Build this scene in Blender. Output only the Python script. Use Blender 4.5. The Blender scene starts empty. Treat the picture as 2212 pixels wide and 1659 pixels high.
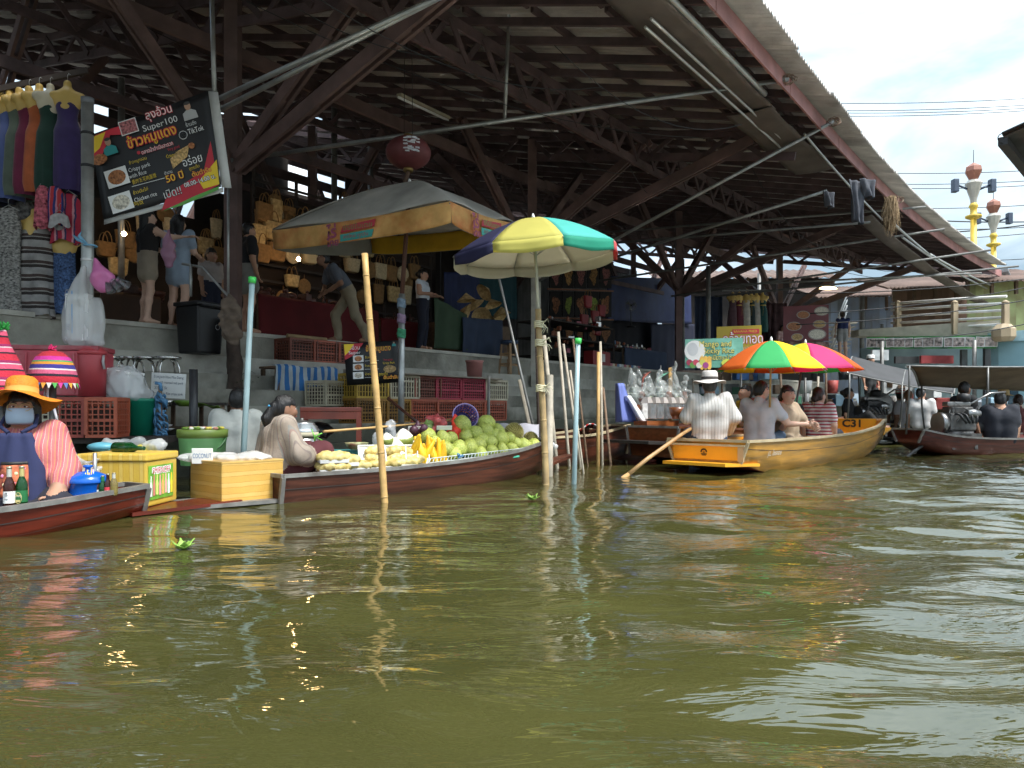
import bpy, bmesh, math, random
import numpy as np
from mathutils import Vector, Matrix, Euler
R = math.radians
random.seed(7); rng = np.random.default_rng(7)
SC = bpy.context.scene
COL = SC.collection
# ------------------------------------------------------------------ camera, sky, sun, exposure
EYE = 0.75
cam_d = bpy.data.cameras.new('camera'); cam = bpy.data.objects.new('camera', cam_d); COL.objects.link(cam)
cam.location = (0, 0, EYE); cam.rotation_euler = (R(90), 0, 0)
cam_d.sensor_width = 36.0; cam_d.lens = 36.0*1600/2212; cam_d.shift_y = 55.5/2212
cam_d.clip_start = 0.05; cam_d.clip_end = 4000
SC.camera = cam
W = bpy.data.worlds.new('World'); SC.world = W; W.use_nodes = True
def build_world():
    nt = W.node_tree; N = nt.nodes; L = nt.links; N.clear()
    out = N.new('ShaderNodeOutputWorld'); bg = N.new('ShaderNodeBackground')
    sky = N.new('ShaderNodeTexSky'); sky.sky_type = 'NISHITA'; sky.sun_disc = False
    sky.sun_elevation = R(58); sky.sun_rotation = R(127); sky.dust_density = 2.0
    tc = N.new('ShaderNodeTexCoord')
    sep = N.new('ShaderNodeSeparateXYZ'); L.new(tc.outputs['Generated'], sep.inputs[0])
    # project direction on a cloud plane so that clouds flatten towards the horizon
    mx = N.new('ShaderNodeMath'); mx.operation = 'MAXIMUM'; L.new(sep.outputs[2], mx.inputs[0]); mx.inputs[1].default_value = 0.0
    ad = N.new('ShaderNodeMath'); ad.operation = 'ADD'; L.new(mx.outputs[0], ad.inputs[0]); ad.inputs[1].default_value = 0.22
    dv = N.new('ShaderNodeVectorMath'); dv.operation = 'DIVIDE'; L.new(tc.outputs['Generated'], dv.inputs[0])
    cb = N.new('ShaderNodeCombineXYZ'); [L.new(ad.outputs[0], cb.inputs[i]) for i in range(3)]
    L.new(cb.outputs[0], dv.inputs[1])
    n1 = N.new('ShaderNodeTexNoise'); n1.inputs['Scale'].default_value = 1.6; n1.inputs['Detail'].default_value = 9; n1.inputs['Roughness'].default_value = .55
    n1.inputs['Distortion'].default_value = .35
    of = N.new('ShaderNodeVectorMath'); of.operation = 'ADD'; of.inputs[1].default_value = (9.2, 4.4, 5.0); L.new(dv.outputs[0], of.inputs[0])
    L.new(of.outputs[0], n1.inputs['Vector'])
    r1 = N.new('ShaderNodeValToRGB'); e = r1.color_ramp.elements
    e[0].position = .40; e[0].color = (.19, .26, .32, 1); e[1].position = .74; e[1].color = (1.0, 1.0, .99, 1)
    m = e.new(.56); m.color = (.34, .41, .46, 1)
    L.new(n1.outputs[0], r1.inputs[0])
    n2 = N.new('ShaderNodeTexNoise'); n2.inputs['Scale'].default_value = .9; n2.inputs['Detail'].default_value = 5
    L.new(dv.outputs[0], n2.inputs['Vector'])
    r2 = N.new('ShaderNodeValToRGB'); r2.color_ramp.elements[0].position = .36; r2.color_ramp.elements[1].position = .52
    L.new(n2.outputs[0], r2.inputs[0])
    sk = N.new('ShaderNodeMix'); sk.data_type = 'RGBA'; sk.blend_type = 'MULTIPLY'; sk.inputs[0].default_value = 1
    L.new(sky.outputs[0], sk.inputs[6]); sk.inputs[7].default_value = (.10, .10, .10, 1)
    mixc = N.new('ShaderNodeMix'); mixc.data_type = 'RGBA'
    mr = N.new('ShaderNodeMapRange'); mr.inputs[3].default_value = .62; mr.inputs[4].default_value = 1.0
    L.new(r2.outputs[0], mr.inputs[0]); L.new(mr.outputs[0], mixc.inputs[0]); L.new(sk.outputs[2], mixc.inputs[6]); L.new(r1.outputs[0], mixc.inputs[7])
    g = N.new('ShaderNodeMapRange'); g.inputs[1].default_value = 0; g.inputs[2].default_value = 1; g.inputs[3].default_value = .40; g.inputs[4].default_value = 1.55; L.new(mx.outputs[0], g.inputs[0])   # overcast sky: brighter towards the zenith
    gm = N.new('ShaderNodeVectorMath'); gm.operation = 'SCALE'; L.new(mixc.outputs[2], gm.inputs[0]); L.new(g.outputs[0], gm.inputs['Scale'])
    L.new(gm.outputs[0], bg.inputs[0]); bg.inputs[1].default_value = 1.3
    L.new(bg.outputs[0], out.inputs[0])
build_world()
sun_d = bpy.data.lights.new('sun', 'SUN'); sun = bpy.data.objects.new('sun', sun_d); COL.objects.link(sun)
sun_d.energy = 1.75; sun_d.angle = R(14); sun_d.color = (1, .98, .94)
_sd = Vector((.80*math.cos(R(58)), -.60*math.cos(R(58)), math.sin(R(58))))      # towards the sun: the open canal side
sun.rotation_euler = _sd.to_track_quat('Z', 'Y').to_euler(); sun.location = (20, -15, 30)
VS = SC.view_settings; VS.view_transform = 'Standard'; VS.look = 'None'; VS.gamma = 1.0; VS.exposure = 1.75; VS.use_curve_mapping = False
SC.cycles.max_bounces = 8; SC.cycles.diffuse_bounces = 5; SC.cycles.glossy_bounces = 3; SC.cycles.use_adaptive_sampling = True; SC.cycles.adaptive_threshold = .03; SC.cycles.transmission_bounces = 6; SC.cycles.transparent_max_bounces = 10
SC.cycles.sample_clamp_indirect = 6; SC.cycles.caustics_reflective = True; SC.cycles.blur_glossy = .2; SC.cycles.caustics_refractive = False
SC.cycles.use_denoising = True

# ------------------------------------------------------------------ helpers
def P(px, py, Y):                                  # a point of the place from its bearing in the photo and its depth in metres
    return Vector(((px-1106)/1600*Y, Y, EYE+(885-py)/1600*Y))
def PW(px, z, Y): return Vector(((px-1106)/1600*Y, Y, z))
def _curve():
    pts = {}; ds = .25; s = 0.0; p = Vector((2.5, 9.1)); a = R(37.05)
    pts[0] = (p.copy(), a)
    q = p.copy()
    for i in range(1, 200):
        s = i*ds; aa = R(37.05+max(0, s-5)*.45); q = q+Vector((math.sin(aa), math.cos(aa)))*ds; pts[i] = (q.copy(), aa)
    q = p.copy()
    for i in range(1, 200): q = q-Vector((math.sin(a), math.cos(a)))*ds; pts[-i] = (q.copy(), a)
    return pts
CUR = _curve()
def bank(s, t, z=0.0):                             # s along the eave, t inland from the eave
    i = math.floor(s/.25); f = s/.25-i
    (p0, a0), (p1, a1) = CUR[i], CUR[i+1]
    p = p0.lerp(p1, f); a = a0+(a1-a0)*f
    return Vector((p.x-math.cos(a)*t, p.y+math.sin(a)*t, z))
def heading(s): return CUR[math.floor(s/.25)][1]
_mats = {}
def mat(name, col=(.5, .5, .5), rough=.6, metal=0., var=.15, scale=5., bump=0., bscale=30., dirt=0., dirtcol=(.05, .04, .03), spec=.5,
        emit=0., trans=0., alpha=1., sheen=0., stretch=(1, 1, 1), hue=None, dscale=None, coat=0., sss=0., transl=0.):
    if name in _mats: return _mats[name]
    m = bpy.data.materials.new(name); m.use_nodes = True; nt = m.node_tree; N = nt.nodes; L = nt.links
    b = N['Principled BSDF']; _mats[name] = m
    b.inputs['Roughness'].default_value = rough; b.inputs['Metallic'].default_value = metal
    b.inputs['Specular IOR Level'].default_value = spec
    if trans: b.inputs['Transmission Weight'].default_value = trans
    if alpha < 1: b.inputs['Alpha'].default_value = alpha
    if coat: b.inputs['Coat Weight'].default_value = coat; b.inputs['Coat Roughness'].default_value = .12
    if sheen: b.inputs['Sheen Weight'].default_value = sheen
    if sss: b.inputs['Subsurface Weight'].default_value = sss; b.inputs['Subsurface Radius'].default_value = (.02, .01, .005)
    tc = N.new('ShaderNodeTexCoord'); mp = N.new('ShaderNodeMapping'); mp.inputs['Scale'].default_value = stretch
    L.new(tc.outputs['Object'], mp.inputs[0])
    oi = N.new('ShaderNodeObjectInfo'); va = N.new('ShaderNodeVectorMath'); va.operation = 'ADD'
    sc_ = N.new('ShaderNodeMath'); sc_.operation = 'MULTIPLY'; sc_.inputs[1].default_value = 37.0; L.new(oi.outputs['Random'], sc_.inputs[0])
    L.new(mp.outputs[0], va.inputs[0]); L.new(sc_.outputs[0], va.inputs[1])
    n = N.new('ShaderNodeTexNoise'); n.inputs['Scale'].default_value = scale; n.inputs['Detail'].default_value = 5; L.new(va.outputs[0], n.inputs['Vector'])
    rp = N.new('ShaderNodeValToRGB'); c = np.array(col[:3]); h = np.array(hue) if hue is not None else c
    e = rp.color_ramp.elements; e[0].position = .28; e[1].position = .72
    e[0].color = (*np.clip(c*(1-var), 0, 1), 1); e[1].color = (*np.clip(h*(1+var*.7), 0, 1), 1)
    L.new(n.outputs[0], rp.inputs[0]); cur = rp.outputs[0]
    if dirt:
        n2 = N.new('ShaderNodeTexNoise'); n2.inputs['Scale'].default_value = dscale or scale*.35; n2.inputs['Detail'].default_value = 7; n2.inputs['Roughness'].default_value = .65
        L.new(va.outputs[0], n2.inputs['Vector'])
        r2 = N.new('ShaderNodeValToRGB'); r2.color_ramp.elements[0].position = .45; r2.color_ramp.elements[1].position = .72
        L.new(n2.outputs[0], r2.inputs[0]); ml = N.new('ShaderNodeMath'); ml.operation = 'MULTIPLY'; ml.inputs[1].default_value = dirt; L.new(r2.outputs[0], ml.inputs[0])
        mx = N.new('ShaderNodeMix'); mx.data_type = 'RGBA'; L.new(ml.outputs[0], mx.inputs[0]); L.new(cur, mx.inputs[6]); mx.inputs[7].default_value = (*dirtcol, 1); cur = mx.outputs[2]
    vr = N.new('ShaderNodeMapRange'); vr.inputs[3].default_value = .86; vr.inputs[4].default_value = 1.14; L.new(oi.outputs['Random'], vr.inputs[0])
    sv = N.new('ShaderNodeVectorMath'); sv.operation = 'SCALE'; L.new(cur, sv.inputs[0]); L.new(vr.outputs[0], sv.inputs['Scale']); cur = sv.outputs[0]
    L.new(cur, b.inputs['Base Color'])
    if emit: L.new(cur, b.inputs['Emission Color']); b.inputs['Emission Strength'].default_value = emit
    if bump:
        n3 = N.new('ShaderNodeTexNoise'); n3.inputs['Scale'].default_value = bscale; n3.inputs['Detail'].default_value = 4; L.new(va.outputs[0], n3.inputs['Vector'])
        bp = N.new('ShaderNodeBump'); bp.inputs['Strength'].default_value = min(1, bump); bp.inputs['Distance'].default_value = .01*max(1, bump); L.new(n3.outputs[0], bp.inputs['Height']); L.new(bp.outputs[0], b.inputs['Normal'])
    if transl:
        tr = N.new('ShaderNodeBsdfTranslucent'); L.new(cur, tr.inputs[0]); ms = N.new('ShaderNodeMixShader'); ms.inputs[0].default_value = transl
        L.new(b.outputs[0], ms.inputs[1]); L.new(tr.outputs[0], ms.inputs[2]); L.new(ms.outputs[0], N['Material Output'].inputs[0])
    return m
def stripe_mat(name, cols, width, axis='X', rough=.8, var=.08, warp=.0, bump=.0, sharp=True, transl=0.):
    """bands of colour along one object axis; cols = [(colour, share)], width = one repeat in metres"""
    if name in _mats: return _mats[name]
    m = mat(name, cols[0][0], rough, var=var, bump=bump, bscale=60, transl=transl); nt = m.node_tree; N = nt.nodes; L = nt.links
    b = N['Principled BSDF']; tc = N.new('ShaderNodeTexCoord'); src = tc.outputs['Object']
    if warp:
        nz = N.new('ShaderNodeTexNoise'); nz.inputs['Scale'].default_value = 7; L.new(src, nz.inputs['Vector'])
        sb = N.new('ShaderNodeVectorMath'); sb.operation = 'SUBTRACT'; L.new(nz.outputs['Color'], sb.inputs[0]); sb.inputs[1].default_value = (.5, .5, .5)
        sl = N.new('ShaderNodeVectorMath'); sl.operation = 'SCALE'; L.new(sb.outputs[0], sl.inputs[0]); sl.inputs['Scale'].default_value = warp
        aa = N.new('ShaderNodeVectorMath'); L.new(src, aa.inputs[0]); L.new(sl.outputs[0], aa.inputs[1]); src = aa.outputs[0]
    sp = N.new('ShaderNodeSeparateXYZ'); L.new(src, sp.inputs[0])
    dv = N.new('ShaderNodeMath'); dv.operation = 'DIVIDE'; L.new(sp.outputs['XYZ'.index(axis)], dv.inputs[0]); dv.inputs[1].default_value = width
    fr = N.new('ShaderNodeMath'); fr.operation = 'FRACT'; L.new(dv.outputs[0], fr.inputs[0])
    rp = N.new('ShaderNodeValToRGB'); rp.color_ramp.interpolation = 'CONSTANT' if sharp else 'LINEAR'; e = rp.color_ramp.elements; tot = sum(c[1] for c in cols); acc = 0
    for i, (c, w) in enumerate(cols):
        el = e[i] if i < 2 else e.new(acc/tot)
        el.position = acc/tot; el.color = (*c[:3], 1); acc += w
    if len(cols) == 1: e[1].color = (*cols[0][0], 1)
    L.new(fr.outputs[0], rp.inputs[0])
    old = b.inputs['Base Color'].links[0].from_socket
    bw = N.new('ShaderNodeRGBToBW'); L.new(old, bw.inputs[0])
    lum = float(np.dot(np.array(cols[0][0][:3]), [.2126, .7152, .0722]))+1e-4
    dm = N.new('ShaderNodeMath'); dm.operation = 'DIVIDE'; L.new(bw.outputs[0], dm.inputs[0]); dm.inputs[1].default_value = lum
    mu = N.new('ShaderNodeMix'); mu.data_type = 'RGBA'; mu.blend_type = 'MULTIPLY'; mu.inputs[0].default_value = 1
    L.new(rp.outputs[0], mu.inputs[6]); L.new(dm.outputs[0], mu.inputs[7]); L.new(mu.outputs[2], b.inputs['Base Color'])
    if transl:
        for nd in N:
            if nd.type == 'BSDF_TRANSLUCENT': L.new(mu.outputs[2], nd.inputs[0])
    return m
def tag(o, label=None, cat=None, group=None, kind=None):
    if label: o['label'] = label
    if cat: o['category'] = cat
    if group: o['group'] = group
    if kind: o['kind'] = kind
    return o
def empty(name, loc=(0, 0, 0), rz=0., label=None, cat=None, group=None):
    o = bpy.data.objects.new(name, None); COL.objects.link(o); o.location = loc; o.rotation_euler = (0, 0, rz); o.empty_display_size = .1
    return tag(o, label, cat, group)
def copy_tree(o, parent=None):
    c = o.copy(); COL.objects.link(c); c.parent = parent
    for ch in list(o.children): copy_tree(ch, c)
    return c
def frame(z, x=None):
    z = Vector(z).normalized(); x = Vector(x) if x is not None else Vector((0, 0, 1))
    y = z.cross(x)
    if y.length < 1e-5: x = Vector((1, 0, 0)); y = z.cross(x)
    y.normalize(); x = y.cross(z).normalized()
    return x, y, z
class M:
    """collects shapes for one mesh"""
    def __init__(s): s.v = []; s.f = []; s.mi = []; s.sm = []
    def add(s, vs, fs, mi=0, smooth=False):
        o = len(s.v); s.v += [tuple(v) for v in vs]
        for f in fs: s.f.append([i+o for i in f]); s.mi.append(mi); s.sm.append(smooth)
        return s
    def box(s, c, d, rz=0., mi=0, top=1., rot=None, bev=0.):
        c = Vector(c); x, y, z = d[0]/2, d[1]/2, d[2]/2
        Q = rot if rot is not None else Matrix.Rotation(rz, 3, 'Z')
        if bev:
            b = min(bev, x*.9, y*.9, z*.9); vs = []; fs = []
            bm = bmesh.new(); bmesh.ops.create_cube(bm, size=1)
            for v in bm.verts: v.co = Vector((v.co.x*2*x*(top if v.co.z > 0 else 1), v.co.y*2*y*(top if v.co.z > 0 else 1), v.co.z*2*z))
            bmesh.ops.bevel(bm, geom=bm.edges[:], offset=b, segments=2, profile=.6, affect='EDGES')
            vs = [Q @ v.co+c for v in bm.verts]; fs = [[v.index for v in f.verts] for f in bm.faces]; bm.free()
            return s.add(vs, fs, mi, False)
        vs = [Vector((sx*x*(top if sz > 0 else 1), sy*y*(top if sz > 0 else 1), sz*z)) for sz in (-1, 1) for sx, sy in ((-1, -1), (1, -1), (1, 1), (-1, 1))]
        return s.add([Q @ v+c for v in vs], [(3, 2, 1, 0), (4, 5, 6, 7), (0, 1, 5, 4), (1, 2, 6, 5), (2, 3, 7, 6), (3, 0, 4, 7)], mi)
    def beam(s, p0, p1, w, h, mi=0, up=(0, 0, 1)):
        p0, p1 = Vector(p0), Vector(p1); d = p1-p0; x, y, z = frame(d, up)
        vs = [p+y*(a*w/2)+x*(b*h/2) for p in (p0, p1) for a, b in ((-1, -1), (1, -1), (1, 1), (-1, 1))]
        return s.add(vs, [(0, 1, 2, 3), (7, 6, 5, 4), (1, 0, 4, 5), (2, 1, 5, 6), (3, 2, 6, 7), (0, 3, 7, 4)], mi)
    def tube(s, path, r, n=8, mi=0, caps=True, smooth=True, up=None):
        path = [Vector(p) for p in path]; k = len(path); rs = r if isinstance(r, (list, tuple)) else [r]*k
        vs = []; fs = []; px = up
        for i, p in enumerate(path):
            d = (path[min(i+1, k-1)]-path[max(i-1, 0)])
            x, y, z = frame(d, px); px = x
            for j in range(n):
                a = 2*math.pi*j/n; vs.append(p+(x*math.cos(a)+y*math.sin(a))*rs[i])
        for i in range(k-1):
            for j in range(n): a = i*n+j; b = i*n+(j+1) % n; fs.append((a, b, b+n, a+n))
        s.add(vs, fs, mi, smooth)
        if caps:
            o = len(s.v)-len(vs); s.f.append([o+j for j in range(n)][::-1]); s.mi.append(mi); s.sm.append(False)
            s.f.append([o+(k-1)*n+j for j in range(n)]); s.mi.append(mi); s.sm.append(False)
        return s
    def lathe(s, prof, n=16, c=(0, 0, 0), mi=0, rot=None, smooth=True, caps=True, ry=1., mis=None):
        c = Vector(c); Q = rot if rot is not None else Matrix.Identity(3); vs = []; fs = []
        for r, z in prof:
            for j in range(n): a = 2*math.pi*j/n; vs.append(Q @ Vector((r*math.cos(a), ry*r*math.sin(a), z))+c)
        o = len(s.v); s.v += [tuple(v) for v in vs]
        for i in range(len(prof)-1):
            for j in range(n):
                a = o+i*n+j; b = o+i*n+(j+1) % n; s.f.append([a, b, b+n, a+n]); s.mi.append(mis[i] if mis else mi); s.sm.append(smooth)
        if caps:
            if prof[0][0] > 1e-4: s.f.append([o+j for j in range(n)][::-1]); s.mi.append(mis[0] if mis else mi); s.sm.append(False)
            if prof[-1][0] > 1e-4: s.f.append([o+(len(prof)-1)*n+j for j in range(n)]); s.mi.append(mis[-1] if mis else mi); s.sm.append(False)
        return s
    def ball(s, c, r, n=12, m=8, mi=0, rot=None):
        r = (r, r, r) if not isinstance(r, (tuple, list)) else r; c = Vector(c); Q = rot if rot is not None else Matrix.Identity(3)
        prof = [(math.sin(math.pi*i/m), -math.cos(math.pi*i/m)) for i in range(m+1)]
        t = M().lathe(prof, n, mi=mi, caps=False)
        return s.add([Q @ Vector((v[0]*r[0], v[1]*r[1], v[2]*r[2]))+c for v in t.v], t.f, mi, True)
    def grid(s, fn, nu, nv, mi=0, smooth=True, thick=0., wrap=False):
        vs = [Vector(fn(i/nu, j/nv)) for j in range(nv+1) for i in range(nu+1)]; w = nu+1
        fs = [(j*w+i, j*w+i+1, (j+1)*w+i+1, (j+1)*w+i) for j in range(nv) for i in range(nu)]
        if thick:
            nr = [Vector() for _ in vs]
            for f in fs:
                a, b, c = vs[f[0]], vs[f[1]], vs[f[3]]; q = (b-a).cross(c-a)
                for i in f: nr[i] += q
            k = len(vs); vs = vs+[v-n.normalized()*thick if n.length > 1e-12 else v.copy() for v, n in zip(vs, nr)]
            fs = fs+[tuple(i+k for i in f[::-1]) for f in fs[:]]
            ring = [i for i in range(nu)]+[nu+j*w for j in range(nv)]+[nv*w+nu-i for i in range(nu)]+[(nv-j)*w for j in range(nv)]
            for a, b in zip(ring, ring[1:]+ring[:1]): fs.append((b, a, a+k, b+k))
        return s.add(vs, fs, mi, smooth)
    def prism(s, pts, ax, mi=0):
        """closed outline pts (3D, planar) pushed along vector ax"""
        pts = [Vector(p) for p in pts]; k = len(pts); ax = Vector(ax)
        return s.add(pts+[p+ax for p in pts], [list(range(k))[::-1], [i+k for i in range(k)]]+[(i, (i+1) % k, (i+1) % k+k, i+k) for i in range(k)], mi)
    def merge(s, o, mat4=None, off=0):
        vs = [Vector(v) for v in o.v]
        if mat4 is not None: vs = [mat4 @ v for v in vs]
        b = len(s.v); s.v += [tuple(v) for v in vs]
        s.f += [[i+b for i in f] for f in o.f]; s.mi += [i+off for i in o.mi]; s.sm += o.sm
        return s
    def mesh(s, name, mats):
        me = bpy.data.meshes.new(name); me.from_pydata(s.v, [], s.f)
        for m in (mats if isinstance(mats, (list, tuple)) else [mats]): me.materials.append(m)
        me.polygons.foreach_set('material_index', s.mi); me.polygons.foreach_set('use_smooth', s.sm); me.update(); return me
    def build(s, name, mats, parent=None, loc=None, rz=None):
        o = bpy.data.objects.new(name, s.mesh(name, mats)); COL.objects.link(o)
        if loc is not None: o.location = loc
        if rz is not None: o.rotation_euler = (0, 0, rz)
        if parent is not None: o.parent = parent
        return o
def local(parent):                                   # world -> parent's space for children built in world coordinates
    return Matrix.LocRotScale(parent.location, parent.rotation_euler, parent.scale).inverted()
def W2(o, parent):                                   # parent o (built in world coordinates) under parent, keeping its place
    o.parent = parent; o.matrix_parent_inverse = local(parent); return o
def inst(me, name, parent=None, loc=(0, 0, 0), rot=(0, 0, 0), scale=(1, 1, 1)):
    o = bpy.data.objects.new(name, me); COL.objects.link(o); o.location = loc; o.rotation_euler = rot; o.scale = scale
    if parent is not None: o.parent = parent
    return o
_tcache = {}
def text_mesh(txt, size=.1, off=0., bold=0., align='CENTER'):
    cu = bpy.data.curves.new('lettering', 'FONT'); cu.body = txt; cu.size = size; cu.align_x = align; cu.align_y = 'CENTER'
    cu.offset = off; cu.resolution_u = 3
    ob = bpy.data.objects.new('lettering', cu); me = bpy.data.meshes.new_from_object(ob)
    bpy.data.objects.remove(ob); bpy.data.curves.remove(cu); return me
def lettering(txt, size, m, parent, xform, off=0., align='CENTER', name='lettering', width=None, sx=1.):
    """flat print on a surface: xform = matrix taking (x right, y up, z out of the surface) to the parent's space"""
    me = text_mesh(txt, size, off, align=align)
    if not len(me.vertices): return None
    if width:
        xs = [v.co.x for v in me.vertices]; k = width/max(1e-6, max(xs)-min(xs)); sx = k
    me.transform(Matrix.Diagonal((sx, 1, 1, 1))); me.transform(xform); me.materials.clear(); me.materials.append(m)
    o = bpy.data.objects.new(name, me); COL.objects.link(o)
    if parent is not None: o.parent = parent
    return o
def plane_frame(o, right, up):                       # matrix for a flat surface: origin, unit right, unit up
    r = Vector(right).normalized(); n = r.cross(Vector(up)).normalized(); u = n.cross(r)
    m = Matrix.Identity(4)
    for i in range(3): m[i][0] = r[i]; m[i][1] = u[i]; m[i][2] = n[i]; m[i][3] = Vector(o)[i]
    return m
def T(x, y, z=0, a=0.): return Matrix.Translation((x, y, z)) @ Matrix.Rotation(a, 4, 'Z')
# ------------------------------------------------------------------ bodies from distance fields
def cone(a, b, ra, rb, lab=0): return ('c', np.array(a, float), np.array(b, float), ra, rb, lab)
def ell(c, r, lab=0, rot=None): return ('e', np.array(c, float), np.array(r, float), rot, None, lab)
def _d(p, X):
    if p[0] == 'c':
        a, b, ra, rb = p[1:5]; ab = b-a; q = X-a; L2 = float(ab@ab)+1e-12
        h = np.clip((q@ab)/L2, 0, 1); return np.linalg.norm(q-h[..., None]*ab, axis=-1)-(ra+(rb-ra)*h)
    q = X-p[1]
    if p[3] is not None: q = q@np.array(p[3])
    k = np.linalg.norm(q/p[2], axis=-1); k2 = np.linalg.norm(q/(p[2]**2), axis=-1)+1e-9
    return k*(k-1)/k2
def field(prims, res, k=.03, cut=None, fold=None, pad=.04):
    lo = np.min([np.minimum(p[1], p[2] if p[0] == 'c' else p[1])-(max(p[3], p[4]) if p[0] == 'c' else np.max(p[2])) for p in prims], axis=0)-pad
    hi = np.max([np.maximum(p[1], p[2] if p[0] == 'c' else p[1])+(max(p[3], p[4]) if p[0] == 'c' else np.max(p[2])) for p in prims], axis=0)+pad
    n = np.maximum(4, np.ceil((hi-lo)/res).astype(int)+1)
    ax = [lo[i]+res*np.arange(n[i]) for i in range(3)]
    X = np.stack(np.meshgrid(*ax, indexing='ij'), -1).astype(np.float64)
    d = np.full(X.shape[:3], .5); mg = k+.05+res
    for p in prims:
        R_ = max(p[3], p[4]) if p[0] == 'c' else float(np.max(p[2])); q0 = np.minimum(p[1], p[2]) if p[0] == 'c' else p[1]; q1 = np.maximum(p[1], p[2]) if p[0] == 'c' else p[1]
        i0 = np.maximum(0, np.floor((q0-R_-mg-lo)/res).astype(int)); i1 = np.minimum(n, np.ceil((q1+R_+mg-lo)/res).astype(int)+1)
        sl = tuple(slice(a_, b_) for a_, b_ in zip(i0, i1)); e = _d(p, X[sl]); dd = d[sl]; h = np.maximum(k-np.abs(dd-e), 0)/k; d[sl] = np.minimum(dd, e)-h*h*k*.25
    if fold is not None: d = d+fold(X)
    if cut is not None: d = np.maximum(d, cut(X))
    return d, lo, res
_ED = [((0,0,0),(1,0,0)),((0,1,0),(1,1,0)),((0,0,1),(1,0,1)),((0,1,1),(1,1,1)),((0,0,0),(0,1,0)),((1,0,0),(1,1,0)),((0,0,1),(0,1,1)),((1,0,1),(1,1,1)),((0,0,0),(0,0,1)),((1,0,0),(1,0,1)),((0,1,0),(0,1,1)),((1,1,0),(1,1,1))]
def nets(d, lo, res):
    s = d < 0; nx, ny, nz = d.shape
    def C(o, A): return A[o[0]:nx-1+o[0], o[1]:ny-1+o[1], o[2]:nz-1+o[2]]
    acc = np.zeros((nx-1, ny-1, nz-1, 3)); cnt = np.zeros((nx-1, ny-1, nz-1))
    for a, b in _ED:
        va, vb = C(a, d), C(b, d); cr = C(a, s) != C(b, s)
        t = np.where(cr, va/(va-vb+1e-20), 0)
        for i in range(3): acc[..., i] += np.where(cr, a[i]+t*(b[i]-a[i]), 0)
        cnt += cr
    mk = cnt > 0; idx = -np.ones(mk.shape, int); idx[mk] = np.arange(mk.sum())
    ijk = np.argwhere(mk); V = (ijk+acc[mk]/cnt[mk][:, None])*res+lo; Fs = []
    for ax in range(3):
        o1, o2 = [(1, 2), (2, 0), (0, 1)][ax]
        e = [0, 0, 0]; e[ax] = 1
        sl0 = tuple(slice(0, d.shape[i]-e[i]) for i in range(3)); sl1 = tuple(slice(e[i], None) for i in range(3))
        ch = s[sl0] != s[sl1]; q = np.argwhere(ch)
        q = q[(q[:, o1] > 0) & (q[:, o2] > 0) & (q[:, o1] < d.shape[o1]-1) & (q[:, o2] < d.shape[o2]-1)]
        if not len(q): continue
        def cell(da, db):
            c = q.copy(); c[:, o1] -= da; c[:, o2] -= db; return idx[c[:, 0], c[:, 1], c[:, 2]]
        f = np.stack([cell(1, 1), cell(0, 1), cell(0, 0), cell(1, 0)], 1)
        ins = s[q[:, 0], q[:, 1], q[:, 2]]; f[~ins] = f[~ins][:, ::-1]; Fs.append(f)
    return V, np.concatenate(Fs)
def sdf_mesh(name, prims, res, mats, k=.03, cut=None, fold=None, labelfn=None):
    d, lo, r = field(prims, res, k, cut, fold); V, Fc = nets(d, lo, r)
    me = bpy.data.meshes.new(name); me.from_pydata(V.tolist(), [], Fc.tolist())
    for m in mats: me.materials.append(m)
    if len(mats) > 1:
        cen = V[Fc].mean(1); best = None; lab = None
        for p in prims:
            e = _d(p, cen)
            if best is None: best = e.copy(); lab = np.full(len(cen), p[5])
            else: m = e < best; best[m] = e[m]; lab[m] = p[5]
        if labelfn is not None: lab = labelfn(cen, lab)
        me.polygons.foreach_set('material_index', lab.astype(np.int32))
    me.polygons.foreach_set('use_smooth', np.ones(len(Fc), bool)); me.update(); return me
def folds(amp, f=14., seed=0, stretch=(1, 1, .5)):
    q = np.random.default_rng(seed); A = q.normal(size=(6, 3))*f*np.array(stretch); ph = q.uniform(0, 6.3, 6)
    def fn(X):
        out = 0
        for i in range(6): out = out+np.sin(X@A[i]+ph[i]+1.3*np.sin(X@A[(i+2) % 6]*.6+ph[i]*2))
        return out*amp/2.4
    return fn
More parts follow.
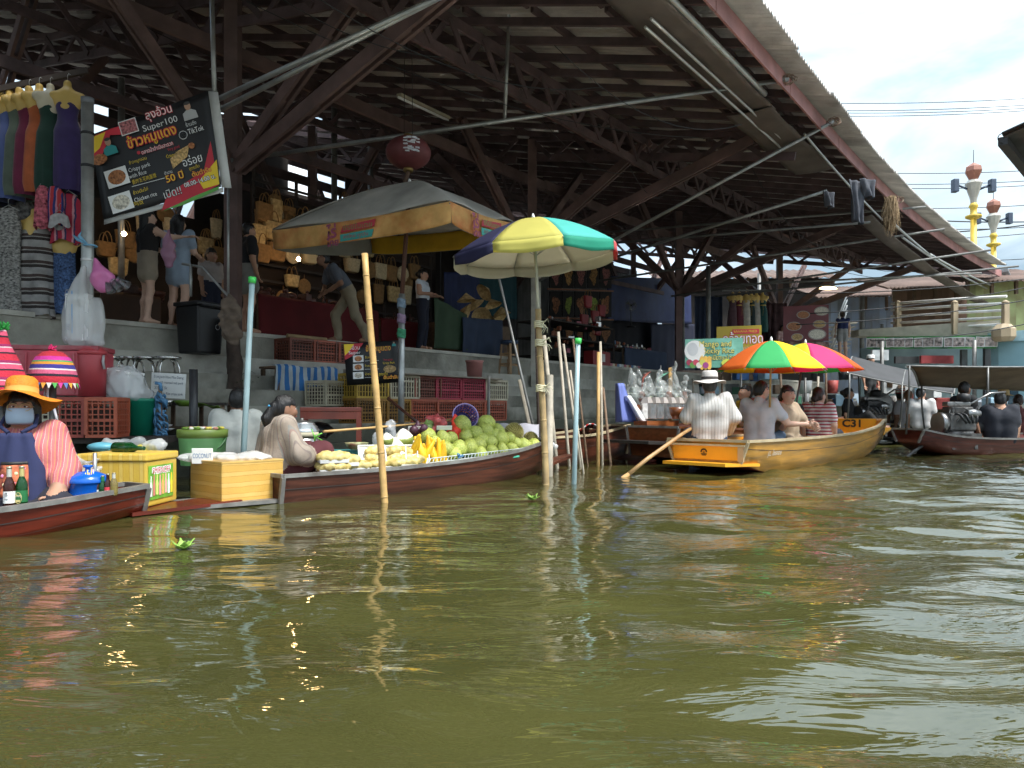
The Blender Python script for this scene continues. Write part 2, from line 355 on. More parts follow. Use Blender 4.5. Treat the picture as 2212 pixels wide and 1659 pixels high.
# ------------------------------------------------------------------ materials of the setting
def water_material():
    m = bpy.data.materials.new('canal_water'); m.use_nodes = True; nt = m.node_tree; N = nt.nodes; L = nt.links; b = N['Principled BSDF']
    b.inputs['Roughness'].default_value = .03; b.inputs['IOR'].default_value = 1.9; b.inputs['Specular IOR Level'].default_value = .5
    tc = N.new('ShaderNodeTexCoord')
    n = N.new('ShaderNodeTexNoise'); n.inputs['Scale'].default_value = .5; n.inputs['Detail'].default_value = 4; L.new(tc.outputs['Object'], n.inputs['Vector'])
    rp = N.new('ShaderNodeValToRGB'); e = rp.color_ramp.elements; e[0].position = .3; e[1].position = .7; e[0].color = (.040, .039, .012, 1); e[1].color = (.060, .058, .017, 1)
    L.new(n.outputs[0], rp.inputs[0]); L.new(rp.outputs[0], b.inputs['Base Color'])
    mp = N.new('ShaderNodeMapping'); mp.inputs['Scale'].default_value = (1.2, 3.8, 1); mp.inputs['Rotation'].default_value = (0, 0, R(-6)); L.new(tc.outputs['Object'], mp.inputs[0])
    n1 = N.new('ShaderNodeTexNoise'); n1.inputs['Scale'].default_value = 1.6; n1.inputs['Detail'].default_value = 4; n1.inputs['Roughness'].default_value = .5; n1.inputs['Distortion'].default_value = .5
    L.new(mp.outputs[0], n1.inputs['Vector'])
    n2 = N.new('ShaderNodeTexNoise'); n2.inputs['Scale'].default_value = .35; n2.inputs['Detail'].default_value = 2; L.new(tc.outputs['Object'], n2.inputs['Vector'])
    rr = N.new('ShaderNodeMapRange'); rr.inputs[1].default_value = .4; rr.inputs[2].default_value = .65; rr.inputs[3].default_value = .25; rr.inputs[4].default_value = 1.0; L.new(n2.outputs[0], rr.inputs[0])
    mu = N.new('ShaderNodeMath'); mu.operation = 'MULTIPLY'; L.new(n1.outputs[0], mu.inputs[0]); L.new(rr.outputs[0], mu.inputs[1])
    bp = N.new('ShaderNodeBump'); bp.inputs['Strength'].default_value = 1.0; bp.inputs['Distance'].default_value = .030; L.new(mu.outputs[0], bp.inputs['Height']); L.new(bp.outputs[0], b.inputs['Normal'])
    return m
WATER = water_material()
CONC = mat('quay_concrete', (.36, .345, .29), .85, var=.3, scale=2.2, bump=.8, bscale=25, dirt=.9, dirtcol=(.085, .08, .06), dscale=.8)
def _wet(m):
    nt = m.node_tree; N = nt.nodes; L = nt.links; b = N['Principled BSDF']; old = b.inputs['Base Color'].links[0].from_socket; g = N.new('ShaderNodeNewGeometry'); sp = N.new('ShaderNodeSeparateXYZ'); L.new(g.outputs['Position'], sp.inputs[0])
    nz = N.new('ShaderNodeTexNoise'); nz.inputs['Scale'].default_value = 2.5; nz.inputs['Detail'].default_value = 6; L.new(g.outputs['Position'], nz.inputs['Vector']); ad = N.new('ShaderNodeMath'); ad.operation = 'MULTIPLY_ADD'; L.new(nz.outputs[0], ad.inputs[0]); ad.inputs[1].default_value = -.9; L.new(sp.outputs[2], ad.inputs[2])
    mr = N.new('ShaderNodeMapRange'); mr.inputs[1].default_value = .0; mr.inputs[2].default_value = .28; mr.inputs[3].default_value = .85; mr.inputs[4].default_value = 0; L.new(ad.outputs[0], mr.inputs[0])
    mx = N.new('ShaderNodeMix'); mx.data_type = 'RGBA'; L.new(mr.outputs[0], mx.inputs[0]); L.new(old, mx.inputs[6]); mx.inputs[7].default_value = (.045, .048, .026, 1); L.new(mx.outputs[2], b.inputs['Base Color'])
_wet(CONC)
CONC2 = mat('pale_concrete', (.46, .44, .38), .85, var=.25, scale=3, bump=.6, bscale=30, dirt=.75, dirtcol=(.15, .14, .115), dscale=1.1)
RAFT = mat('dark_red_timber', (.105, .066, .066), .75, var=.45, scale=3, stretch=(1, 1, 1), bump=.4, bscale=25, dirt=.5, dirtcol=(.03, .022, .02))
BRACE = mat('brown_red_timber', (.155, .094, .084), .7, var=.4, scale=2.5, bump=.4, bscale=25, dirt=.6, dirtcol=(.045, .032, .028))
PINKT = mat('faded_pink_timber', (.19, .10, .085), .75, var=.3, scale=3, bump=.3, dirt=.5, dirtcol=(.09, .05, .045))
FASC = mat('faded_red_fascia', (.40, .19, .175), .7, var=.25, scale=2.5, bump=.2, dirt=.6, dirtcol=(.17, .085, .08))
SHEET = mat('fibre_cement_sheet', (.50, .465, .43), .9, var=.35, scale=1.6, bump=.3, bscale=40, dirt=.75, dirtcol=(.20, .178, .165), dscale=.9)
GALV = mat('galvanised_pipe', (.42, .43, .42), .42, metal=.75, var=.25, scale=6, dirt=.5, dirtcol=(.16, .13, .11))
GALVD = mat('dull_steel_pipe', (.20, .20, .19), .55, metal=.5, var=.3, scale=6, dirt=.5, dirtcol=(.09, .07, .06))
CANVAS = mat('grey_canvas', (.15, .125, .11), .9, var=.25, scale=2, bump=.5, bscale=8, dirt=.5, dirtcol=(.07, .062, .055), transl=.15)
WIRE = mat('black_wire', (.012, .012, .013), .6)
def flat(name, col, rough=.6, **k): return mat(name, col, rough, **{**dict(var=.08), **k})
# ------------------------------------------------------------------ water
def build_water():
    ys = list(-9+np.arange(0, 9.4, .6))+list(np.geomspace(.6, 80, 620)); ys = np.array(sorted(ys))
    xa = np.linspace(-1, 1, 561); xs = np.sinh(xa*3.2)/np.sinh(3.2)*55+4
    X, Y = np.meshgrid(xs, ys); Z = np.zeros_like(X); q = np.random.default_rng(3)
    wx = X+.25*np.sin(.9*Y+.4*X); wy = Y+.18*np.sin(1.3*X+.6*Y)
    for i in range(26):
        lam = q.uniform(.22, 1.5); th = q.normal(90, 32); k = 2*math.pi/lam; a = .0022*lam**.9*q.uniform(.5, 1.3)
        Z += a*np.sin(k*(math.cos(R(th))*wx+math.sin(R(th))*wy)+q.uniform(0, 6.3))
    # a wash running in from the lower right, and the wake of the rowing boat
    amp = 1/(1+np.exp(-((X-1.2)*.9-(Y-3.2)*.35)))
    for lam, th, a in ((.62, 62, .011), (.38, 70, .006), (.9, 118, .015), (.27, 50, .003), (.19, 75, .0012)):
        k = 2*math.pi/lam; Z += amp*a*np.sin(k*(math.cos(R(th))*wx+math.sin(R(th))*wy)+2*np.sin(.7*X+Y*.5))
    wk = np.exp(-((Y-9.4-(X-4)*.75)/1.1)**2)*(X > 2.5)*(X < 12)
    Z += wk*.012*np.sin(14*X+9*Y+2*np.sin(3*Y))*np.sin(11*Y-5*X)
    Z *= 1/(1+(np.maximum(0, Y-14)/14)**2)
    ny, nx = X.shape; V = np.stack([X, Y, Z], -1).reshape(-1, 3)
    i = np.arange(ny-1)[:, None]*nx+np.arange(nx-1)[None]; Fc = np.stack([i, i+1, i+nx+1, i+nx], -1).reshape(-1, 4)
    me = bpy.data.meshes.new('canal_water'); me.vertices.add(len(V)); me.vertices.foreach_set('co', V.ravel())
    me.loops.add(Fc.size); me.loops.foreach_set('vertex_index', Fc.ravel()); me.polygons.add(len(Fc)); me.polygons.foreach_set('loop_start', np.arange(0, Fc.size, 4))
    me.update(calc_edges=True); me.validate(); me.polygons.foreach_set('use_smooth', np.ones(len(Fc), bool)); me.materials.append(WATER)
    o = bpy.data.objects.new('canal_water', me); COL.objects.link(o); tag(o, kind='structure')
    m = M(); m.add([(-600, -300, -.6), (700, -300, -.6), (700, 900, -.6), (-600, 900, -.6)], [(0, 1, 2, 3)])
    tag(m.build('ground', mat('far_ground', (.10, .09, .06), .9)), kind='structure')
build_water()
# ------------------------------------------------------------------ quay: upper floor and the steps down to the water
TQ = 6.81                                               # quay edge, metres inland of the eave
STEPS = [(1.53, .42), (1.25, .82), (1.03, 1.22), (.80, 1.62), (.55, 2.02), (.30, 2.45)]
def strip(name, t0, t1, z0, z1, mt, s0=-16, s1=30, ds=1.5, parent=None, joints=False):
    m = M(); ss = np.arange(s0, s1+.01, ds)
    for a, b in zip(ss[:-1], ss[1:]):
        g = .006 if joints else 0
        pts = [bank(a+g, t0), bank(b-g, t0), bank(b-g, t1), bank(a+g, t1)]; j = random.uniform(-.006, .006) if joints else 0
        m.add([(p.x, p.y, z) for z in (z0, z1+j) for p in pts], [(3, 2, 1, 0), (4, 5, 6, 7), (0, 1, 5, 4), (1, 2, 6, 5), (2, 3, 7, 6), (3, 0, 4, 7)])
    o = m.build(name, mt, parent); return o
quay = strip('quay_floor', TQ, 46, -.5, 1.95, CONC, s1=26); tag(quay, kind='structure')
coping = strip('coping', TQ-.03, TQ+.35, 1.90, 1.962, CONC2, s1=26, parent=quay)
zt = 1.95
tprev = TQ
for z, dt in STEPS:
    strip('step', TQ-dt, tprev-.002, -.5, z, CONC2 if z > 1.4 else CONC, s1=26, parent=quay); tprev = TQ-dt
# ------------------------------------------------------------------ market hall
HE = EYE+5.04
def zr(t): return HE+.2*t
def rb(s, t, dz=0.): p = bank(s-.283*t, t); p.z = zr(t)+dz; return p
hall = empty('market_hall', bank(0, 8, 1.95), 0, 'dark open market hall with corrugated roof reaching out over the canal', 'building')
H = []
def hp(m, name, mt):
    o = m.build(name, mt); W2(o, hall); return o
S0, S1, TB = -13.0, 24.0, 18.5
def build_roof():
    # corrugated sheets, each a piece of its own, in three lapped courses
    pitch = .125
    ncol = int((S1-S0+5)/1.0)
    for c in range(ncol):
        a = S0+c*1.0; b = a+1.04
        if b > S1: continue
        for row, (t0, t1) in enumerate(((-.36, 5.6), (5.3, 12.0), (11.7, TB))):
            if row == 2 and (c*7+3) % 11 == 0: continue
            if row == 1 and c in (9,): continue
            m = M(); n = 8*4; lift = .20+row*.02+random.uniform(-.006, .012); tj = random.uniform(-.03, .03)
            def fn(u, v):
                t = t0+(t1-t0)*v+tj; p = rb(a+(b-a)*u, t); p.z += lift+.034*math.cos(2*math.pi*u*1.04/pitch); return p
            m.grid(fn, n, 3, smooth=True, thick=.007); hp(m, 'roof_sheet', SHEET)
    # rafters
    k = 0
    for s in np.arange(S0, S1, .68):
        m = M(); w = .055; dd = .105+.02*random.random()
        t1 = TB-.2
        for ta, tb in ((.02, 9.0), (8.8, t1)):
            p0, p1 = rb(s, ta, .02), rb(s+random.uniform(-.05, .05), tb, .02)
            if ta > 5: p0.z -= .03; p1.z -= .03
            m.beam(p0-Vector((0, 0, dd/2)), p1-Vector((0, 0, dd/2)), w, dd)
        hp(m, 'rafter', RAFT)
    # purlins along the bank, in lengths of about six metres
    for t in np.arange(.5, TB, 1.02):
        for s in np.arange(S0+1, S1-.5, 6.2):
            e = min(s+6.1, S1-.1); m = M(); n = 4
            for i in range(n):
                p0 = rb(s+(e-s)*i/n+.283*0, t, .075); p1 = rb(s+(e-s)*(i+1)/n, t, .075); m.beam(p0, p1, .05, .10)
            hp(m, 'purlin', RAFT)
    # fascia boards
    ss = np.arange(-6, S1-.01, 3.0)
    for s in ss:
        e = min(s+2.97, S1); m = M(); n = 6
        for i in range(n):
            p0 = bank(s+(e-s)*i/n, 0); p1 = bank(s+(e-s)*(i+1)/n, 0); p0.z = p1.z = HE-.035; m.beam(p0, p1, .03, .25)
        hp(m, 'fascia_board', FASC)
    # gutter end bracket under the far corner
    m = M(); p = bank(S1, -.1, HE+.05)
    for i in range(5): m.beam(bank(S1+.05+i*.12, -.2, HE+.1-i*.05), bank(S1+.05+i*.12, .7, HE+.0-i*.05), .05, .12)
    m.tube([bank(S1+.5, .1, HE-.2), bank(S1+.5, .1, 1.9)], .05, 8); hp(m, 'gutter_end', GALV)
build_roof()
POSTS = [-2.42+7.45*i for i in range(-1, 4)]
def brace(p0, p1, w=.05, h=.20, gap=.06, mt=None, name='brace'):
    """two planks side by side, as the hall is built"""
    m = M(); p0, p1 = Vector(p0), Vector(p1); d = (p1-p0).normalized(); side = d.cross(Vector((0, 0, 1))).normalized()
    for k in (-1, 1): m.beam(p0+side*k*(w+gap)/2, p1+side*k*(w+gap)/2+d*random.uniform(-.1, .1), w, h)
    for f in (.33, .66): q = p0.lerp(p1, f); m.beam(q-d*.12, q+d*.12, gap*.98, h*.7)
    return hp(m, name, mt or BRACE)
def lattice(pts_top, depth, name='girder', ww=.05, mt=None, step=.75):
    m = M(); ws = []; dz = Vector((0, 0, -depth))
    for a, b in zip(pts_top[:-1], pts_top[1:]):
        n = max(1, round((b-a).length/step)); m.beam(a, b, ww, .15); m.beam(a+dz, b+dz, ww*.96, .15); sd = (b-a).normalized().cross(Vector((0, 0, 1)))*(ww*.6)
        for i in range(n):
            q0 = a.lerp(b, i/n); q1 = a.lerp(b, (i+.5)/n); q2 = a.lerp(b, (i+1)/n); ws += [(q0+sd, q1+dz+sd), (q1+dz-sd, q2-sd)]
    g = hp(m, name, mt or RAFT)
    for p, q in ws: o = M().beam(p, q, .035, .09).build('web_strut', mt or RAFT); o.parent = g
    return g
for i, s in enumerate(POSTS):
    for row, t in enumerate((6.55, 12.2, 17.4)):
        ss = s-.283*(t-6.55)*(1 if row else 0)
        base = bank(ss, t, 1.95 if row or i != 2 else 1.25); top = bank(ss, t); top.z = zr(t)-.16
        if row == 0 and i == 2:
            m = M(); m.beam(bank(s, 6.25, .9), bank(s, 6.25, 4.55), .22, .22); hp(m, 'post', CONC2)
            m = M(); m.beam(bank(s, 6.35, 4.4), bank(s, 6.35, zr(6.35)-.16), .2, .2); hp(m, 'post', BRACE)
        else:
            m = M(); m.beam(base, top, .2, .2, up=(1, 0, 0)); hp(m, 'post', BRACE)
        sp = bank(ss, t, 4.2+(.3 if row else 0))
        if row == 0:
            q = bank(ss, t-.16, 4.35)
            brace(q, rb(s+.283*1.2, 1.2, -.2)); brace(q+Vector((0, 0, .1)), rb(s+.283*3.4, 3.4, -.2), h=.18)
            brace(q, rb(s+.283*9.6, 9.6, -.25)); 
        else:
            brace(sp, rb(ss+.283*(t-2.8), t-2.8, -.2), h=.17); brace(sp, rb(ss+.283*min(TB-.3, t+2.6), min(TB-.3, t+2.6), -.2), h=.17)
        brace(bank(ss+.12, t, 4.5), bank(ss+2.3, t, zr(t)-.3), h=.16); brace(bank(ss-.12, t, 4.5), bank(ss-2.3, t, zr(t)-.3), h=.16)
SL = np.arange(-10, 22, 3.0)
lattice([bank(s, 3.5, zr(3.5)-.24) for s in SL], .5, step=.8)
lattice([bank(s, 9.2, zr(9.2)-.28) for s in SL], .55, step=.9)
lattice([bank(s, 14.6, zr(14.6)-.28) for s in SL], .5, step=.95)
for s in POSTS[1:]:
    lattice([rb(s+.283*t, t, -.10) for t in (.5, 6.4)], .45, name='cross_truss', step=1.15)
    lattice([rb(s+.283*t, t, -.10) for t in (6.8, 17.0)], .5, name='cross_truss', step=1.3)
def longbeam(t, z, w, h, mt, name='tie_beam', a=-10, b=21):
    m = M(); ss = np.arange(a, b, 4.0)
    for p, q in zip(ss[:-1], ss[1:]): m.beam(bank(p, t, z+random.uniform(-.03, .03)), bank(q, t, z+random.uniform(-.03, .03)), w, h)
    hp(m, name, mt)
longbeam(4.3, EYE+5.55, .10, .14, PINKT); longbeam(6.75, 6.2, .07, .22, BRACE); longbeam(12.2, 6.6, .07, .22, RAFT); longbeam(8.4, 5.6, .06, .18, RAFT); longbeam(10.5, 5.5, .05, .15, RAFT)
# pipes: struts from the posts out to the eave, and thin hangers
def pipe(a, b, r=.024, name='pipe_strut', mt=None, sag=0.):
    a, b = Vector(a), Vector(b); n = 6 if sag else 1
    m = M().tube([a.lerp(b, i/n)-Vector((0, 0, sag*4*(i/n)*(1-i/n))) for i in range(n+1)], r, 8); return hp(m, name, mt or GALV)
pipe(P(500, 347, 11.0), P(1703, 171, 11.2), .035)
pipe(P(1165, 606, 16.4), P(1801, 262, 12.8), .034)
pipe(P(1294, 566, 18.5), P(1786, 412, 15.0), .034)
pipe(P(455, 222, 8.9), P(960, -12, 8.2), .032); pipe(P(470, 240, 9.0), P(955, -8, 8.25), .032)
pipe(P(457, -30, 8.9), P(464, 235, 8.9), .03); pipe(P(1102, -30, 11.0), P(1090, 262, 11.1), .028)
pipe(P(1300, 527, 19), P(1880, 480, 17), .03, mt=GALVD); pipe(P(1270, 505, 21), P(2000, 447, 18), .028, mt=GALVD)
pipe(P(1290, 607, 22), P(2040, 495, 19), .03, mt=GALVD); pipe(P(1450, 640, 22), P(2140, 540, 20), .03, mt=GALVD)
pipe(P(1490, 620, 23), P(2120, 590, 22), .03, mt=GALVD); pipe(P(1545, 640, 23), P(2200, 575, 22), .03, mt=GALVD)
# poles standing on the quay inside the hall
for px, Y, y0, y1, r in ((262, 13.5, 170, 700, .06), (1530, 21.5, 575, 800, .07), (722, 17, 230, 700, .07), (800, 20, 310, 690, .07), (1475, 30, 560, 800, .07), (1640, 32, 590, 790, .08), (1862, 27, 640, 810, .09), (1905, 27, 700, 830, .06)):
    pipe(P(px, y1, Y), P(px, y0, Y), r, 'hall_pole', GALVD if px != 262 else GALV)
# awning canvas under the eave, its pipes and rags
def awning(s0, s1, t0, t1, z0, z1, label, name='awning'):
    m = M()
    def fn(u, v):
        s = s0+(s1-s0)*u; t = t0+(t1-t0)*v; z = z0+(z1-z0)*v-.02*math.sin(math.pi*v)*(1+.4*math.sin(9*u))-.03*math.sin(3*math.pi*u)**2-(.55*u if s0 > 9 else 0); return bank(s, t, z)
    m.grid(fn, 40, 8, thick=.006); o = m.build(name, CANVAS); tag(o, label, 'awning', 'canvas awnings under the eave'); return o
awning(-4.0, 3.3, .30, .98, HE-.20, HE-.10, 'grey canvas awning strip below the near part of the roof edge')
awning(3.1, 6.9, .30, 1.05, HE-.22, HE-.20, 'brown-grey canvas awning in the middle of the roof edge above the rags')
awning(9.6, 23.5, .22, .60, HE-.60, HE-.60, 'grey canvas awning strip at the far low end of the roof edge')
for a, b, t, z0, z1, r in ((-3, 2.75, .30, HE-.18, HE-.15, .045), (-.5, 5.1, .62, HE-.25, HE-.22, .02), (-.4, 5.1, .75, HE-.27, HE-.25, .02), (4.7, 10.7, .25, HE-.2, HE-.5, .022), (10.6, 15, .15, HE-.45, HE-.62, .03), (12.9, 23.5, .3, HE-.52, HE-.62, .03), (13, 19, .5, HE-.62, HE-.75, .022), (15, 23.8, .1, HE-.65, HE-.55, .03)):
    n = 10; m = M().tube([bank(a+(b-a)*i/n, t, z0+(z1-z0)*i/n) for i in range(n+1)], r, 8); hp(m, 'eave_pipe', mat('bright_pipe', (.62, .63, .62), .35, metal=.6, var=.15))
_w = random.Random(8)
for k in range(22):
    s0 = _w.uniform(-6, 14); t0 = _w.uniform(1.5, 12); ds, dt = _w.uniform(2, 7), _w.uniform(-3, 3); a = bank(s0, t0, zr(t0)-_w.uniform(.3, 1.6)); b = bank(min(22, s0+ds), max(.6, t0+dt), zr(max(.6, t0+dt))-_w.uniform(.3, 1.4)); sg = _w.uniform(.1, .5)
    hp(M().tube([a.lerp(b, i/10)-Vector((0, 0, sg*4*(i/10)*(1-i/10))) for i in range(11)], .007, 4), 'slack_wire', WIRE)
for c in ((1702, 172, 11.2), (1801, 263, 12.8), (1940, 432, 16.5)):
    m = M(); q = P(*c)
    for k in range(5):
        a0 = random.uniform(0, 6.3); m.tube([q+Vector((math.cos(a0+j*.7)*.07*(1+.2*k), .05*math.sin(k+j), math.sin(a0+j*.7)*.07)) for j in range(9)], .008, 5)
    hp(m, 'rope_tie', mat('rope_brown', (.22, .15, .11), .9))
# ------------------------------------------------------------------ people
def sdf_M(prims, res, k=.03, cut=None, fold=None, labelfn=None):
    d, lo, r = field(prims, res, k, cut, fold); V, Fc = nets(d, lo, r); m = M(); m.v = [tuple(v) for v in V]; m.f = Fc.tolist(); m.sm = [True]*len(Fc)
    cen = V[Fc].mean(1); best = None
    for p in prims:
        e = _d(p, cen)
        if best is None: best = e.copy(); lab = np.full(len(cen), p[5])
        else: q = e < best; best[q] = e[q]; lab[q] = p[5]
    if labelfn is not None: lab = labelfn(cen, lab)
    m.mi = [int(i) for i in lab]; return m
SKIN = mat('skin_warm', (.42, .235, .155), .55, var=.1, scale=12, spec=.3)
SKIND = mat('skin_tan', (.27, .14, .088), .55, var=.1, scale=12, spec=.3)
SKINL = mat('skin_pale', (.56, .36, .27), .55, var=.08, scale=12, spec=.3)
HAIR = mat('black_hair', (.008, .007, .007), .42, var=.5, scale=60, stretch=(1, 1, .12), bump=.9, bscale=120)
HAIRB = mat('brown_hair', (.03, .014, .010), .42, var=.5, scale=60, stretch=(1, 1, .12), bump=.9, bscale=120)
HAIRG = mat('greying_hair', (.035, .033, .032), .5, var=.5, scale=60, bump=.9, bscale=120)
INK = mat('dark_ink', (.012, .010, .010), .5); LIP = mat('lip', (.38, .10, .09), .5); EYEW = mat('eye_white', (.75, .73, .70), .4)
SHOE = mat('dark_shoe', (.02, .02, .02), .6)
def stand(h=1.65):
    k = h/1.65
    J = dict(pel=(0, 0, .92), wai=(0, 0, 1.06), che=(0, .0, 1.25), nb=(0, .015, 1.40), head=(0, -.015, 1.545), shR=(-.175, .01, 1.365), elR=(-.225, .02, 1.09), wrR=(-.235, -.05, .86),
             shL=(.175, .01, 1.365), elL=(.225, .02, 1.09), wrL=(.235, -.05, .86), hipR=(-.085, 0, .90), knR=(-.095, -.02, .48), anR=(-.10, .03, .08), toR=(-.11, -.13, .035), hipL=(.085, 0, .90), knL=(.095, -.02, .48), anL=(.10, .03, .08), toL=(.11, -.13, .035))
    return {a: Vector(b)*k for a, b in J.items()}
def sit(h=1.65, floor=False):
    J = stand(h); k = h/1.65; dz = (.92-.12)*k
    for a in ('pel', 'wai', 'che', 'nb', 'head', 'shR', 'elR', 'wrR', 'shL', 'elL', 'wrL', 'hipR', 'hipL'): J[a].z -= dz
    for sd, sg in (('R', -1), ('L', 1)):
        J['kn'+sd] = Vector((sg*.16, -.40, .30 if floor else .14))*k; J['an'+sd] = Vector((sg*.10, -.62 if floor else -.45, .05 if floor else -.28))*k; J['to'+sd] = J['an'+sd]+Vector((sg*.02, -.15, -.02))*k
    return J
def hand(m, wr, d, nrm, s=1., curl=.5, mi=0, thumb=1):
    """palm, four unequal fingers with a bend, and a thumb off the side of the palm"""
    wr, d, nrm = Vector(wr), Vector(d).normalized(), Vector(nrm); side = d.cross(nrm).normalized(); nrm = side.cross(d).normalized()
    m.ball(wr+d*.045*s, (.02*s, .04*s, .05*s), 8, 6, mi, Matrix((nrm, side, d)).transposed())
    for i, L in enumerate((.072, .082, .076, .06)):
        b = wr+d*.078*s+side*(.030-.020*i)*s; c1 = curl; e = b+(d*math.cos(c1*.5)+nrm*math.sin(c1*.5))*L*.5*s; f = e+(d*math.cos(c1*1.4)+nrm*math.sin(c1*1.4))*L*.5*s
        m.tube([b-d*.01*s, b, e, f], [.0095*s, .0095*s, .009*s, .007*s], 6, mi)
    b = wr+d*.03*s+side*.034*s*thumb; e = b+(d*.6+side*.7*thumb+nrm*.3).normalized()*.035*s; f = e+(d*.9+side*.25*thumb+nrm*.4).normalized()*.03*s
    m.tube([b-side*.012*s*thumb, b, e, f], [.011*s, .0115*s, .010*s, .008*s], 6, mi)
def figure(name, label, loc, rz, J, top, bottom, skin=None, hair=None, sleeve='short', legs='long', res=.015, f=1., yaw=0., pitch=0., roll=0., style='short', loose=.012, fold=.008, face=True,
           hands='RL', curl=.6, neckline=0., cat='person', seed=1, shoe=None, lean=None, showlegs=True, group=None, hem=None, hd=None):
    skin = skin or SKIN; hair = hair or HAIR; J = {a: Vector(b) for a, b in J.items()}
    u = empty(name, loc, rz, label, cat, group)
    pr = []; L = loose; pel, che, nb, hd_ = J['pel'], J['che'], J['nb'], J['head']
    ax = (J['shL']-J['shR']).normalized()*.055*f
    for sg in (-1, 1):
        pr += [cone(pel+ax*sg*1.1, J['wai']+ax*sg, .112*f, .098*f+L, 2 if legs != 'dress' and pel.z > .5 else 1), cone(J['wai']+ax*sg, che+ax*sg*1.25, .10*f+L, .108*f+L, 1)]
    pr += [cone(che+ax*1.3, J['shL'], .10*f+L, .062+L*.6, 1), cone(che-ax*1.3, J['shR'], .10*f+L, .062+L*.6, 1), cone(che, nb, .10*f+L, .058+L*.3, 1)]
    Q = Matrix.Rotation(yaw, 3, 'Z') @ Matrix.Rotation(pitch, 3, 'X') @ Matrix.Rotation(roll, 3, 'Y')
    q = lambda x, y, z: hd_+Q @ Vector((x, y, z))
    Qn = np.array(Q)
    pr += [cone(nb+Vector((0, 0, -.01)), q(0, .012, -.05), .053*f, .050*f, 0)]
    pr += [ell(q(0, .012, .022), (.073, .092, .098), 0, Qn), ell(q(0, -.022, -.035), (.062, .066, .078), 0, Qn), cone(q(0, -.085, .005), q(0, -.098, -.022), .008, .014, 0), ell(q(0, -.045, -.082), (.035, .036, .026), 0, Qn)]
    for sg in (-1, 1): pr += [ell(q(sg*.074, .012, -.01), (.010, .020, .032), 0, Qn), ell(q(sg*.035, -.068, -.022), (.022, .018, .022), 0, Qn)]
    for sd in 'RL':
        sh, el, wr = J['sh'+sd], J['el'+sd], J['wr'+sd]
        if sleeve == 'long': pr += [cone(sh, el, .056*f+L, .046*f+L, 1), cone(el, el.lerp(wr, .93), .046*f+L, .034*f+L*.8, 1), cone(el.lerp(wr, .8), wr, .028, .026, 0)]
        elif sleeve == 'roll': pr += [cone(sh, el, .058*f+L, .052*f+L, 1), cone(el, el.lerp(wr, .35), .05*f+L, .048*f+L, 1), cone(el, wr, .036, .027, 0)]
        elif sleeve == 'short': pr += [cone(sh, sh.lerp(el, .62), .058*f+L, .056*f+L, 1), cone(sh.lerp(el, .5), el, .044*f, .038*f, 0), cone(el, wr, .039*f, .026, 0)]
        else: pr += [cone(sh, el, .048*f, .038*f, 0), cone(el, wr, .037*f, .026, 0)]
        if showlegs:
            hip, kn, an, to = J['hip'+sd], J['kn'+sd], J['an'+sd], J['to'+sd]
            if legs == 'long': pr += [cone(hip, kn, .088*f+L*.5, .062*f+L, 2), cone(kn, an, .060*f+L, .05*f+L, 2)]
            elif legs in ('short', 'skirt', 'dress'):
                e = .5 if legs == 'short' else .42
                pr += [cone(hip, kn, .083*f, .054*f, 0), cone(kn, kn.lerp(an, .35)+Vector((0, .012, 0)), .052*f, .056*f, 0), cone(kn.lerp(an, .35)+Vector((0, .012, 0)), an, .054*f, .034, 0)]
                pr += [cone(hip, hip.lerp(kn, e), .098*f, .098*f+L, 1 if legs == 'dress' else 2)]
            pr += [cone(an+Vector((0, .02, -.02)), to, .036, .030, 3 if shoe is not None else 0)]
    if showlegs and legs in ('skirt', 'dress'): pr += [cone(pel, (J['hipR']+J['hipL'])/2*.62+(J['knR']+J['knL'])/2*.38, .12*f, .125*f+L, 1 if legs == 'dress' else 2)]
    fo = folds(fold, 13, seed)
    hdv = np.array(hd_)
    def fl(X):
        w = np.clip((np.linalg.norm(X-hdv, axis=-1)-.19)/.06, 0, 1); return fo(X)*w
    m = sdf_M(pr, res, .035, None, fl)
    for sd in hands:
        el, wr = J['el'+sd], J['wr'+sd]; d = (wr-el).normalized(); nr = Vector((0, -1, -.3)) if abs(d.y) < .8 else Vector((0, 0, -1))
        if hd and sd in hd: d = Vector(hd[sd])
        hand(m, wr-d*.01, d, nr, 1., curl, 0, 1 if sd == 'L' else -1)
    body = m.build('body', [skin, top, bottom, shoe or SHOE], u)
    if face:
        e = M()
        for sg in (-1, 1):
            e.ball(q(sg*.031, -.081, .012), (.015, .006, .006), 8, 6, 0, Q); e.ball(q(sg*.031, -.086, .012), (.008, .0035, .0065), 8, 6, 1, Q)
            e.tube([q(sg*.014, -.092, .034), q(sg*.032, -.090, .040), q(sg*.052, -.076, .035)], [.003, .0045, .0025], 5, 1)
        e.tube([q(-.026, -.090, -.055), q(-.01, -.099, -.053), q(.01, -.099, -.053), q(.026, -.090, -.055)], [.004, .007, .007, .004], 6, 2)
        tag(e.build('face', [EYEW, INK, LIP], u), kind='stuff')
    if style != 'bald':
        def mk(cutfn, extra=()):
            hp_ = [ell(q(0, .016, .030), (.084, .100, .104), 0, Qn), ell(q(0, .045, -.01), (.080, .070, .09), 0, Qn)]+list(extra)
            return sdf_mesh('hair', hp_, min(res, .011), [hair], .03, cutfn, folds(.004, 60, seed, (1, 1, .3)))
        def base(X, zf=.040, zb=-.075, yf=-.022):
            l = (X-hdv)@Qn; return np.maximum(np.minimum(yf-.35*np.maximum(0, -l[..., 2])-l[..., 1], zf-l[..., 2]), zb-l[..., 2]-1.2*np.maximum(0, l[..., 1]-.06))
        ex = (); cf = base
        def longcut(X):
            l = (X-hdv)@Qn; return np.minimum(-.034-l[..., 1], .044-l[..., 2])
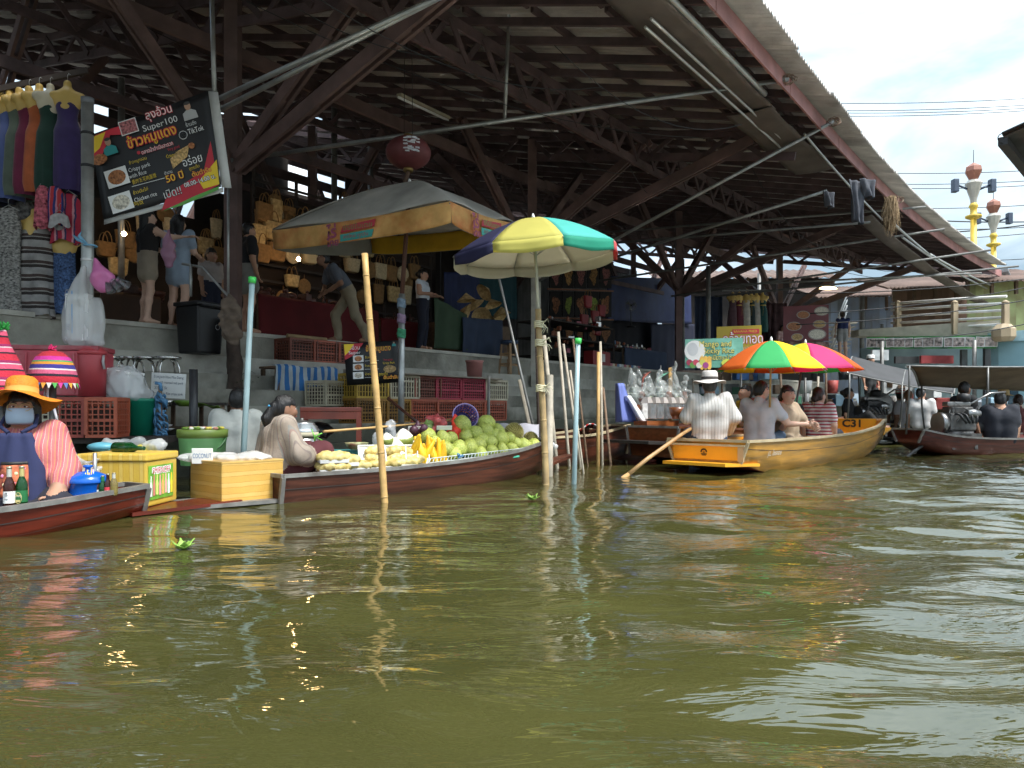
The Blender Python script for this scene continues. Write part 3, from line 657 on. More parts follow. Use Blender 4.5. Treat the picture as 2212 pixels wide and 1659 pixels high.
        if style == 'bun': ex = (ell(q(0, .125, .02), (.052, .05, .05)),)
        if style == 'lowbun': ex = (ell(q(0, .115, -.045), (.05, .045, .05)),)
        if style == 'pony': ex = (cone(q(.0, .105, .0), q(.0, .15, -.10), .045, .045), cone(q(.0, .15, -.10), q(.0, .13, -.24), .042, .015)); cf = lambda X: base(X, zb=-.4)
        if style == 'long': ex = (cone(q(-.045, .055, 0), q(-.065, .08, -.27), .06, .045), cone(q(.045, .055, 0), q(.065, .08, -.27), .06, .045)); cf = longcut
        if style == 'bob': ex = (cone(q(-.05, .04, 0), q(-.07, .035, -.11), .055, .04), cone(q(.05, .04, 0), q(.07, .035, -.11), .055, .04), ell(q(0, .06, -.06), (.07, .05, .08))); cf = longcut
        inst(mk(cf, ex), 'hair', u)
    u['_q'] = 0; del u['_q']
    return u, q, Q
def hat(q, Q, parent, mt, band=None, brim=.17, h=.10, r=.095, droop=.03, name='hat', z=.055, wav=.0, tilt=0.):
    m = M(); QQ = Q @ Matrix.Rotation(tilt, 3, 'X')
    prof = [(brim, -droop), (brim*.97, -droop+.006), (r*1.15, .0), (r, .015), (r*.99, .05), (r*.93, h*.85), (r*.75, h), (.001, h*1.02)]
    t = M().lathe(prof, 28, caps=False, ry=1.08, mis=[0, 0, 0, 1 if band else 0, 0, 0, 0])
    vs = []
    for v in t.v:
        rr = math.hypot(v[0], v[1]); a = math.atan2(v[1], v[0]); z0 = v[2]+(wav*math.sin(3*a+.7)*max(0, (rr-r)/max(.01, brim-r)) if rr > r else 0)
        vs.append(q(0, .01, z)+QQ @ Vector((v[0], v[1], z0)))
    b = len(m.v); m.v += [tuple(v) for v in vs]; m.f += t.f; m.mi += t.mi; m.sm += t.sm
    return m.build(name, [mt, band or mt], parent)
# ------------------------------------------------------------------ boats
WOODR = mat('varnished_red_wood', (.13, .018, .008), .30, var=.5, scale=3, stretch=(.5, 5, 9), dirt=.5, dirtcol=(.035, .012, .008), coat=.15, spec=.35, bump=.15, bscale=60)
WOODB = mat('worn_brown_wood', (.105, .032, .017), .40, var=.6, scale=3, stretch=(.5, 5, 9), dirt=.75, dirtcol=(.03, .015, .011), dscale=2.5, coat=.08, spec=.35, bump=.2, bscale=60)
WOODO = mat('orange_varnish_wood', (.24, .075, .022), .3, var=.4, scale=3, stretch=(.5, 5, 9), dirt=.3, dirtcol=(.09, .03, .014), coat=.3)
WOODK = mat('blackened_wood', (.022, .019, .017), .55, var=.5, scale=3, stretch=(.5, 5, 9), dirt=.4, dirtcol=(.06, .05, .042))
TRIMG = mat('grey_metal_strip', (.25, .24, .22), .5, metal=.4, var=.3, scale=9, dirt=.6, dirtcol=(.08, .06, .05))
YELB = mat('ochre_boat_paint', (.44, .22, .035), .5, var=.3, scale=2.5, stretch=(.4, 4, 6), dirt=.8, dirtcol=(.20, .13, .05), dscale=3.5, bump=.15, bscale=50)
YELB2 = mat('bright_orange_paint', (.72, .32, .012), .42, var=.10, scale=3, dirt=.25, dirtcol=(.45, .22, .03))
CREAM = mat('cream_trim_paint', (.50, .40, .24), .6, var=.25, scale=6, dirt=.5, dirtcol=(.2, .15, .09))
REDHULL = mat('dark_red_bottom', (.11, .012, .008), .5, var=.3, scale=4, dirt=.4, dirtcol=(.03, .01, .008))
def boat(name, label, loc, head_deg, st, outer, inner, rail, group=None, bow_plate=None, stern_plate=None, thwarts=(), rw=.045, rh=.03, floor=.05, bottom=None, end_trim=True, cat='boat', post=None):
    """st: stations (x, half width at rail, half width at bottom, z rail, z bottom), stern first; local x runs to the bow, y to port"""
    b = empty(name, loc, R(90-head_deg), label, cat, group)
    xs = np.array([s[0] for s in st]); A = np.array([s[1:] for s in st]); n = 26
    def S(x): return [float(np.interp(x, xs, A[:, i])) for i in range(4)]
    xx = [xs[0]+(xs[-1]-xs[0])*i/n for i in range(n+1)]
    # smooth the stations a little
    SS = [np.array(S(x)) for x in xx]
    for _ in range(3): SS = [SS[0]]+[(SS[i-1]+2*SS[i]+SS[i+1])/4 for i in range(1, n)]+[SS[-1]]
    th = .028
    for nm, mt, off in (('hull', [outer, bottom or outer], 0.), ('inner_planking', [inner, inner], th)):
        m = M(); rows = []
        for x, (wt, wb, zt, zb) in zip(xx, SS):
            k = wt-off; kb = max(.03, wb-off); z0 = zb+(floor if off else 0); mid = .55
            rows.append([Vector((x, -k, zt-(.004 if off else 0))), Vector((x, -(k*mid+kb*(1-mid))-(.012), zb+(zt-zb)*.45)), Vector((x, -kb, z0)), Vector((x, kb, z0)), Vector((x, (k*mid+kb*(1-mid))+.012, zb+(zt-zb)*.45)), Vector((x, k, zt-(.004 if off else 0)))])
        vs = [v for r in rows for v in r]; fs = []; mi = []
        for i in range(n):
            for j in range(5):
                q = [i*6+j, i*6+j+1, (i+1)*6+j+1, (i+1)*6+j]; fs.append(q if off else q[::-1]); mi.append(1 if j == 2 else 0)
        m.v = [tuple(v) for v in vs]; m.f = fs; m.mi = mi; m.sm = [True]*len(fs)
        for e in (0, n): m.f.append([e*6+j for j in range(6)]); m.mi.append(0); m.sm.append(False)
        hull = m.build(nm, mt, b) if not off else (m.build(nm, mt, b), hull)[1]
    for sg in (-1, 1):
        m = M()
        for i in range(n):
            a, c = SS[i], SS[i+1]; m.beam((xx[i], sg*(a[0]-.008), a[2]+rh*.4), (xx[i+1], sg*(c[0]-.008), c[2]+rh*.4), rw, rh)
        m.build('gunwale', rail, hull)
    for fr, mt_, w_ in ((.36, WOODK, .006), (.70, WOODK, .006)):
        for sg in (-1, 1):
            m = M(); pt = lambda i: (xx[i], sg*(SS[i][1]+(SS[i][0]-SS[i][1])*fr+.006+.018*min(fr, 1-fr)), SS[i][3]+(SS[i][2]-SS[i][3])*fr)
            for i in range(n): m.beam(pt(i), pt(i+1), .007, w_)
            m.build('plank_seam', mt_, hull)
    if end_trim:
        for e, dx in ((0, -.006), (n, .006)):
            a = SS[e]; m = M(); x = xx[e]+dx
            m.beam((x, -a[0]-.004, a[2]), (x, -max(.03, a[1])-.004, a[3]), .035, .03); m.beam((x, a[0]+.004, a[2]), (x, max(.03, a[1])+.004, a[3]), .035, .03); m.beam((x, -a[0], a[2]+rh*.45), (x, a[0], a[2]+rh*.45), .03, rh*1.05)
            m.build('end_strip', post or rail, hull)
    for nm, pl in (('bow_plate', bow_plate), ('stern_plate', stern_plate)):
        if pl:      # (x0, x1, half width at x0, half width at x1, z0, z1, thickness, material)
            x0, x1, w0, w1, z0, z1, t, mt = pl; m = M()
            m.add([(x0, -w0, z0), (x1, -w1, z1), (x1, w1, z1), (x0, w0, z0), (x0, -w0, z0-t), (x1, -w1, z1-t), (x1, w1, z1-t), (x0, w0, z0-t)],
                  [(0, 1, 2, 3) if x1 > x0 else (3, 2, 1, 0), (7, 6, 5, 4), (0, 4, 5, 1), (1, 5, 6, 2), (2, 6, 7, 3), (3, 7, 4, 0)]); m.build(nm, mt, b)
    for x, w in thwarts:
        a = S(x); M().box((x, 0, a[2]-.05), (w, 2*a[0]-.06, .03)).build('thwart', inner, b)
    return b, S
DARKBOTTOM = mat('boat_underside', (.03, .02, .015), .6)
fb, FS = boat('fruit_boat', 'long brown wooden boat loaded with pomelos, mangoes and durian', (-2.09, 6.17, 0), 43,
     [(0, .36, .30, .205, -.12), (1.0, .42, .34, .205, -.12), (2.0, .43, .33, .235, -.12), (2.8, .37, .26, .295, -.06), (3.6, .16, .10, .39, .09)], WOODB, WOODB, TRIMG,
     bow_plate=(3.5, 4.1, .14, .07, .10, .20, .03, WOODB), stern_plate=(.02, -.75, .30, .24, .03, .035, .03, TRIMG), thwarts=((.45, .22),), post=TRIMG)
rbt, RS = boat('vendor_boat', 'glossy dark red boat at the frame edge carrying the masked vendor', (-2.69-2.6*.545, 5.29-2.6*.839, 0), 33,
     [(-1.5, .42, .36, .17, -.1), (0, .44, .36, .155, -.12), (1.0, .43, .34, .155, -.12), (1.8, .34, .25, .165, -.08), (2.6, .15, .09, .20, .03)], WOODR, WOODR, TRIMG,
     bow_plate=(2.5, 3.35, .14, .20, .035, .045, .025, WOODR), post=TRIMG)
cb, CS = boat('paddle_boat', 'ochre yellow tour boat rowed from the stern, marked C31 inside', (2.30, 8.76, 0), 43,
     [(0, .52, .43, .375, .13), (.8, .56, .44, .37, -.05), (2.2, .56, .44, .37, -.1), (3.6, .53, .40, .39, -.1), (5.2, .36, .22, .46, .02), (6.25, .15, .08, .56, .22)], YELB, YELB2, CREAM,
     bow_plate=(6.2, 6.75, .14, .12, .33, .42, .03, YELB2), stern_plate=(.35, -.32, .50, .40, .12, .145, .035, YELB2), thwarts=((1.0, .2), (2.1, .2), (3.2, .2), (4.2, .2)), bottom=REDHULL, rw=.05)
def c31_paint():
    # transom: bright panel, cream batten, emblem; inside of the bow: C31; name on the side
    M().box((-.012, 0, .245), (.02, .86, .16)).build('transom_panel', YELB2, cb); M().box((-.022, 0, .335), (.03, .98, .022)).build('transom_batten', CREAM, cb)
    M().box((-.018, -.44, .24), (.022, .07, .17)).build('corner_pad', flat('pale_wood', (.5, .33, .17), .6), cb)
    F = plane_frame((-.027, .02, .25), (0, -1, 0), (0, 0, 1))
    e = M(); k = .001
    for j in range(9):
        a = math.pi*j/8; e.lathe([(.010, 0), (.010, .002)], 8, F @ Vector((math.cos(a)*.034, .006+math.sin(a)*.028, k)), rot=F.to_3x3())
    e.lathe([(.016, 0), (.016, .002)], 10, F @ Vector((0, .006, k)), rot=F.to_3x3()); e.lathe([(.008, 0), (.008, .003)], 8, F @ Vector((-.008, .012, k)), mi=1, rot=F.to_3x3()); e.lathe([(.008, 0), (.008, .003)], 8, F @ Vector((.008, .012, k)), mi=1, rot=F.to_3x3())
    e.merge(M().box((0, -.022, k), (.075, .012, .002)), F); e.merge(M().box((0, -.036, k), (.055, .008, .002)), F); e.build('emblem', [flat('emblem_brown', (.05, .02, .005)), YELB2], cb)
    # bow bulkhead with the number, seen from inside
    a = list(CS(5.05)); a[2] = .60; m = M(); m.add([(5.05, -a[0]+.03, a[2]), (5.05, a[0]-.03, a[2]), (5.05, a[1], .1), (5.05, -a[1], .1), (5.10, -a[0]+.03, a[2]), (5.10, a[0]-.03, a[2]), (5.10, a[1], .1), (5.10, -a[1], .1)], [(0, 1, 2, 3), (7, 6, 5, 4), (0, 4, 5, 1)])
    m.build('bow_board', YELB2, cb)
    F2 = plane_frame((5.044, .02, .515), (0, -1, 0), (0, 0, 1)); lettering('C31', .17, flat('stencil_black', (.015, .013, .01)), cb, F2, off=.006, sx=1.15)
    a = CS(1.0); F3 = plane_frame((.62, -.553, .235), (1, -.03, 0), (0, -.28, 1)); lettering('J.L. ไกรทอง', .085, flat('pale_letter', (.72, .70, .62)), cb, F3 @ T(0, 0, .012), sx=.9)
c31_paint()
bb, _ = boat('craft_boat', 'brown varnished boat with curved stern board, stacked with silver souvenirs', (1.95, 10.3, 0), 52,
     [(0, .47, .40, .50, .10), (1.2, .55, .42, .46, -.1), (3.0, .55, .42, .46, -.1), (4.6, .3, .2, .6, .1)], WOODO, WOODO, WOODO, stern_plate=(.4, -.55, .50, .42, .30, .34, .04, WOODK), bottom=REDHULL, post=TRIMG)
pb, PBS = boat('food_boat', 'low dark wooden boat holding the steamer pot and glass cabinet', (-2.75, 7.25, 0), 47,
     [(0, .34, .28, .26, -.1), (1.2, .42, .32, .25, -.1), (2.6, .42, .32, .27, -.1), (3.6, .22, .14, .36, .05)], WOODB, WOODB, WOODB, post=WOODK)
ob, _ = boat('moored_boat', 'worn empty boat with grey bow behind the bamboo poles', (-.9, 9.2, 0), 49,
     [(0, .36, .3, .38, -.1), (1.2, .45, .34, .36, -.1), (2.4, .42, .32, .38, -.1), (3.4, .20, .12, .50, .08)], WOODB, WOODB, CREAM, post=CREAM)
o2, _ = boat('dark_boat', 'dark red boat end with red and white striped cushion beside thin poles', (.9, 11.4, 0), 50,
     [(0, .42, .34, .42, .0), (1.2, .5, .38, .40, -.1), (2.6, .5, .38, .42, -.1), (3.6, .3, .2, .5, .1)], REDHULL, WOODB, WOODB, stern_plate=(.3, -.4, .42, .3, .2, .2, .03, WOODK))
m = M(); m.grid(lambda u, v: (1.02+.34*u, 11.1+.25*v, .44+.11*math.sin(math.pi*u)*(1-.6*v*v)), 10, 5, thick=.02)
tag(m.build('cushion', stripe_mat('red_white_stripe', [((.65, .05, .04), 1), ((.8, .78, .75), 1)], .085, 'X')), 'red and white striped cushion lying in the dark boat', 'cushion')
# ------------------------------------------------------------------ stalls on the upper floor
FZ = 1.95
def Yt(px, t): return (3.49+t)/(.6025-.798*(px-1106)/1600)
def F(px, t, z=FZ): return PW(px, z, Yt(px, t))
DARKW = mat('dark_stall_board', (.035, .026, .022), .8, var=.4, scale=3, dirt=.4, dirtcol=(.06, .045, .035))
PLANKW = mat('old_plank', (.16, .10, .06), .75, var=.35, scale=4, stretch=(1, 6, 6), dirt=.4, dirtcol=(.06, .045, .03), bump=.3)
CORR = mat('grey_zinc_sheet', (.20, .20, .195), .6, metal=.2, var=.3, scale=2, dirt=.5, dirtcol=(.10, .08, .07))
def cloth(name, corners, mt, nu=24, nv=16, wav=.03, waves=5, thick=.006, sag=0., seed=0, out=None, parent=None):
    """hanging cloth between four corners (top left, top right, bottom right, bottom left)"""
    a, b, c, d = [Vector(p) for p in corners]; n = (b-a).cross(d-a).normalized() if out is None else Vector(out).normalized(); q = random.Random(seed); ph = q.uniform(0, 6)
    def fn(u, v):
        p = a.lerp(b, u).lerp(d.lerp(c, u), v); w = wav*(.25+.75*v)*(math.sin(2*math.pi*waves*u+ph+1.1*math.sin(5*u+v*2+ph))+.4*math.sin(4.7*math.pi*waves*u*.5+ph*2+3*v))
        return p+n*w-Vector((0, 0, sag*4*u*(1-u)*(1-.4*v)))
    m = M().grid(fn, nu, nv, thick=thick); o = m.build(name, mt)
    if parent is not None: W2(o, parent)
    return o
def panel(name, p0, p1, z0, z1, mt, th=.03, ripple=0., parent=None):
    p0, p1 = Vector(p0), Vector(p1); m = M(); L = (p1-p0).length
    if ripple:
        n = int(L/.19)*4; d = (p1-p0).normalized(); nn = d.cross(Vector((0, 0, 1)))
        m.grid(lambda u, v: p0.lerp(p1, u)+nn*.02*math.cos(2*math.pi*u*L/.19)+Vector((0, 0, z0+(z1-z0)*v-p0.lerp(p1, u).z)), n, 1, thick=.004)
    else:
        a, b = p0.copy(), p1.copy(); a.z = b.z = (z0+z1)/2; m.beam(a, b, th, z1-z0)
    o = m.build(name, mt)
    if parent is not None: W2(o, parent)
    return o
# rear partitions that close the hall: boards of different heights with gaps between them
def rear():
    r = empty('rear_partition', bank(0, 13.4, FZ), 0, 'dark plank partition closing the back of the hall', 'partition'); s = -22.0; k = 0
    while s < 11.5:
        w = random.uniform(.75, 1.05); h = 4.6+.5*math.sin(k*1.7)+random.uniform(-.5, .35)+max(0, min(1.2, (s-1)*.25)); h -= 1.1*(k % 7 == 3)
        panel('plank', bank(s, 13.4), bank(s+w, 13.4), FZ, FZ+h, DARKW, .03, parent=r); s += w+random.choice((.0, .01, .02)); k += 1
    z = empty('zinc_wall', bank(15, 12.5, FZ), 0, 'grey corrugated zinc wall at the back of the far stalls', 'wall'); s = 9.5; 
    while s < 19:
        panel('zinc_sheet', bank(s, 12.6+.004*(int(s*10) % 2)), bank(s+.82, 12.6), FZ, FZ+4.9+random.uniform(-.1, .1), CORR, ripple=1, parent=z); s += .8
    # roofs and walls of the sheds beyond the hall, seen through the gaps
    b = empty('rear_shed', bank(0, 26, FZ), 0, 'brown shed with low pitched roof beyond the back of the hall', 'building')
    for i in range(14):
        s = -30+i*3.2; m = M(); m.grid(lambda u, v: bank(s+3.1*u, 21+7*v, 5.6+1.6*v+.03*math.cos(2*math.pi*u*3.1/.155)), 60, 1, thick=.01); W2(m.build('roof_sheet', SHEET), b)
    for i in range(34):
        s = -30+i*1.3; panel('wall_board', bank(s, 27), bank(s+1.28, 27), FZ, 5.4+.3*math.sin(i), PLANKW, .03, parent=b)
rear()
# ---- dresses on torso forms
FORM = mat('yellow_torso_plastic', (.62, .42, .12), .45, var=.08)
FORMW = mat('pale_torso_plastic', (.62, .56, .42), .45, var=.08)
def dress_meshes():
    prof = [(0, .10, .055), (-.04, .135, .075), (-.12, .135, .10), (-.24, .108, .082), (-.32, .112, .085), (-.45, .152, .115), (-.75, .165, .125), (-1.05, .175, .13), (-1.16, .16, .12)]
    zs = [p[0] for p in prof]; m = M(); n = 36; k = 34
    for i in range(k+1):
        z = -1.16*i/k; w = np.interp(-z, [-q for q in zs], [p[1] for p in prof]); d = np.interp(-z, [-q for q in zs], [p[2] for p in prof])
        fl = .012*min(1, max(0, (-z-.4)/.5)); top = 1.-.25*max(0, (.08+z)/.08)
        for j in range(n):
            a = 2*math.pi*j/n; r = 1+fl/.15*math.sin(9*a+2*math.sin(3*a)+z*2); m.v.append((w*r*math.cos(a)*top, d*r*math.sin(a), z+(-.05*max(0, -math.sin(a))*max(0, 1+z/.06) if i < 3 else 0)))
    for i in range(k):
        for j in range(n): m.f.append([i*n+(j+1) % n, i*n+j, (i+1)*n+j, (i+1)*n+(j+1) % n]); m.mi.append(0); m.sm.append(True)
    t = sdf_M([cone((0, 0, .045), (0, 0, .14), .046, .043), cone((0, 0, .03), (-.15, 0, -.02), .05, .055), cone((0, 0, .03), (.15, 0, -.02), .05, .055), cone((0, .0, .0), (0, 0, -.15), .09, .10), ell((-.06, 0, -.08), (.09, .08, .12)), ell((.06, 0, -.08), (.09, .08, .12))], .014, .03)
    hk = M().tube([(0, 0, .18), (0, 0, .24), (.015, 0, .265), (.03, 0, .25)], .004, 5)
    belt = M(); belt.lathe([(.112, -.012), (.114, .012)], 24, (0, 0, -.275), ry=.78, caps=False)
    belt.tube([(.02, -.095, -.28), (.03, -.11, -.45), (.015, -.115, -.62)], .006, 5)
    return m, t, hk, belt
DM = dress_meshes(); _dm = {}
def dress(loc, rz, col, label, group=None, form=None, s=1., beltcol=None, name='dress_on_form'):
    u = empty(name, loc, rz, label, 'dress', group); u.scale = (s, s, s)
    key = tuple(col); fm = form or FORM
    mt = mat('dress_%.2f_%.2f_%.2f' % key, col, .85, var=.22, scale=9, sheen=.3, bump=.3, bscale=9)
    for nm, mm, ma in (('gown', DM[0], mt), ('torso_form', DM[1], fm), ('hook', DM[2], GALV)):
        kk = (nm, ma.name)
        if kk not in _dm: _dm[kk] = mm.mesh(nm, ma)
        inst(_dm[kk], nm, u)
    if beltcol is not None: inst(DM[3].mesh('belt', beltcol), 'belt', u)
    return u
BAR = M(); bar_a, bar_b = P(-60, 205, 9.2), P(190, 152, 9.6); BAR.beam(bar_a, bar_b, .05, .07); tag(BAR.build('garment_rail', DARKW), 'dark timber rail carrying the row of coloured dresses', 'rail')
GOLD = mat('gold_belt', (.55, .36, .08), .35, metal=.7)
for px, py, col, rz, lab in ((2, 232, (.012, .014, .04), 70, 'navy dress at the frame edge, first on the rail'), (21, 226, (.07, .10, .26), 62, 'slate blue dress on the rail between navy and grey-green'), (42, 221, (.10, .13, .10), 62, 'grey-green dress on the rail beside the slate blue one'),
        (63, 218, (.16, .012, .05), 62, 'burgundy dress hanging between grey-green and orange'), (85, 213, (.42, .10, .03), 58, 'orange dress with tied waist on the rail'), (109, 213, (.006, .045, .03), 58, 'dark green dress squeezed between orange and purple'), (146, 206, (.042, .022, .12), 12, 'purple dress hanging nearest the galvanised pole')):
    dress(P(px, py, 9.35), R(rz), col, lab, 'dresses on the left rail', None if px != 109 else FORMW, 1.05)
# ---- patterned clothes below the rail
ELE = stripe_mat('elephant_band_cloth', [((.30, .29, .28), 1.2), ((.025, .018, .016), .5), ((.26, .25, .24), .2), ((.05, .03, .025), .5)], .17, 'Z', warp=.02, bump=.4, var=.5)
INDI = mat('indigo_cloth', (.015, .03, .09), .9, var=.7, scale=40, hue=(.07, .13, .28), bump=.4, bscale=20)
BWP = mat('black_white_pattern', (.02, .02, .025), .9, var=.8, scale=30, hue=(.30, .29, .27), bump=.4, bscale=20, stretch=(1, 1, 1.6))
def garment(loc, w, h, dpt, mt, label, rz=0., taper=1.15, name='hanging_garment', group='clothes hanging under the dress rail', wav=.15, form=True):
    u = empty(name, loc, rz, label, 'clothing', group); m = M(); n, k = 32, 18; q = random.Random(label); p1, p2 = q.uniform(0, 6), q.uniform(0, 6)
    for i in range(k+1):
        v = i/k; ww = w/2*(.55+.45*min(1, v*7))*(1+(taper-1)*v); dd = dpt/2*(.6+.4*min(1, v*5))
        for j in range(n): a = 2*math.pi*j/n; r = 1+wav*(.2+.8*v)*math.sin(6*a+p1+1.5*math.sin(2*a+p2+2*v)); m.v.append((ww*r*math.cos(a), dd*r*math.sin(a), -h*v+.03*math.sin(3*a+p2)*v))
    for i in range(k):
        for j in range(n): m.f.append([i*n+(j+1) % n, i*n+j, (i+1)*n+j, (i+1)*n+(j+1) % n]); m.mi.append(0); m.sm.append(True)
    m.f.append(list(range(n))); m.mi.append(0); m.sm.append(False)
    m.build('fabric', mt, u)
    if form: inst(_dm.setdefault(('torso_form', FORM.name), DM[1].mesh('torso_form', FORM)), 'torso_form', u, (0, 0, -.02))
    else: M().tube([(-w*.4, 0, -.02), (0, 0, .05), (w*.4, 0, -.02)], .006, 5).tube([(0, 0, .05), (0, 0, .12), (.02, 0, .13)], .004, 5).build('hanger', GALV, u)
    return u
garment(P(75, 478, 9.3), .40, 1.20, .22, ELE, 'elephant-banded shirt dress on a yellow torso form', 0)
garment(P(138, 515, 9.4), .24, .98, .18, INDI, 'mottled indigo dress on a small torso form by the pole', .2)
garment(P(18, 452, 9.2), .34, 1.30, .2, BWP, 'black and white patterned trousers hanging at the frame edge', 0, .9, form=False)
garment(P(45, 415, 9.55), .34, 1.45, .2, mat('grey_band_cloth', (.07, .065, .06), .9, var=.7, scale=18, hue=(.2, .19, .18)), 'grey patterned skirt behind the elephant shirt', 0, form=False)
garment(P(92, 402, 9.2), .14, .52, .12, mat('red_floral', (.32, .02, .03), .85, var=.8, scale=25, hue=(.5, .12, .16)), 'red floral scarf hanging under the green dress', .3, 1.3, form=False)
garment(P(118, 404, 9.25), .22, .50, .14, stripe_mat('red_navy_stripe', [((.45, .03, .04), 1.2), ((.02, .03, .16), .8), ((.5, .2, .25), .4)], .08, 'X', warp=.05), 'red and navy striped sarong hanging in the cluster', -.2, 1.5, form=False)
garment(P(148, 420, 9.3), .26, .60, .14, stripe_mat('crimson_blue_stripe', [((.40, .02, .05), 1.5), ((.55, .25, .28), .5), ((.03, .03, .10), .4)], .11, 'X', warp=.06), 'crimson sarong bunched beside the galvanised pole', .1, 1.5, form=False)
garment(P(128, 462, 9.15), .20, .16, .12, mat('white_lace', (.5, .48, .48), .85, var=.3, scale=20), 'white lace top hem under the red sarongs', 0, 1.2, form=False)
cloth('backdrop_cloth', (bank(-9.5, 8.4, 6.0), bank(-5.0, 8.4, 6.0), bank(-5.0, 8.4, 1.98), bank(-9.5, 8.4, 1.98)), mat('black_backdrop', (.012, .011, .011), .95), wav=.05); tag(bpy.data.objects['backdrop_cloth'], 'black backdrop cloth behind the hanging clothes', 'cloth')
bpy.data.objects['backdrop_cloth'].location.z -= 1.2
# ---- woven goods, carvings, tables
STRAW = mat('straw_weave', (.48, .31, .12), .85, var=.3, scale=18, bump=.9, bscale=90, hue=(.58, .42, .2))
STRAWD = mat('brown_straw_weave', (.27, .15, .055), .85, var=.3, scale=18, bump=.9, bscale=90)
CREAMW = mat('cream_crochet', (.58, .46, .28), .9, var=.25, scale=25, bump=.9, bscale=70)
STRIPEB = stripe_mat('black_cream_basket', [((.55, .45, .28), 1), ((.02, .018, .016), .8)], .075, 'X', bump=.5)
BLKB = stripe_mat('banded_bag', [((.56, .46, .27), 3), ((.02, .018, .016), .35), ((.56, .46, .27), .5), ((.02, .018, .016), .3)], .34, 'Z', bump=.6)
CARV = mat('dark_carving', (.045, .016, .011), .45, var=.5, scale=15, bump=.5, bscale=40)
REDC = mat('dark_red_cloth', (.115, .008, .010), .9, var=.2, scale=3)
def bag_mesh(kind):
    m = M(); n, k = 24, 10
    w, h, d, tp = {'tote': (.36, .32, .13, .86), 'tall': (.26, .40, .10, .8), 'round': (.34, .34, .08, 1.), 'basket': (.34, .26, .22, .82)}[kind]
    for i in range(k+1):
        v = i/k
        if kind == 'round': ww = w/2*math.sqrt(max(.02, 1-(2*v-1)**2)); dd = d/2*math.sqrt(max(.1, 1-(2*v-1)**2))
        else: ww = w/2*(tp+(1-tp)*v)*(1 if v > .12 else .8+.2*v/.12); dd = d/2*(.75+.25*v)
        for j in range(n):
            a = 2*math.pi*j/n; c, s = math.cos(a), math.sin(a); e = .55; m.v.append((ww*math.copysign(abs(c)**e, c), dd*math.copysign(abs(s)**e, s), h*v-h))
    for i in range(k):
        for j in range(n): m.f.append([i*n+j, i*n+(j+1) % n, (i+1)*n+(j+1) % n, (i+1)*n+j]); m.mi.append(0); m.sm.append(True)
    m.f.append(list(range(n))[::-1]); m.mi.append(0); m.sm.append(False)
    hd = M()
    if kind != 'round':
        for sg in (-1, 1): hd.tube([(w*.24*math.cos(math.pi*i/8), sg*d*.35, -.03+.22*math.sin(math.pi*i/8)) for i in range(9)], .009, 5)
    else: hd.tube([(0, 0, -.02), (0, 0, .1)], .006, 5)
    return m, hd
BAGK = {k: bag_mesh(k) for k in ('tote', 'tall', 'round', 'basket')}; _bag = {}
def bag(loc, kind, mt, label, rz=.65, s=1., group='straw bags on the stall wall', name='straw_bag'):
    u = empty(name, loc, rz, label, 'bag', group); u.scale = (s, s, s)
    for nm, mm, ma in (('bag_body', BAGK[kind][0], mt), ('handle', BAGK[kind][1], STRAWD)):
        kk = (nm, kind, ma.name)
        if kk not in _bag: _bag[kk] = mm.mesh(nm, ma)
        inst(_bag[kk], nm, u)
    return u
RZB = R(90-37)                                        # along the bank
def table(name, s0, s1, t0, t1, h, mt, label, cover=True):
    """a stall table: board, legs and a cloth that hangs to the floor in front"""
    u = empty(name, bank((s0+s1)/2, t0, FZ), 0, label, 'table'); m = M(); pts = [bank(s0, t0), bank(s1, t0), bank(s1, t1), bank(s0, t1)]
    m.add([(p.x, p.y, z) for z in (FZ+h-.03, FZ+h) for p in pts], [(3, 2, 1, 0), (4, 5, 6, 7), (0, 1, 5, 4), (1, 2, 6, 5), (2, 3, 7, 6), (3, 0, 4, 7)]); W2(m.build('table_top', PLANKW), u)
    for s in (s0+.08, s1-.08):
        for t in (t0+.08, t1-.08): W2(M().beam(bank(s, t, FZ), bank(s, t, FZ+h-.03), .05, .05).build('leg', PLANKW), u)
    if cover:
        m = M(); L = s1-s0
        prof = [(t1-t0, h+.012), (0, h+.012), (-.035, h-.03), (-.04, h*.5), (-.05, .02)]
        def fn(a, v):
            x = v*(len(prof)-1); i = min(len(prof)-2, int(x)); f = x-i; dt = prof[i][0]*(1-f)+prof[i+1][0]*f; z = prof[i][1]*(1-f)+prof[i+1][1]*f
            return bank(s0+L*a, t0+dt-(.02*math.sin(a*L*9+2*math.sin(a*L*3))*max(0, v-.3)), FZ+z)
        m.grid(fn, 40, 20, thick=.005); W2(m.build('cover', mt), u)
    return u
def sfor(px, t): p = F(px, t); return (p.x-2.5)*.6025+(p.y-9.1)*.798
table('stall_table', sfor(555, 7.9), sfor(815, 7.9), 7.9, 8.7, .82, REDC, 'stall table draped in dark red cloth under the straw bags')
table('carving_table', sfor(215, 9.2), sfor(345, 9.2), 9.2, 9.9, .75, mat('brown_plastic_cloth', (.07, .035, .02), .6), 'table of small carvings behind the two women on the walkway')
table('souvenir_table', sfor(820, 8.3), sfor(905, 8.3), 8.3, 9.0, .75, REDC, 'small red covered table behind the big umbrella pole')
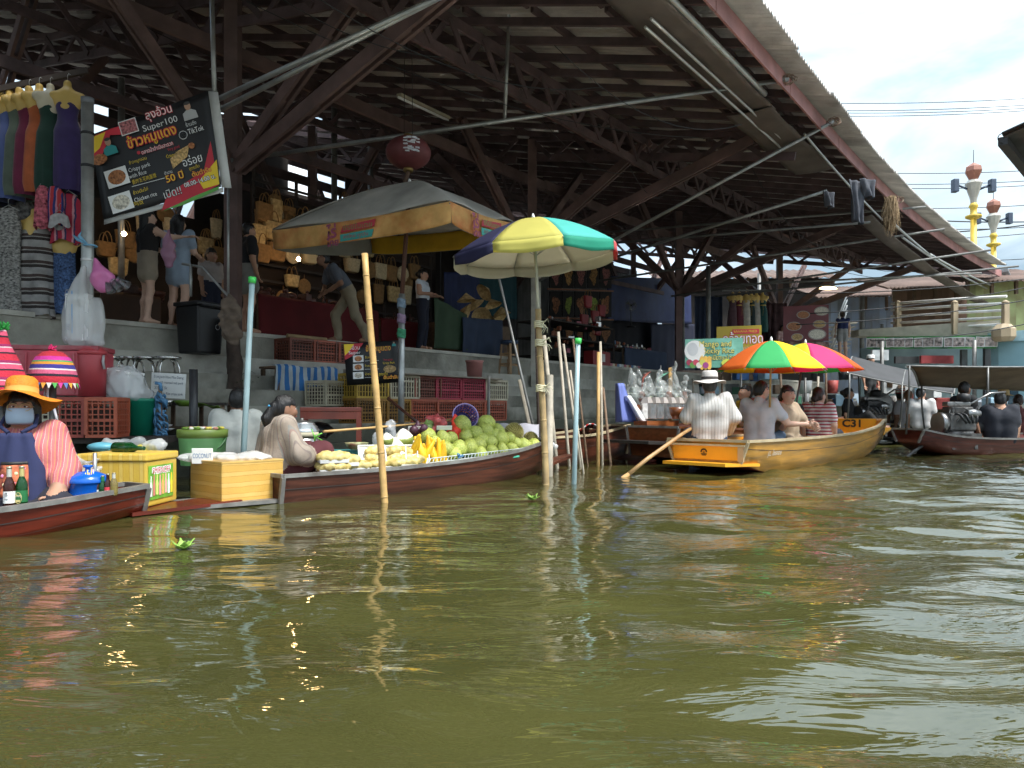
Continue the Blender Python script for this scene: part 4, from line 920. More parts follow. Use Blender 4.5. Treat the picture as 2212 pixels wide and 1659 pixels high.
# bag wall: a board of slats with bags hung in rows
bw = empty('bag_rack', F(700, 9.4), 0, 'timber slat rack holding the straw bags', 'rack')
for i in range(9): W2(M().beam(F(545, 9.5, 2.7+i*.33), F(935, 9.5, 2.7+i*.33), .03, .05).build('slat', DARKW), bw)
for px in (548, 640, 735, 830, 930): W2(M().beam(F(px, 9.55, FZ), F(px, 9.55, 5.6), .06, .06).build('upright', DARKW), bw)
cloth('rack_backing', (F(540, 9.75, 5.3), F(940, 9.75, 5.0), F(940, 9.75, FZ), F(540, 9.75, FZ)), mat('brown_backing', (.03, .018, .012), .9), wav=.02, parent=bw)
BAGS = [(572, 440, 'tote', STRAWD, 'brown'), (597, 432, 'tall', STRAW, 'tall pale'), (560, 486, 'tall', STRAW, 'small pale'), (590, 480, 'tote', STRAW, 'golden'), (625, 478, 'tote', STRAWD, 'brown flat'), (655, 470, 'basket', STRIPEB, 'black and cream striped'), (700, 478, 'tote', BLKB, 'cream black-banded'), (735, 480, 'tote', CREAMW, 'pale cream'),
        (565, 528, 'tote', STRAWD, 'square brown'), (598, 526, 'tote', STRAWD, 'wide brown'), (632, 530, 'round', CREAMW, 'round fringed cream'), (668, 540, 'basket', BLKB, 'cream bucket-shaped'), (745, 520, 'tote', BLKB, 'cream line-trimmed'), (770, 505, 'tall', STRAW, 'narrow golden'), (795, 520, 'tote', STRAW, 'plain straw'), (760, 560, 'basket', CREAMW, 'deep cream'),
        (800, 565, 'round', STRAWD, 'round brown flower'), (822, 570, 'tote', CREAMW, 'flower-spotted cream'), (845, 575, 'tote', STRAWD, 'flower-spotted tan'), (870, 575, 'round', CREAMW, 'round flower'), (895, 572, 'tote', STRAWD, 'tan flower tote'), (818, 615, 'tall', STRAWD, 'long brown'), (850, 620, 'tote', STRAW, 'diamond-woven'), (880, 618, 'tall', CREAMW, 'slim pale')]
for px, py, kd, mt, ds in BAGS:
    p = P(px, py, Yt(px, 9.25)); bag(p, kd, mt, '%s straw bag hung on the slat rack' % ds, RZB+random.uniform(-.15, .15), 1.12)
# flower discs on the spotted bags belong to the wall of bags
q = random.Random(4); CV = [M().ball((0, 0, .05), (.03, .03, .06), 8, 6).ball((0, 0, .13), (.022, .022, .025), 8, 6).box((0, 0, .008), (.07, .05, .016)), M().ball((0, 0, .05), (.09, .03, .04), 8, 6).ball((.08, 0, .09), (.03, .02, .03), 8, 6).box((-.05, 0, .02), (.02, .03, .04)).box((.05, 0, .02), (.02, .03, .04)), M().box((0, 0, .05), (.16, .11, .10), bev=.015), M().lathe([(.05, 0), (.08, .03), (.085, .06), (.08, .06), (.045, .015)], 14)]
CVM = [c.mesh('wood_carving', CARV) for c in CV]+[c.mesh('wood_carving', mat('red_brown_carving', (.10, .03, .018), .45, var=.4, scale=15)) for c in CV]
for i in range(46):
    px = q.uniform(560, 800); t = q.uniform(8.0, 8.6); p = F(px, t, FZ+.835)
    o = inst(CVM[q.randrange(8)], 'wood_carving', None, p, (0, 0, q.uniform(0, 6)), (q.uniform(1, 1.6),)*3); tag(o, 'small dark wood carving on the red draped table', 'carving', 'carvings on the red table')
for i in range(30):
    px = q.uniform(215, 345); p = F(px, q.uniform(9.25, 9.8), FZ+.765); o = inst(CVM[q.randrange(8)], 'wood_carving', None, p, (0, 0, q.uniform(0, 6)), (q.uniform(1, 1.7),)*3); tag(o, 'small brown carving on the table behind the two women', 'carving', 'carvings behind the walkway')
for i in range(12):
    px = q.uniform(822, 900); p = F(px, q.uniform(8.35, 8.9), FZ+.765); o = inst(CVM[q.randrange(8)], 'wood_carving', None, p, (0, 0, q.uniform(0, 6)), (q.uniform(1, 1.5),)*3); tag(o, 'small carving on the table behind the big umbrella pole', 'carving', 'carvings behind the umbrella')
# shelf of baskets behind the banner
for i in range(14):
    px = 225+q.uniform(0, 260); p = P(px, q.uniform(440, 560), Yt(px, 10.4)); bag(p, q.choice(('tote', 'basket', 'round', 'tall')), q.choice((STRAW, STRAWD, STRAWD, CREAMW)), '%s straw bag in the shade behind the women on the walkway' % ('pale brown golden dark tan cream wide narrow round square tall small faded ribbed'.split()[i]), RZB, 1.0, 'bags behind the banner')
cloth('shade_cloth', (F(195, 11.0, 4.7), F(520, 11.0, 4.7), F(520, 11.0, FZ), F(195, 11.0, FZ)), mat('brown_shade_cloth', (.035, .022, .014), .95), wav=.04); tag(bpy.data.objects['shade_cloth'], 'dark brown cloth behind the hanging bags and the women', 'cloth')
for i in range(18):
    px = 560+q.uniform(0, 370); p = P(px, q.choice((425, 455, 600, 625))+q.uniform(-8, 8), Yt(px, 9.4)); bag(p, q.choice(('tote', 'basket', 'round', 'tall')), q.choice((STRAW, STRAWD, STRAWD, STRAWD, CREAMW)), 'straw bag packed deep in the rack, partly hidden by others', RZB, .95, 'bags packed deep in the rack')
for k, (px, py, t) in enumerate(((268, 505, 9.4), (645, 560, 8.4))):
    u = empty('lamp_bulb', P(px, py, Yt(px, t)), 0, ['lit warm bulb over the carvings behind the women', 'lit warm bulb over the carvings under the bag rack'][k], 'lamp', 'lit stall bulbs'); M().ball((0, 0, 0), .04, 12, 8).build('bulb', mat('bulb_glow', (1, .62, .28), .4, var=.02, emit=45), u); M().tube([(0, 0, .04), (0, 0, .9)], .006, 5).build('flex', WIRE, u)
# ---- curtains, covered stalls and hats right of the bag wall
NAVY = mat('navy_tarp', (.012, .022, .085), .7, var=.3, scale=3, bump=.5, bscale=5); NAVY2 = mat('slate_cloth', (.030, .045, .085), .85, var=.2, scale=3); TEALD = mat('dark_teal_cloth', (.008, .045, .055), .85, var=.25, scale=3); GREENC = mat('dark_green_cover', (.030, .055, .028), .85, var=.25, scale=3)
def hang(px0, px1, y0, y1, t, mt, label, name='curtain', **k):
    Ya, Yb = Yt(px0, t), Yt(px1, t); y0 = y0 if isinstance(y0, tuple) else (y0, y0); y1 = y1 if isinstance(y1, tuple) else (y1, y1)
    o = cloth(name, (P(px0, y0[0], Ya), P(px1, y0[1], Yb), P(px1, y1[1], Yb), P(px0, y1[0], Ya)), mt, **k); tag(o, label, 'curtain'); return o
hang(958, 1035, 588, 690, 9.0, NAVY, 'navy cloth curtain behind the conical hats'); hang(1033, 1115, 590, 690, 9.05, TEALD, 'dark teal cloth curtain next to the navy one')
hang(936, 1008, (640, 680), (752, 757), 7.3, GREENC, 'dark green cover hanging over the stall by the woman in white', 'stall_cover', wav=.05, waves=2)
hang(998, 1085, (685, 692), (762, 772), 7.25, NAVY2, 'slate blue cover on the stall below the conical hats', 'stall_cover', wav=.04, waves=3)
m = M(); pts = [bank(sfor(990, 7.4), 7.4), bank(sfor(1100, 7.4), 7.4), bank(sfor(1100, 7.4), 8.6), bank(sfor(990, 7.4), 8.6)]; m.add([(p.x, p.y, z) for z in (1.96, 2.75) for p in pts], [(3, 2, 1, 0), (4, 5, 6, 7), (0, 1, 5, 4), (1, 2, 6, 5), (2, 3, 7, 6), (3, 0, 4, 7)])
tag(m.build('display_stand', PLANKW), 'plank display stand carrying the pile of conical hats', 'stand')
HATM = M().lathe([(.20, 0), (.195, .004), (.10, .085), (.012, .16), (.001, .165)], 22, caps=False).lathe([(.198, .0), (.10, .078), (.001, .155)], 22, caps=False).mesh('conical_hat', STRAW)
for k, (px, py, rx, ry, sc) in enumerate(((1008, 650, 0, .1, 1.15), (1045, 632, .9, .3, 1.15), (1010, 675, 1.2, -.4, 1.1), (1040, 685, 1.25, .2, 1.2), (1065, 660, .2, .3, 1.1), (1078, 690, .5, .5, 1.15), (1030, 660, .6, -.5, 1.1), (1058, 695, 1.0, -.2, 1.1), (1085, 678, .1, .1, 1.1))):
    o = inst(HATM, 'conical_hat', None, P(px, py, Yt(px, 7.8)), (rx, ry, px), (sc,)*3); tag(o, 'straw conical hat, %s' % ('point up at the near side of the pile', 'standing on edge at the top of the pile', 'leaning below the one at the near side', 'leaning at the front centre of the pile', 'point up at the back centre', 'tilted low at the far side', 'wedged in the middle of the pile', 'lying low at the front far corner', 'flat at the far end of the pile')[k], 'hat', 'conical hats in a pile')
# ---- textile stall, tarp stall, fan
PIC = [mat('textile_%d' % i, c, .85, var=.75, scale=sc, hue=h, bump=.3) for i, (c, h, sc) in enumerate((((.16, .05, .02), (.36, .16, .06), 22), ((.03, .07, .015), (.25, .32, .05), 26), ((.05, .025, .012), (.35, .18, .05), 18), ((.12, .02, .02), (.28, .12, .04), 20), ((.02, .015, .014), (.3, .12, .05), 14), ((.05, .03, .06), (.28, .10, .08), 20)))]
tw = empty('textile_rack', F(1240, 9.6), 0, 'rack of black panels with embroidered animal pictures', 'rack')
for r in range(4):
    for c in range(5):
        px = 1188+c*27; y0 = 505+r*62; t = 9.6; Ya = Yt(px, t); a, b = P(px, y0, Ya), P(px+25, y0+1, Yt(px+25, t)); a2, b2 = P(px, y0+55, Ya), P(px+25, y0+56, Yt(px+25, t))
        W2(M().prism([a, b, b2, a2], (b-a).cross(a2-a).normalized()*.03).build('backing_board', mat('black_panel', (.012, .010, .010), .9)), tw)
        nn = (b-a).cross(a2-a).normalized()*-.006; ins = lambda u, v: a.lerp(b, u).lerp(a2.lerp(b2, u), v)+nn
        bl = M(); k = 18; rr = random.Random(r*9+c); f1, f2 = rr.uniform(.2, .5), rr.randint(2, 5)
        pts = [ins(.5+(.30+.09*math.sin(f2*2*math.pi*i/k+f1*9))*math.cos(2*math.pi*i/k), .5+(.32+.09*math.cos(3*2*math.pi*i/k+f1*5))*math.sin(2*math.pi*i/k)) for i in range(k)]
        bl.prism(pts, nn*.6); W2(bl.build('embroidery', PIC[(r*5+c*3) % 6]), tw)
for r in range(4): W2(M().beam(P(1183, 500+r*62, Yt(1183, 9.55)), P(1325, 505+r*62, Yt(1325, 9.55)), .03, .05).build('rail', mat('orange_rail', (.25, .09, .03), .6)), tw)
F2 = plane_frame(P(1271, 687, Yt(1271, 9.4)), bank(1, 0)-bank(0, 0), (0, 0, 1)); W2(lettering('THAILAND', .11, CREAMW, None, F2), tw)
tz = hang(1310, 1492, (595, 600), (690, 700), 10.2, NAVY, 'navy tarpaulin hung across the stall behind the fan', 'tarpaulin', sag=.05, waves=4)
hang(1310, 1420, 692, 800, 10.6, mat('void_shade_black', (.006, .006, .010), .95), 'black sheet standing in for the dark void under the navy tarpaulin', 'curtain'); hang(1405, 1500, 700, 800, 10.3, mat('deep_navy_cloth', (.006, .009, .03), .9), 'deep navy cloth hanging at the end of the trinket stall', 'curtain')  # first sheet: black colour stands in for the shaded void below the tarpaulin
def fan(loc, rz, label):
    u = empty('stand_fan', loc, rz, label, 'fan'); g = M(); 
    for r in (.05, .09, .13, .17, .205): g.tube([(r*math.cos(a), -.06*math.cos(r*6), r*math.sin(a)) for a in np.linspace(0, 2*math.pi, 25)], .004, 4)
    for i in range(24): a = i*math.pi/12; g.tube([(.03*math.cos(a), -.065, .03*math.sin(a)), (.13*math.cos(a), -.05, .13*math.sin(a)), (.205*math.cos(a), -.02, .205*math.sin(a))], .003, 4)
    g.build('guard', GALVD, u); b = M(); 
    for i in range(3): a = i*2.094; b.grid(lambda p, v: ((.03+.14*p)*math.cos(a+.7*v), -.02+.03*v, (.03+.14*p)*math.sin(a+.7*v)), 4, 4, thick=.003)
    b.build('blade', flat('fan_blade', (.35, .38, .36), .4), u); M().lathe([(.03, -.07), (.035, .06)], 12, rot=Matrix.Rotation(R(90), 3, 'X')).build('motor', WIRE, u); M().tube([(0, .06, 0), (0, .06, -.75)], .015).lathe([(.16, -.78), (.16, -.75)], 16, (0, .06, 0)).build('stand', WIRE, u); return u
fan(P(1363, 660, Yt(1363, 9.2)), RZB-R(60), 'round wall fan in front of the navy tarpaulin')
table('trinket_table', sfor(1325, 7.6), sfor(1405, 7.6), 7.6, 8.4, .70, NAVY2, 'trinket table beside the red bags at the quay edge', True)
TR = [mat('trinket_silver', (.6, .6, .58), .25, metal=.9), flat('trinket_white', (.7, .7, .68)), flat('trinket_blue', (.10, .2, .35)), flat('trinket_rust', (.3, .1, .05)), flat('trinket_cream', (.55, .48, .35)), flat('trinket_pink', (.5, .15, .2))]
TRM = [M().box((0, 0, .05), (.09, .05, .10), bev=.01), M().lathe([(.035, 0), (.04, .05), (.02, .09), (.025, .12)], 10), M().ball((0, 0, .045), .045, 8, 6), M().box((0, 0, .06), (.13, .03, .12), bev=.006)]
TRS = [[t.mesh('trinket', mm) for t in TRM] for mm in TR]
for i in range(60):
    px = q.uniform(1328, 1404); p = F(px, q.uniform(7.65, 8.3), FZ+.715+ (.11 if i % 3 == 0 else 0)); o = inst(TRS[q.randrange(6)][q.randrange(4)], 'trinket', None, p, (0, 0, q.uniform(0, 6))); tag(o, 'small souvenir on the trinket table', 'souvenir', 'souvenirs on the trinket table')
for i in range(18):
    px = 1315+i*5; p = F(px, 7.35, FZ+.05); o = inst(TRS[(i*5) % 6][3], 'trinket', None, p, (0, 0, RZB)); tag(o, 'small boxed souvenir in the row at the foot of the trinket table', 'souvenir', 'row of boxed souvenirs')
REDB = mat('red_leather', (.26, .018, .022), .5, var=.2)
for i, (px, py) in enumerate(((1270, 640), (1285, 672), (1300, 660), (1290, 700), (1262, 680))): bag(P(px, py, Yt(px, 8.2)), 'tote', REDB, 'red leather bag at the textile stall, %s' % ('highest of five', 'middle of five', 'farthest along the stall', 'lowest of five', 'nearest the embroidered panels')[i], RZB, 1.1, 'red bags at the textile stall', 'red_bag')
m = M().box((0, 0, .22), (.95, .3, .44)); o = m.build('red_chest', REDB, None, F(1290, 7.2), RZB); tag(o, 'red covered chest with a paper notice at the quay edge', 'chest')
M().box((.1, -.155, .26), (.16, .004, .22)).build('notice', flat('paper', (.75, .75, .72)), o)
q2 = random.Random(11)
for i in range(30):
    px = q2.uniform(1180, 1300); p = P(px, q2.uniform(690, 775), Yt(px, 7.9)); p.z = max(p.z, FZ+.0)
    o = inst(TRS[q2.choice((3, 3, 4, 0, 5))][q2.randrange(4)], 'trinket', None, p, (0, 0, q2.uniform(0, 6)), (1.3,)*3); tag(o, 'small brown souvenir heaped below the textile rack', 'souvenir', 'souvenirs below the textile rack')
m = M(); pts = [bank(sfor(1178, 7.7), 7.7), bank(sfor(1305, 7.7), 7.7), bank(sfor(1305, 7.7), 8.8), bank(sfor(1178, 7.7), 8.8)]
for zz in (2.25, 2.75, 3.2): m.add([(p.x, p.y, z) for z in (zz-.04, zz) for p in pts], [(3, 2, 1, 0), (4, 5, 6, 7), (0, 1, 5, 4), (1, 2, 6, 5), (2, 3, 7, 6), (3, 0, 4, 7)])
for p in pts: m.beam((p.x, p.y, FZ), (p.x, p.y, 3.2), .05, .05)
tag(m.build('souvenir_shelf', DARKW), 'dark shelf unit under the embroidered textiles', 'shelf')
# ------------------------------------------------------------------ crates, coolers and kitchen things on the steps
_cr = {}
def crate(loc, rz, mt, label, w=.6, d=.4, h=.36, group='plastic crates on the steps', big=False, name='plastic_crate'):
    u = empty(name, loc, rz, label, 'crate', group); key = (w, d, h, big, mt.name)
    if key not in _cr:
        m = M(); nx = max(5, round(w/.055)); ny = max(4, round(d/.055)); nz = 7 if not big else 4; e = .012
        for sx in (-1, 1):
            for i in range(ny+1): m.box((sx*(w/2-e/2), -d/2+d*i/ny, h/2), (e, .012 if not big else .02, h))
            for k in range(nz+1): m.box((sx*(w/2-e/2), 0, h*k/nz), (e*.9, d, .012))
        for sy in (-1, 1):
            for i in range(nx+1): m.box((-w/2+w*i/nx, sy*(d/2-e/2), h/2), (.012 if not big else .02, e, h))
            for k in range(nz+1): m.box((0, sy*(d/2-e/2), h*k/nz), (w, e*.9, .012 if k not in (3,) else .03))
        r = M()
        for sy in (-1, 1): r.box((0, sy*(d/2), h-.015), (w+.03, .024, .035)); r.box((0, sy*(d/2), .01), (w+.01, .02, .03))
        for sx in (-1, 1): r.box((sx*(w/2), 0, h-.015), (.024, d+.03, .034)); r.box((sx*w/2, 0, .01), (.02, d+.01, .028))
        for sx in (-1, 1):
            for sy in (-1, 1): r.box((sx*w/2, sy*d/2, h/2), (.03, .03, h-.05))
        b = M().box((0, 0, .012), (w-.03, d-.03, .016)).box((0, 0, h*.42), (w-.06, d-.06, h*.72), mi=1)  # second box: dark brown mottled block filling most of the crate
        _cr[key] = (m.mesh('lattice', mt), r.mesh('rim', mt), b.mesh('base', [mt, mat('crate_dark_load', (.05, .03, .022), .9, var=.5, scale=20)]))
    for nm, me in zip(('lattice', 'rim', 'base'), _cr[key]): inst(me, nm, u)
    return u
CRR = mat('red_crate', (.33, .055, .035), .5, var=.25, scale=6, dirt=.4, dirtcol=(.12, .04, .03)); CRM = mat('magenta_crate', (.36, .028, .055), .5, var=.25, scale=6, dirt=.35, dirtcol=(.14, .03, .04)); CRO = mat('orange_crate', (.38, .085, .04), .5, var=.25, scale=6, dirt=.4, dirtcol=(.15, .05, .035))
CRY = mat('yellow_crate', (.52, .34, .045), .5, var=.2, scale=6, dirt=.3, dirtcol=(.2, .12, .03)); CRD = mat('ochre_crate', (.32, .16, .025), .5, var=.25, scale=6, dirt=.5, dirtcol=(.10, .05, .015)); CRW = mat('cream_crate', (.48, .43, .31), .55, var=.2, scale=6, dirt=.5, dirtcol=(.2, .16, .11)); CRB = mat('brown_crate', (.21, .06, .035), .55, var=.25, scale=6, dirt=.5, dirtcol=(.07, .03, .02))
def on(px, t, z): p = F(px, t, z); return p
BK = R(90-37.05)
for i, (px, mt, lab) in enumerate(((785, CRD, 'dark ochre crate, bottom row, first behind the bamboo pole'), (836, CRD, 'ochre crate in the bottom row under the white crate'), (898, CRO, 'orange-red crate in the bottom row beside the umbrella pole'), (953, CRO, 'orange crate in the bottom row, second from the umbrella pole'), (1004, CRO, 'orange crate behind the blue basket in the bottom row'), (1052, CRO, 'orange crate at the free end of the bottom row'))):
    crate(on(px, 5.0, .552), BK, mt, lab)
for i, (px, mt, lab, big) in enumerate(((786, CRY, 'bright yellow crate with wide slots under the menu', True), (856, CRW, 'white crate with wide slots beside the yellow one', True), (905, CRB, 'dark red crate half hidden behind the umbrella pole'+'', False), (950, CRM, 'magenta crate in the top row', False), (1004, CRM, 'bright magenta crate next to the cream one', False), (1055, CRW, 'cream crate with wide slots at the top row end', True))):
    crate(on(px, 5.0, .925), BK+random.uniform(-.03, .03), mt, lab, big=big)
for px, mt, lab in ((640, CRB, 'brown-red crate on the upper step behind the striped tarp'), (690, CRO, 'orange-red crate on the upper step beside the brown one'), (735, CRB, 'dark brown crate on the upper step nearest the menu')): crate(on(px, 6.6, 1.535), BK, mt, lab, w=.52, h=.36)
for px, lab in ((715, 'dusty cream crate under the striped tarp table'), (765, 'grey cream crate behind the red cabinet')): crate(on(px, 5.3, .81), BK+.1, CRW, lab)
m = M()
for i in range(7): m.beam(on(745, 4.72+i*.085, 1.312), on(1082, 4.72+i*.085, 1.300+.004*(i % 2)), .08, .022)
tag(m.build('plank_cover', mat('weathered_plank', (.30, .26, .21), .85, var=.3, scale=4, bump=.4)), 'weathered planks laid over the top row of crates', 'planks')
m = M(); 
for i in range(3): m.tube([on(620, 6.5+i*.1, 1.935), on(705, 6.5+i*.1, 1.93)], .03, 8)
tag(m.build('bamboo_bundle', mat('dry_bamboo', (.34, .24, .12), .7, var=.3, scale=6)), 'short bamboo poles lying on the brown crates', 'bamboo')
def bucket(loc, r, h, mt, label, name='bucket', rim=.012, handle=True, flare=.82, cat='bucket', lid=None):
    u = empty(name, loc, random.uniform(-.3, .3), label, cat); m = M().lathe([(r*flare, 0), (r*.98, h*.9), (r*1.06, h*.92), (r*1.06, h), (r*.99, h), (r*.9, h*.5), (r*flare*.95, .02), (.001, .02)], 24); m.build('shell', mt, u)
    if handle: M().tube([(r*1.02*math.cos(a), -.01-r*.35*math.sin(a), h*.94+r*.12*math.sin(a)) for a in np.linspace(0, math.pi, 13)], .006, 5).build('handle', mt, u)
    return u
PINKP = mat('faded_pink_plastic', (.46, .20, .18), .5, var=.15, scale=4, dirt=.3, dirtcol=(.3, .15, .13))
bucket(on(1025, 5.0, 1.325), .155, .30, PINKP, 'faded pink bucket standing on the plank cover')
# wooden stool with a blue seat on the step
st = empty('tall_stool', on(1100, 6.65, 1.53), BK, 'tall wooden stool with blue round seat on the upper step', 'stool'); STW = mat('stool_wood', (.33, .20, .10), .6, var=.25, scale=6)
M().lathe([(.19, .70), (.21, .72), (.21, .76), (.19, .78), (.001, .78)], 20).build('seat', mat('blue_seat', (.025, .05, .10), .6), st)
for sx in (-1, 1):
    for sy in (-1, 1): M().beam((sx*.17, sy*.17, 0), (sx*.12, sy*.12, .70), .05, .05).build('leg', STW, st)
for zz, k in ((.22, .155), (.45, .14)):
    for sy in (-1, 1): M().beam((-k, sy*k, zz), (k, sy*k, zz), .025, .035).build('stretcher', STW, st); M().beam((sy*k, -k, zz+.03), (sy*k, k, zz+.03), .025, .035).build('stretcher', STW, st)
# striped tarp over a table on the step
STR = stripe_mat('blue_white_tarp', [((.03, .16, .42), 1), ((.45, .50, .52), 1)], .13, 'X', warp=.03, bump=.3, var=.25)
tu = empty('tarp_table', on(660, 5.7, .80), BK, 'plank table half covered by a blue and white striped tarp', 'table')
def tfn(u, v):
    if v < .3: return (-.55+1.1*u, .30-1.1*v, .60+.015*math.sin(9*u))
    return (-.56+1.12*u+.02*math.sin(5*v), -.03-.05*math.sin(u*26+v*2)*(v-.3), .60-.40*(v-.3)/.7+.02*math.sin(14*u)*(v > .9))
M().grid(tfn, 60, 18, thick=.004).build('tarp', STR, tu); M().box((0, .17, .57), (1.1, .4, .03)).build('table_top', PLANKW, tu)
for sx in (-.5, .5):
    for sy in (0, .34): M().beam((sx, sy, 0), (sx, sy, .55), .05, .05).build('leg', PLANKW, tu)
# left group: coolers, crates, bin, stools
PINKC = mat('scuffed_pink_cooler', (.42, .055, .075), .5, var=.22, scale=5, dirt=.65, dirtcol=(.50, .22, .22), dscale=3)
pl = M().box((0, 0, 0), (1.9, .6, .06)).build('crate_platform', DARKW, None, P(150, 950, 7.45)+Vector((0, .1, 0)), R(12)); tag(pl, 'dark plank platform carrying crates behind the vendor', 'platform')
for px, mt, lab in ((60, CRW, 'cream crate half hidden behind the orange hat'), (115, CRW, 'pale cream crate under the pink cooler'), (164, CRR, 'red-brown crate beside the galvanised pole under the cooler'), (233, CRO, 'orange-red crate left of the green bin')): crate(P(px, 943, 7.4), R(10), mt, lab, w=.265, d=.36, h=.385, group='crates behind the vendor')
def bottle_mesh(h=.25, r=.031):
    return M().lathe([(r*.92, 0), (r, .006), (r, h*.55), (r*.8, h*.64), (r*.42, h*.76), (r*.40, h*.96)], 14, mi=0).lathe([(r*1.015, h*.14), (r*1.015, h*.42)], 14, mi=1, caps=False).lathe([(r*.45, h*.76), (r*.43, h*.955)], 12, mi=2, caps=False).lathe([(r*.48, h*.955), (r*.50, h), (r*.40, h*1.005)], 12, mi=3)
ck = empty('ice_cooler', P(112, 857, 7.5), R(10), 'large scuffed pink cooler box with bottle stickers', 'cooler')
M().box((0, .2, .24), (.86, .46, .46), bev=.02, top=1.03).build('box', PINKC, ck); M().box((0, .2, .495), (.90, .50, .05), bev=.012).build('lid', PINKC, ck)
for x in (-.22, .22): M().box((x, -.045, .24), (.015, .012, .40)).build('rib', PINKC, ck)
for x, sd in ((-.10, 0), (.33, 1)):
    m = M(); pf = [(-.035, 0), (.035, 0), (.035, .17), (.013, .24), (.013, .31), (-.013, .31), (-.013, .24), (-.035, .17)]; m.prism([(x+a, -.047, .06+b) for a, b in pf], (0, -.004, 0)); m.build('bottle_sticker', flat('sticker_green', (.02, .06, .03)), ck)
    m = M(); m.prism([(x-.028, -.0525, .08), (x+.028, -.0525, .08), (x+.028, -.0525, .19), (x-.028, -.0525, .19)], (0, -.002, 0)); m.build('sticker_label', flat('sticker_red', (.30, .06, .03)), ck)
ck2 = empty('round_cooler', P(198, 857, 7.62), R(0), 'round red drink cooler with grey handle behind the pole', 'cooler')
M().lathe([(.13, 0), (.14, .42), (.135, .43)], 24).build('drum', mat('red_plastic', (.42, .05, .06), .45), ck2); M().lathe([(.143, .43), (.143, .46), (.11, .50), (.001, .505)], 24).build('lid', mat('red_plastic', (.42, .05, .06)), ck2); M().tube([(.14, -.03, .42), (.15, -.06, .36), (.16, -.05, .28)], .014, 6).build('handle', flat('grey_plastic', (.4, .38, .38)), ck2)
bucket(P(301, 942, 7.9), .175, .40, mat('green_plastic', (.008, .22, .13), .45, var=.12, scale=4), 'tall green plastic bin beside the orange crate', 'plastic_bin', handle=False, flare=.8, cat='bin')
FOAM = mat('foam_box', (.78, .78, .76), .6, var=.05)
PLAST = mat('clear_plastic_bag', (.75, .77, .78), .18, var=.05, alpha=.38, spec=.6); PLASTW = mat('milky_plastic_bag', (.86, .87, .86), .25, var=.05, alpha=.5, bump=.4, bscale=10)
fs = empty('foam_box_stack', P(272, 862, 7.85), R(-10), 'stack of white foam food boxes in a clear bag on the green bin', 'food boxes')
for i in range(9): M().box((-.05+.012*math.sin(i), 0, .02+i*.034), (.34, .26, .030), bev=.008, rot=Matrix.Rotation(R(10), 3, 'Y')).build('foam_box', FOAM, fs)
def bagshape(name, prims, mt, parent=None, seed=0, res=.02, amp=.012, f=22, loc=None, st=(1, 1, 1)): 
    me = sdf_mesh(name, prims, res, [mt], .06, None, folds(amp, f, seed, st)); o = inst(me, name, parent)
    if loc is not None: o.location = loc
    return o
bagshape('plastic_wrap', [ell((-.04, 0, .16), (.26, .19, .20)), ell((.1, 0, .05), (.18, .17, .1))], PLAST, fs, 3)
# stainless stools, nested
for i, px in enumerate((237, 282, 312, 362)):
    u = empty('steel_stool', on(px, 6.55, 1.545) if False else P(px, 832, 8.6), R(20*i), ['steel stool with round top nearest the pole, behind the foam boxes', 'steel stool with round top, second from the pole', 'steel stool with round top, third from the pole', 'steel stool with round top behind the handwritten board'][i], 'stool', 'steel stools on the step')
    M().lathe([(.14, .30), (.15, .305), (.15, .325), (.14, .33), (.001, .33)], 20).build('seat', mat('stainless', (.62, .61, .58), .22, metal=.95, var=.1), u)
    for k in range(4):
        a = k*math.pi/2+.4; c, s_ = math.cos(a), math.sin(a); M().tube([(c*.06, s_*.06, .30), (c*.12, s_*.12, .27), (c*.145, s_*.145, .2), (c*.155, s_*.155, 0)], .011, 6).build('leg', _mats['stainless'], u)
# galvanised pole with its bags
gp = empty('galvanised_pole', P(189, 960, 8.0), 0, 'thick galvanised pole with straps, standing in front of the pink cooler', 'pole')
z0 = P(189, 960, 8.0).z; zt_ = P(185, 212, 8.0).z-z0
M().tube([(0, 0, -.3), (0, 0, zt_)], .062, 18).build('tube', mat('zinc_pole', (.44, .45, .43), .45, metal=.6, var=.2, scale=8, dirt=.5, dirtcol=(.22, .2, .18)), gp); M().lathe([(.064, zt_-.06), (.066, zt_), (.001, zt_+.002)], 18).build('cap', flat('grey_cap', (.18, .19, .21)), gp)
for zz in (P(0, 292, 8).z-z0, P(0, 362, 8).z-z0, P(0, 565, 8).z-z0, P(0, 600, 8).z-z0): M().lathe([(.064, zz), (.068, zz+.005), (.068, zz+.025), (.064, zz+.03)], 18).build('strap', WIRE if zz > 2 else mat('silver_tape', (.6, .6, .58), .3, metal=.5), gp)
M().lathe([(.066, -.02), (.085, 0), (.085, .12), (.066, .14)], 14).build('foot_sleeve', mat('rusty_sleeve', (.17, .08, .055), .8), gp)
m = M()
for k in range(6): m.tube([(.09*math.cos(a+k), .09*math.sin(a+k), .16+.02*k+.02*math.sin(3*a)) for a in np.linspace(0, 6.3, 14)], .008, 5)
m.tube([(.05, -.08, .2), (-.15, -.15, .12), (-.35, -.1, .05), (-.5, 0, .1)], .01, 5); m.build('rope_wrap', mat('old_rope', (.16, .11, .075), .9), gp)
bu = empty('carrier_bag', P(172, 575, 7.9), 0, 'milky plastic bag of white goods hanging left of the pole', 'bag'); bagshape('bag_film', [ell((-.03, 0, -.56), (.15, .09, .33)), cone((.04, 0, -.02), (0, 0, -.35), .03, .10), ell((.12, .05, -.60), (.13, .07, .27)), cone((-.1, 0, -.75), (.2, .03, -.82), .06, .05)], PLASTW, bu, 5, amp=.014, f=26, st=(1, 1, .15))
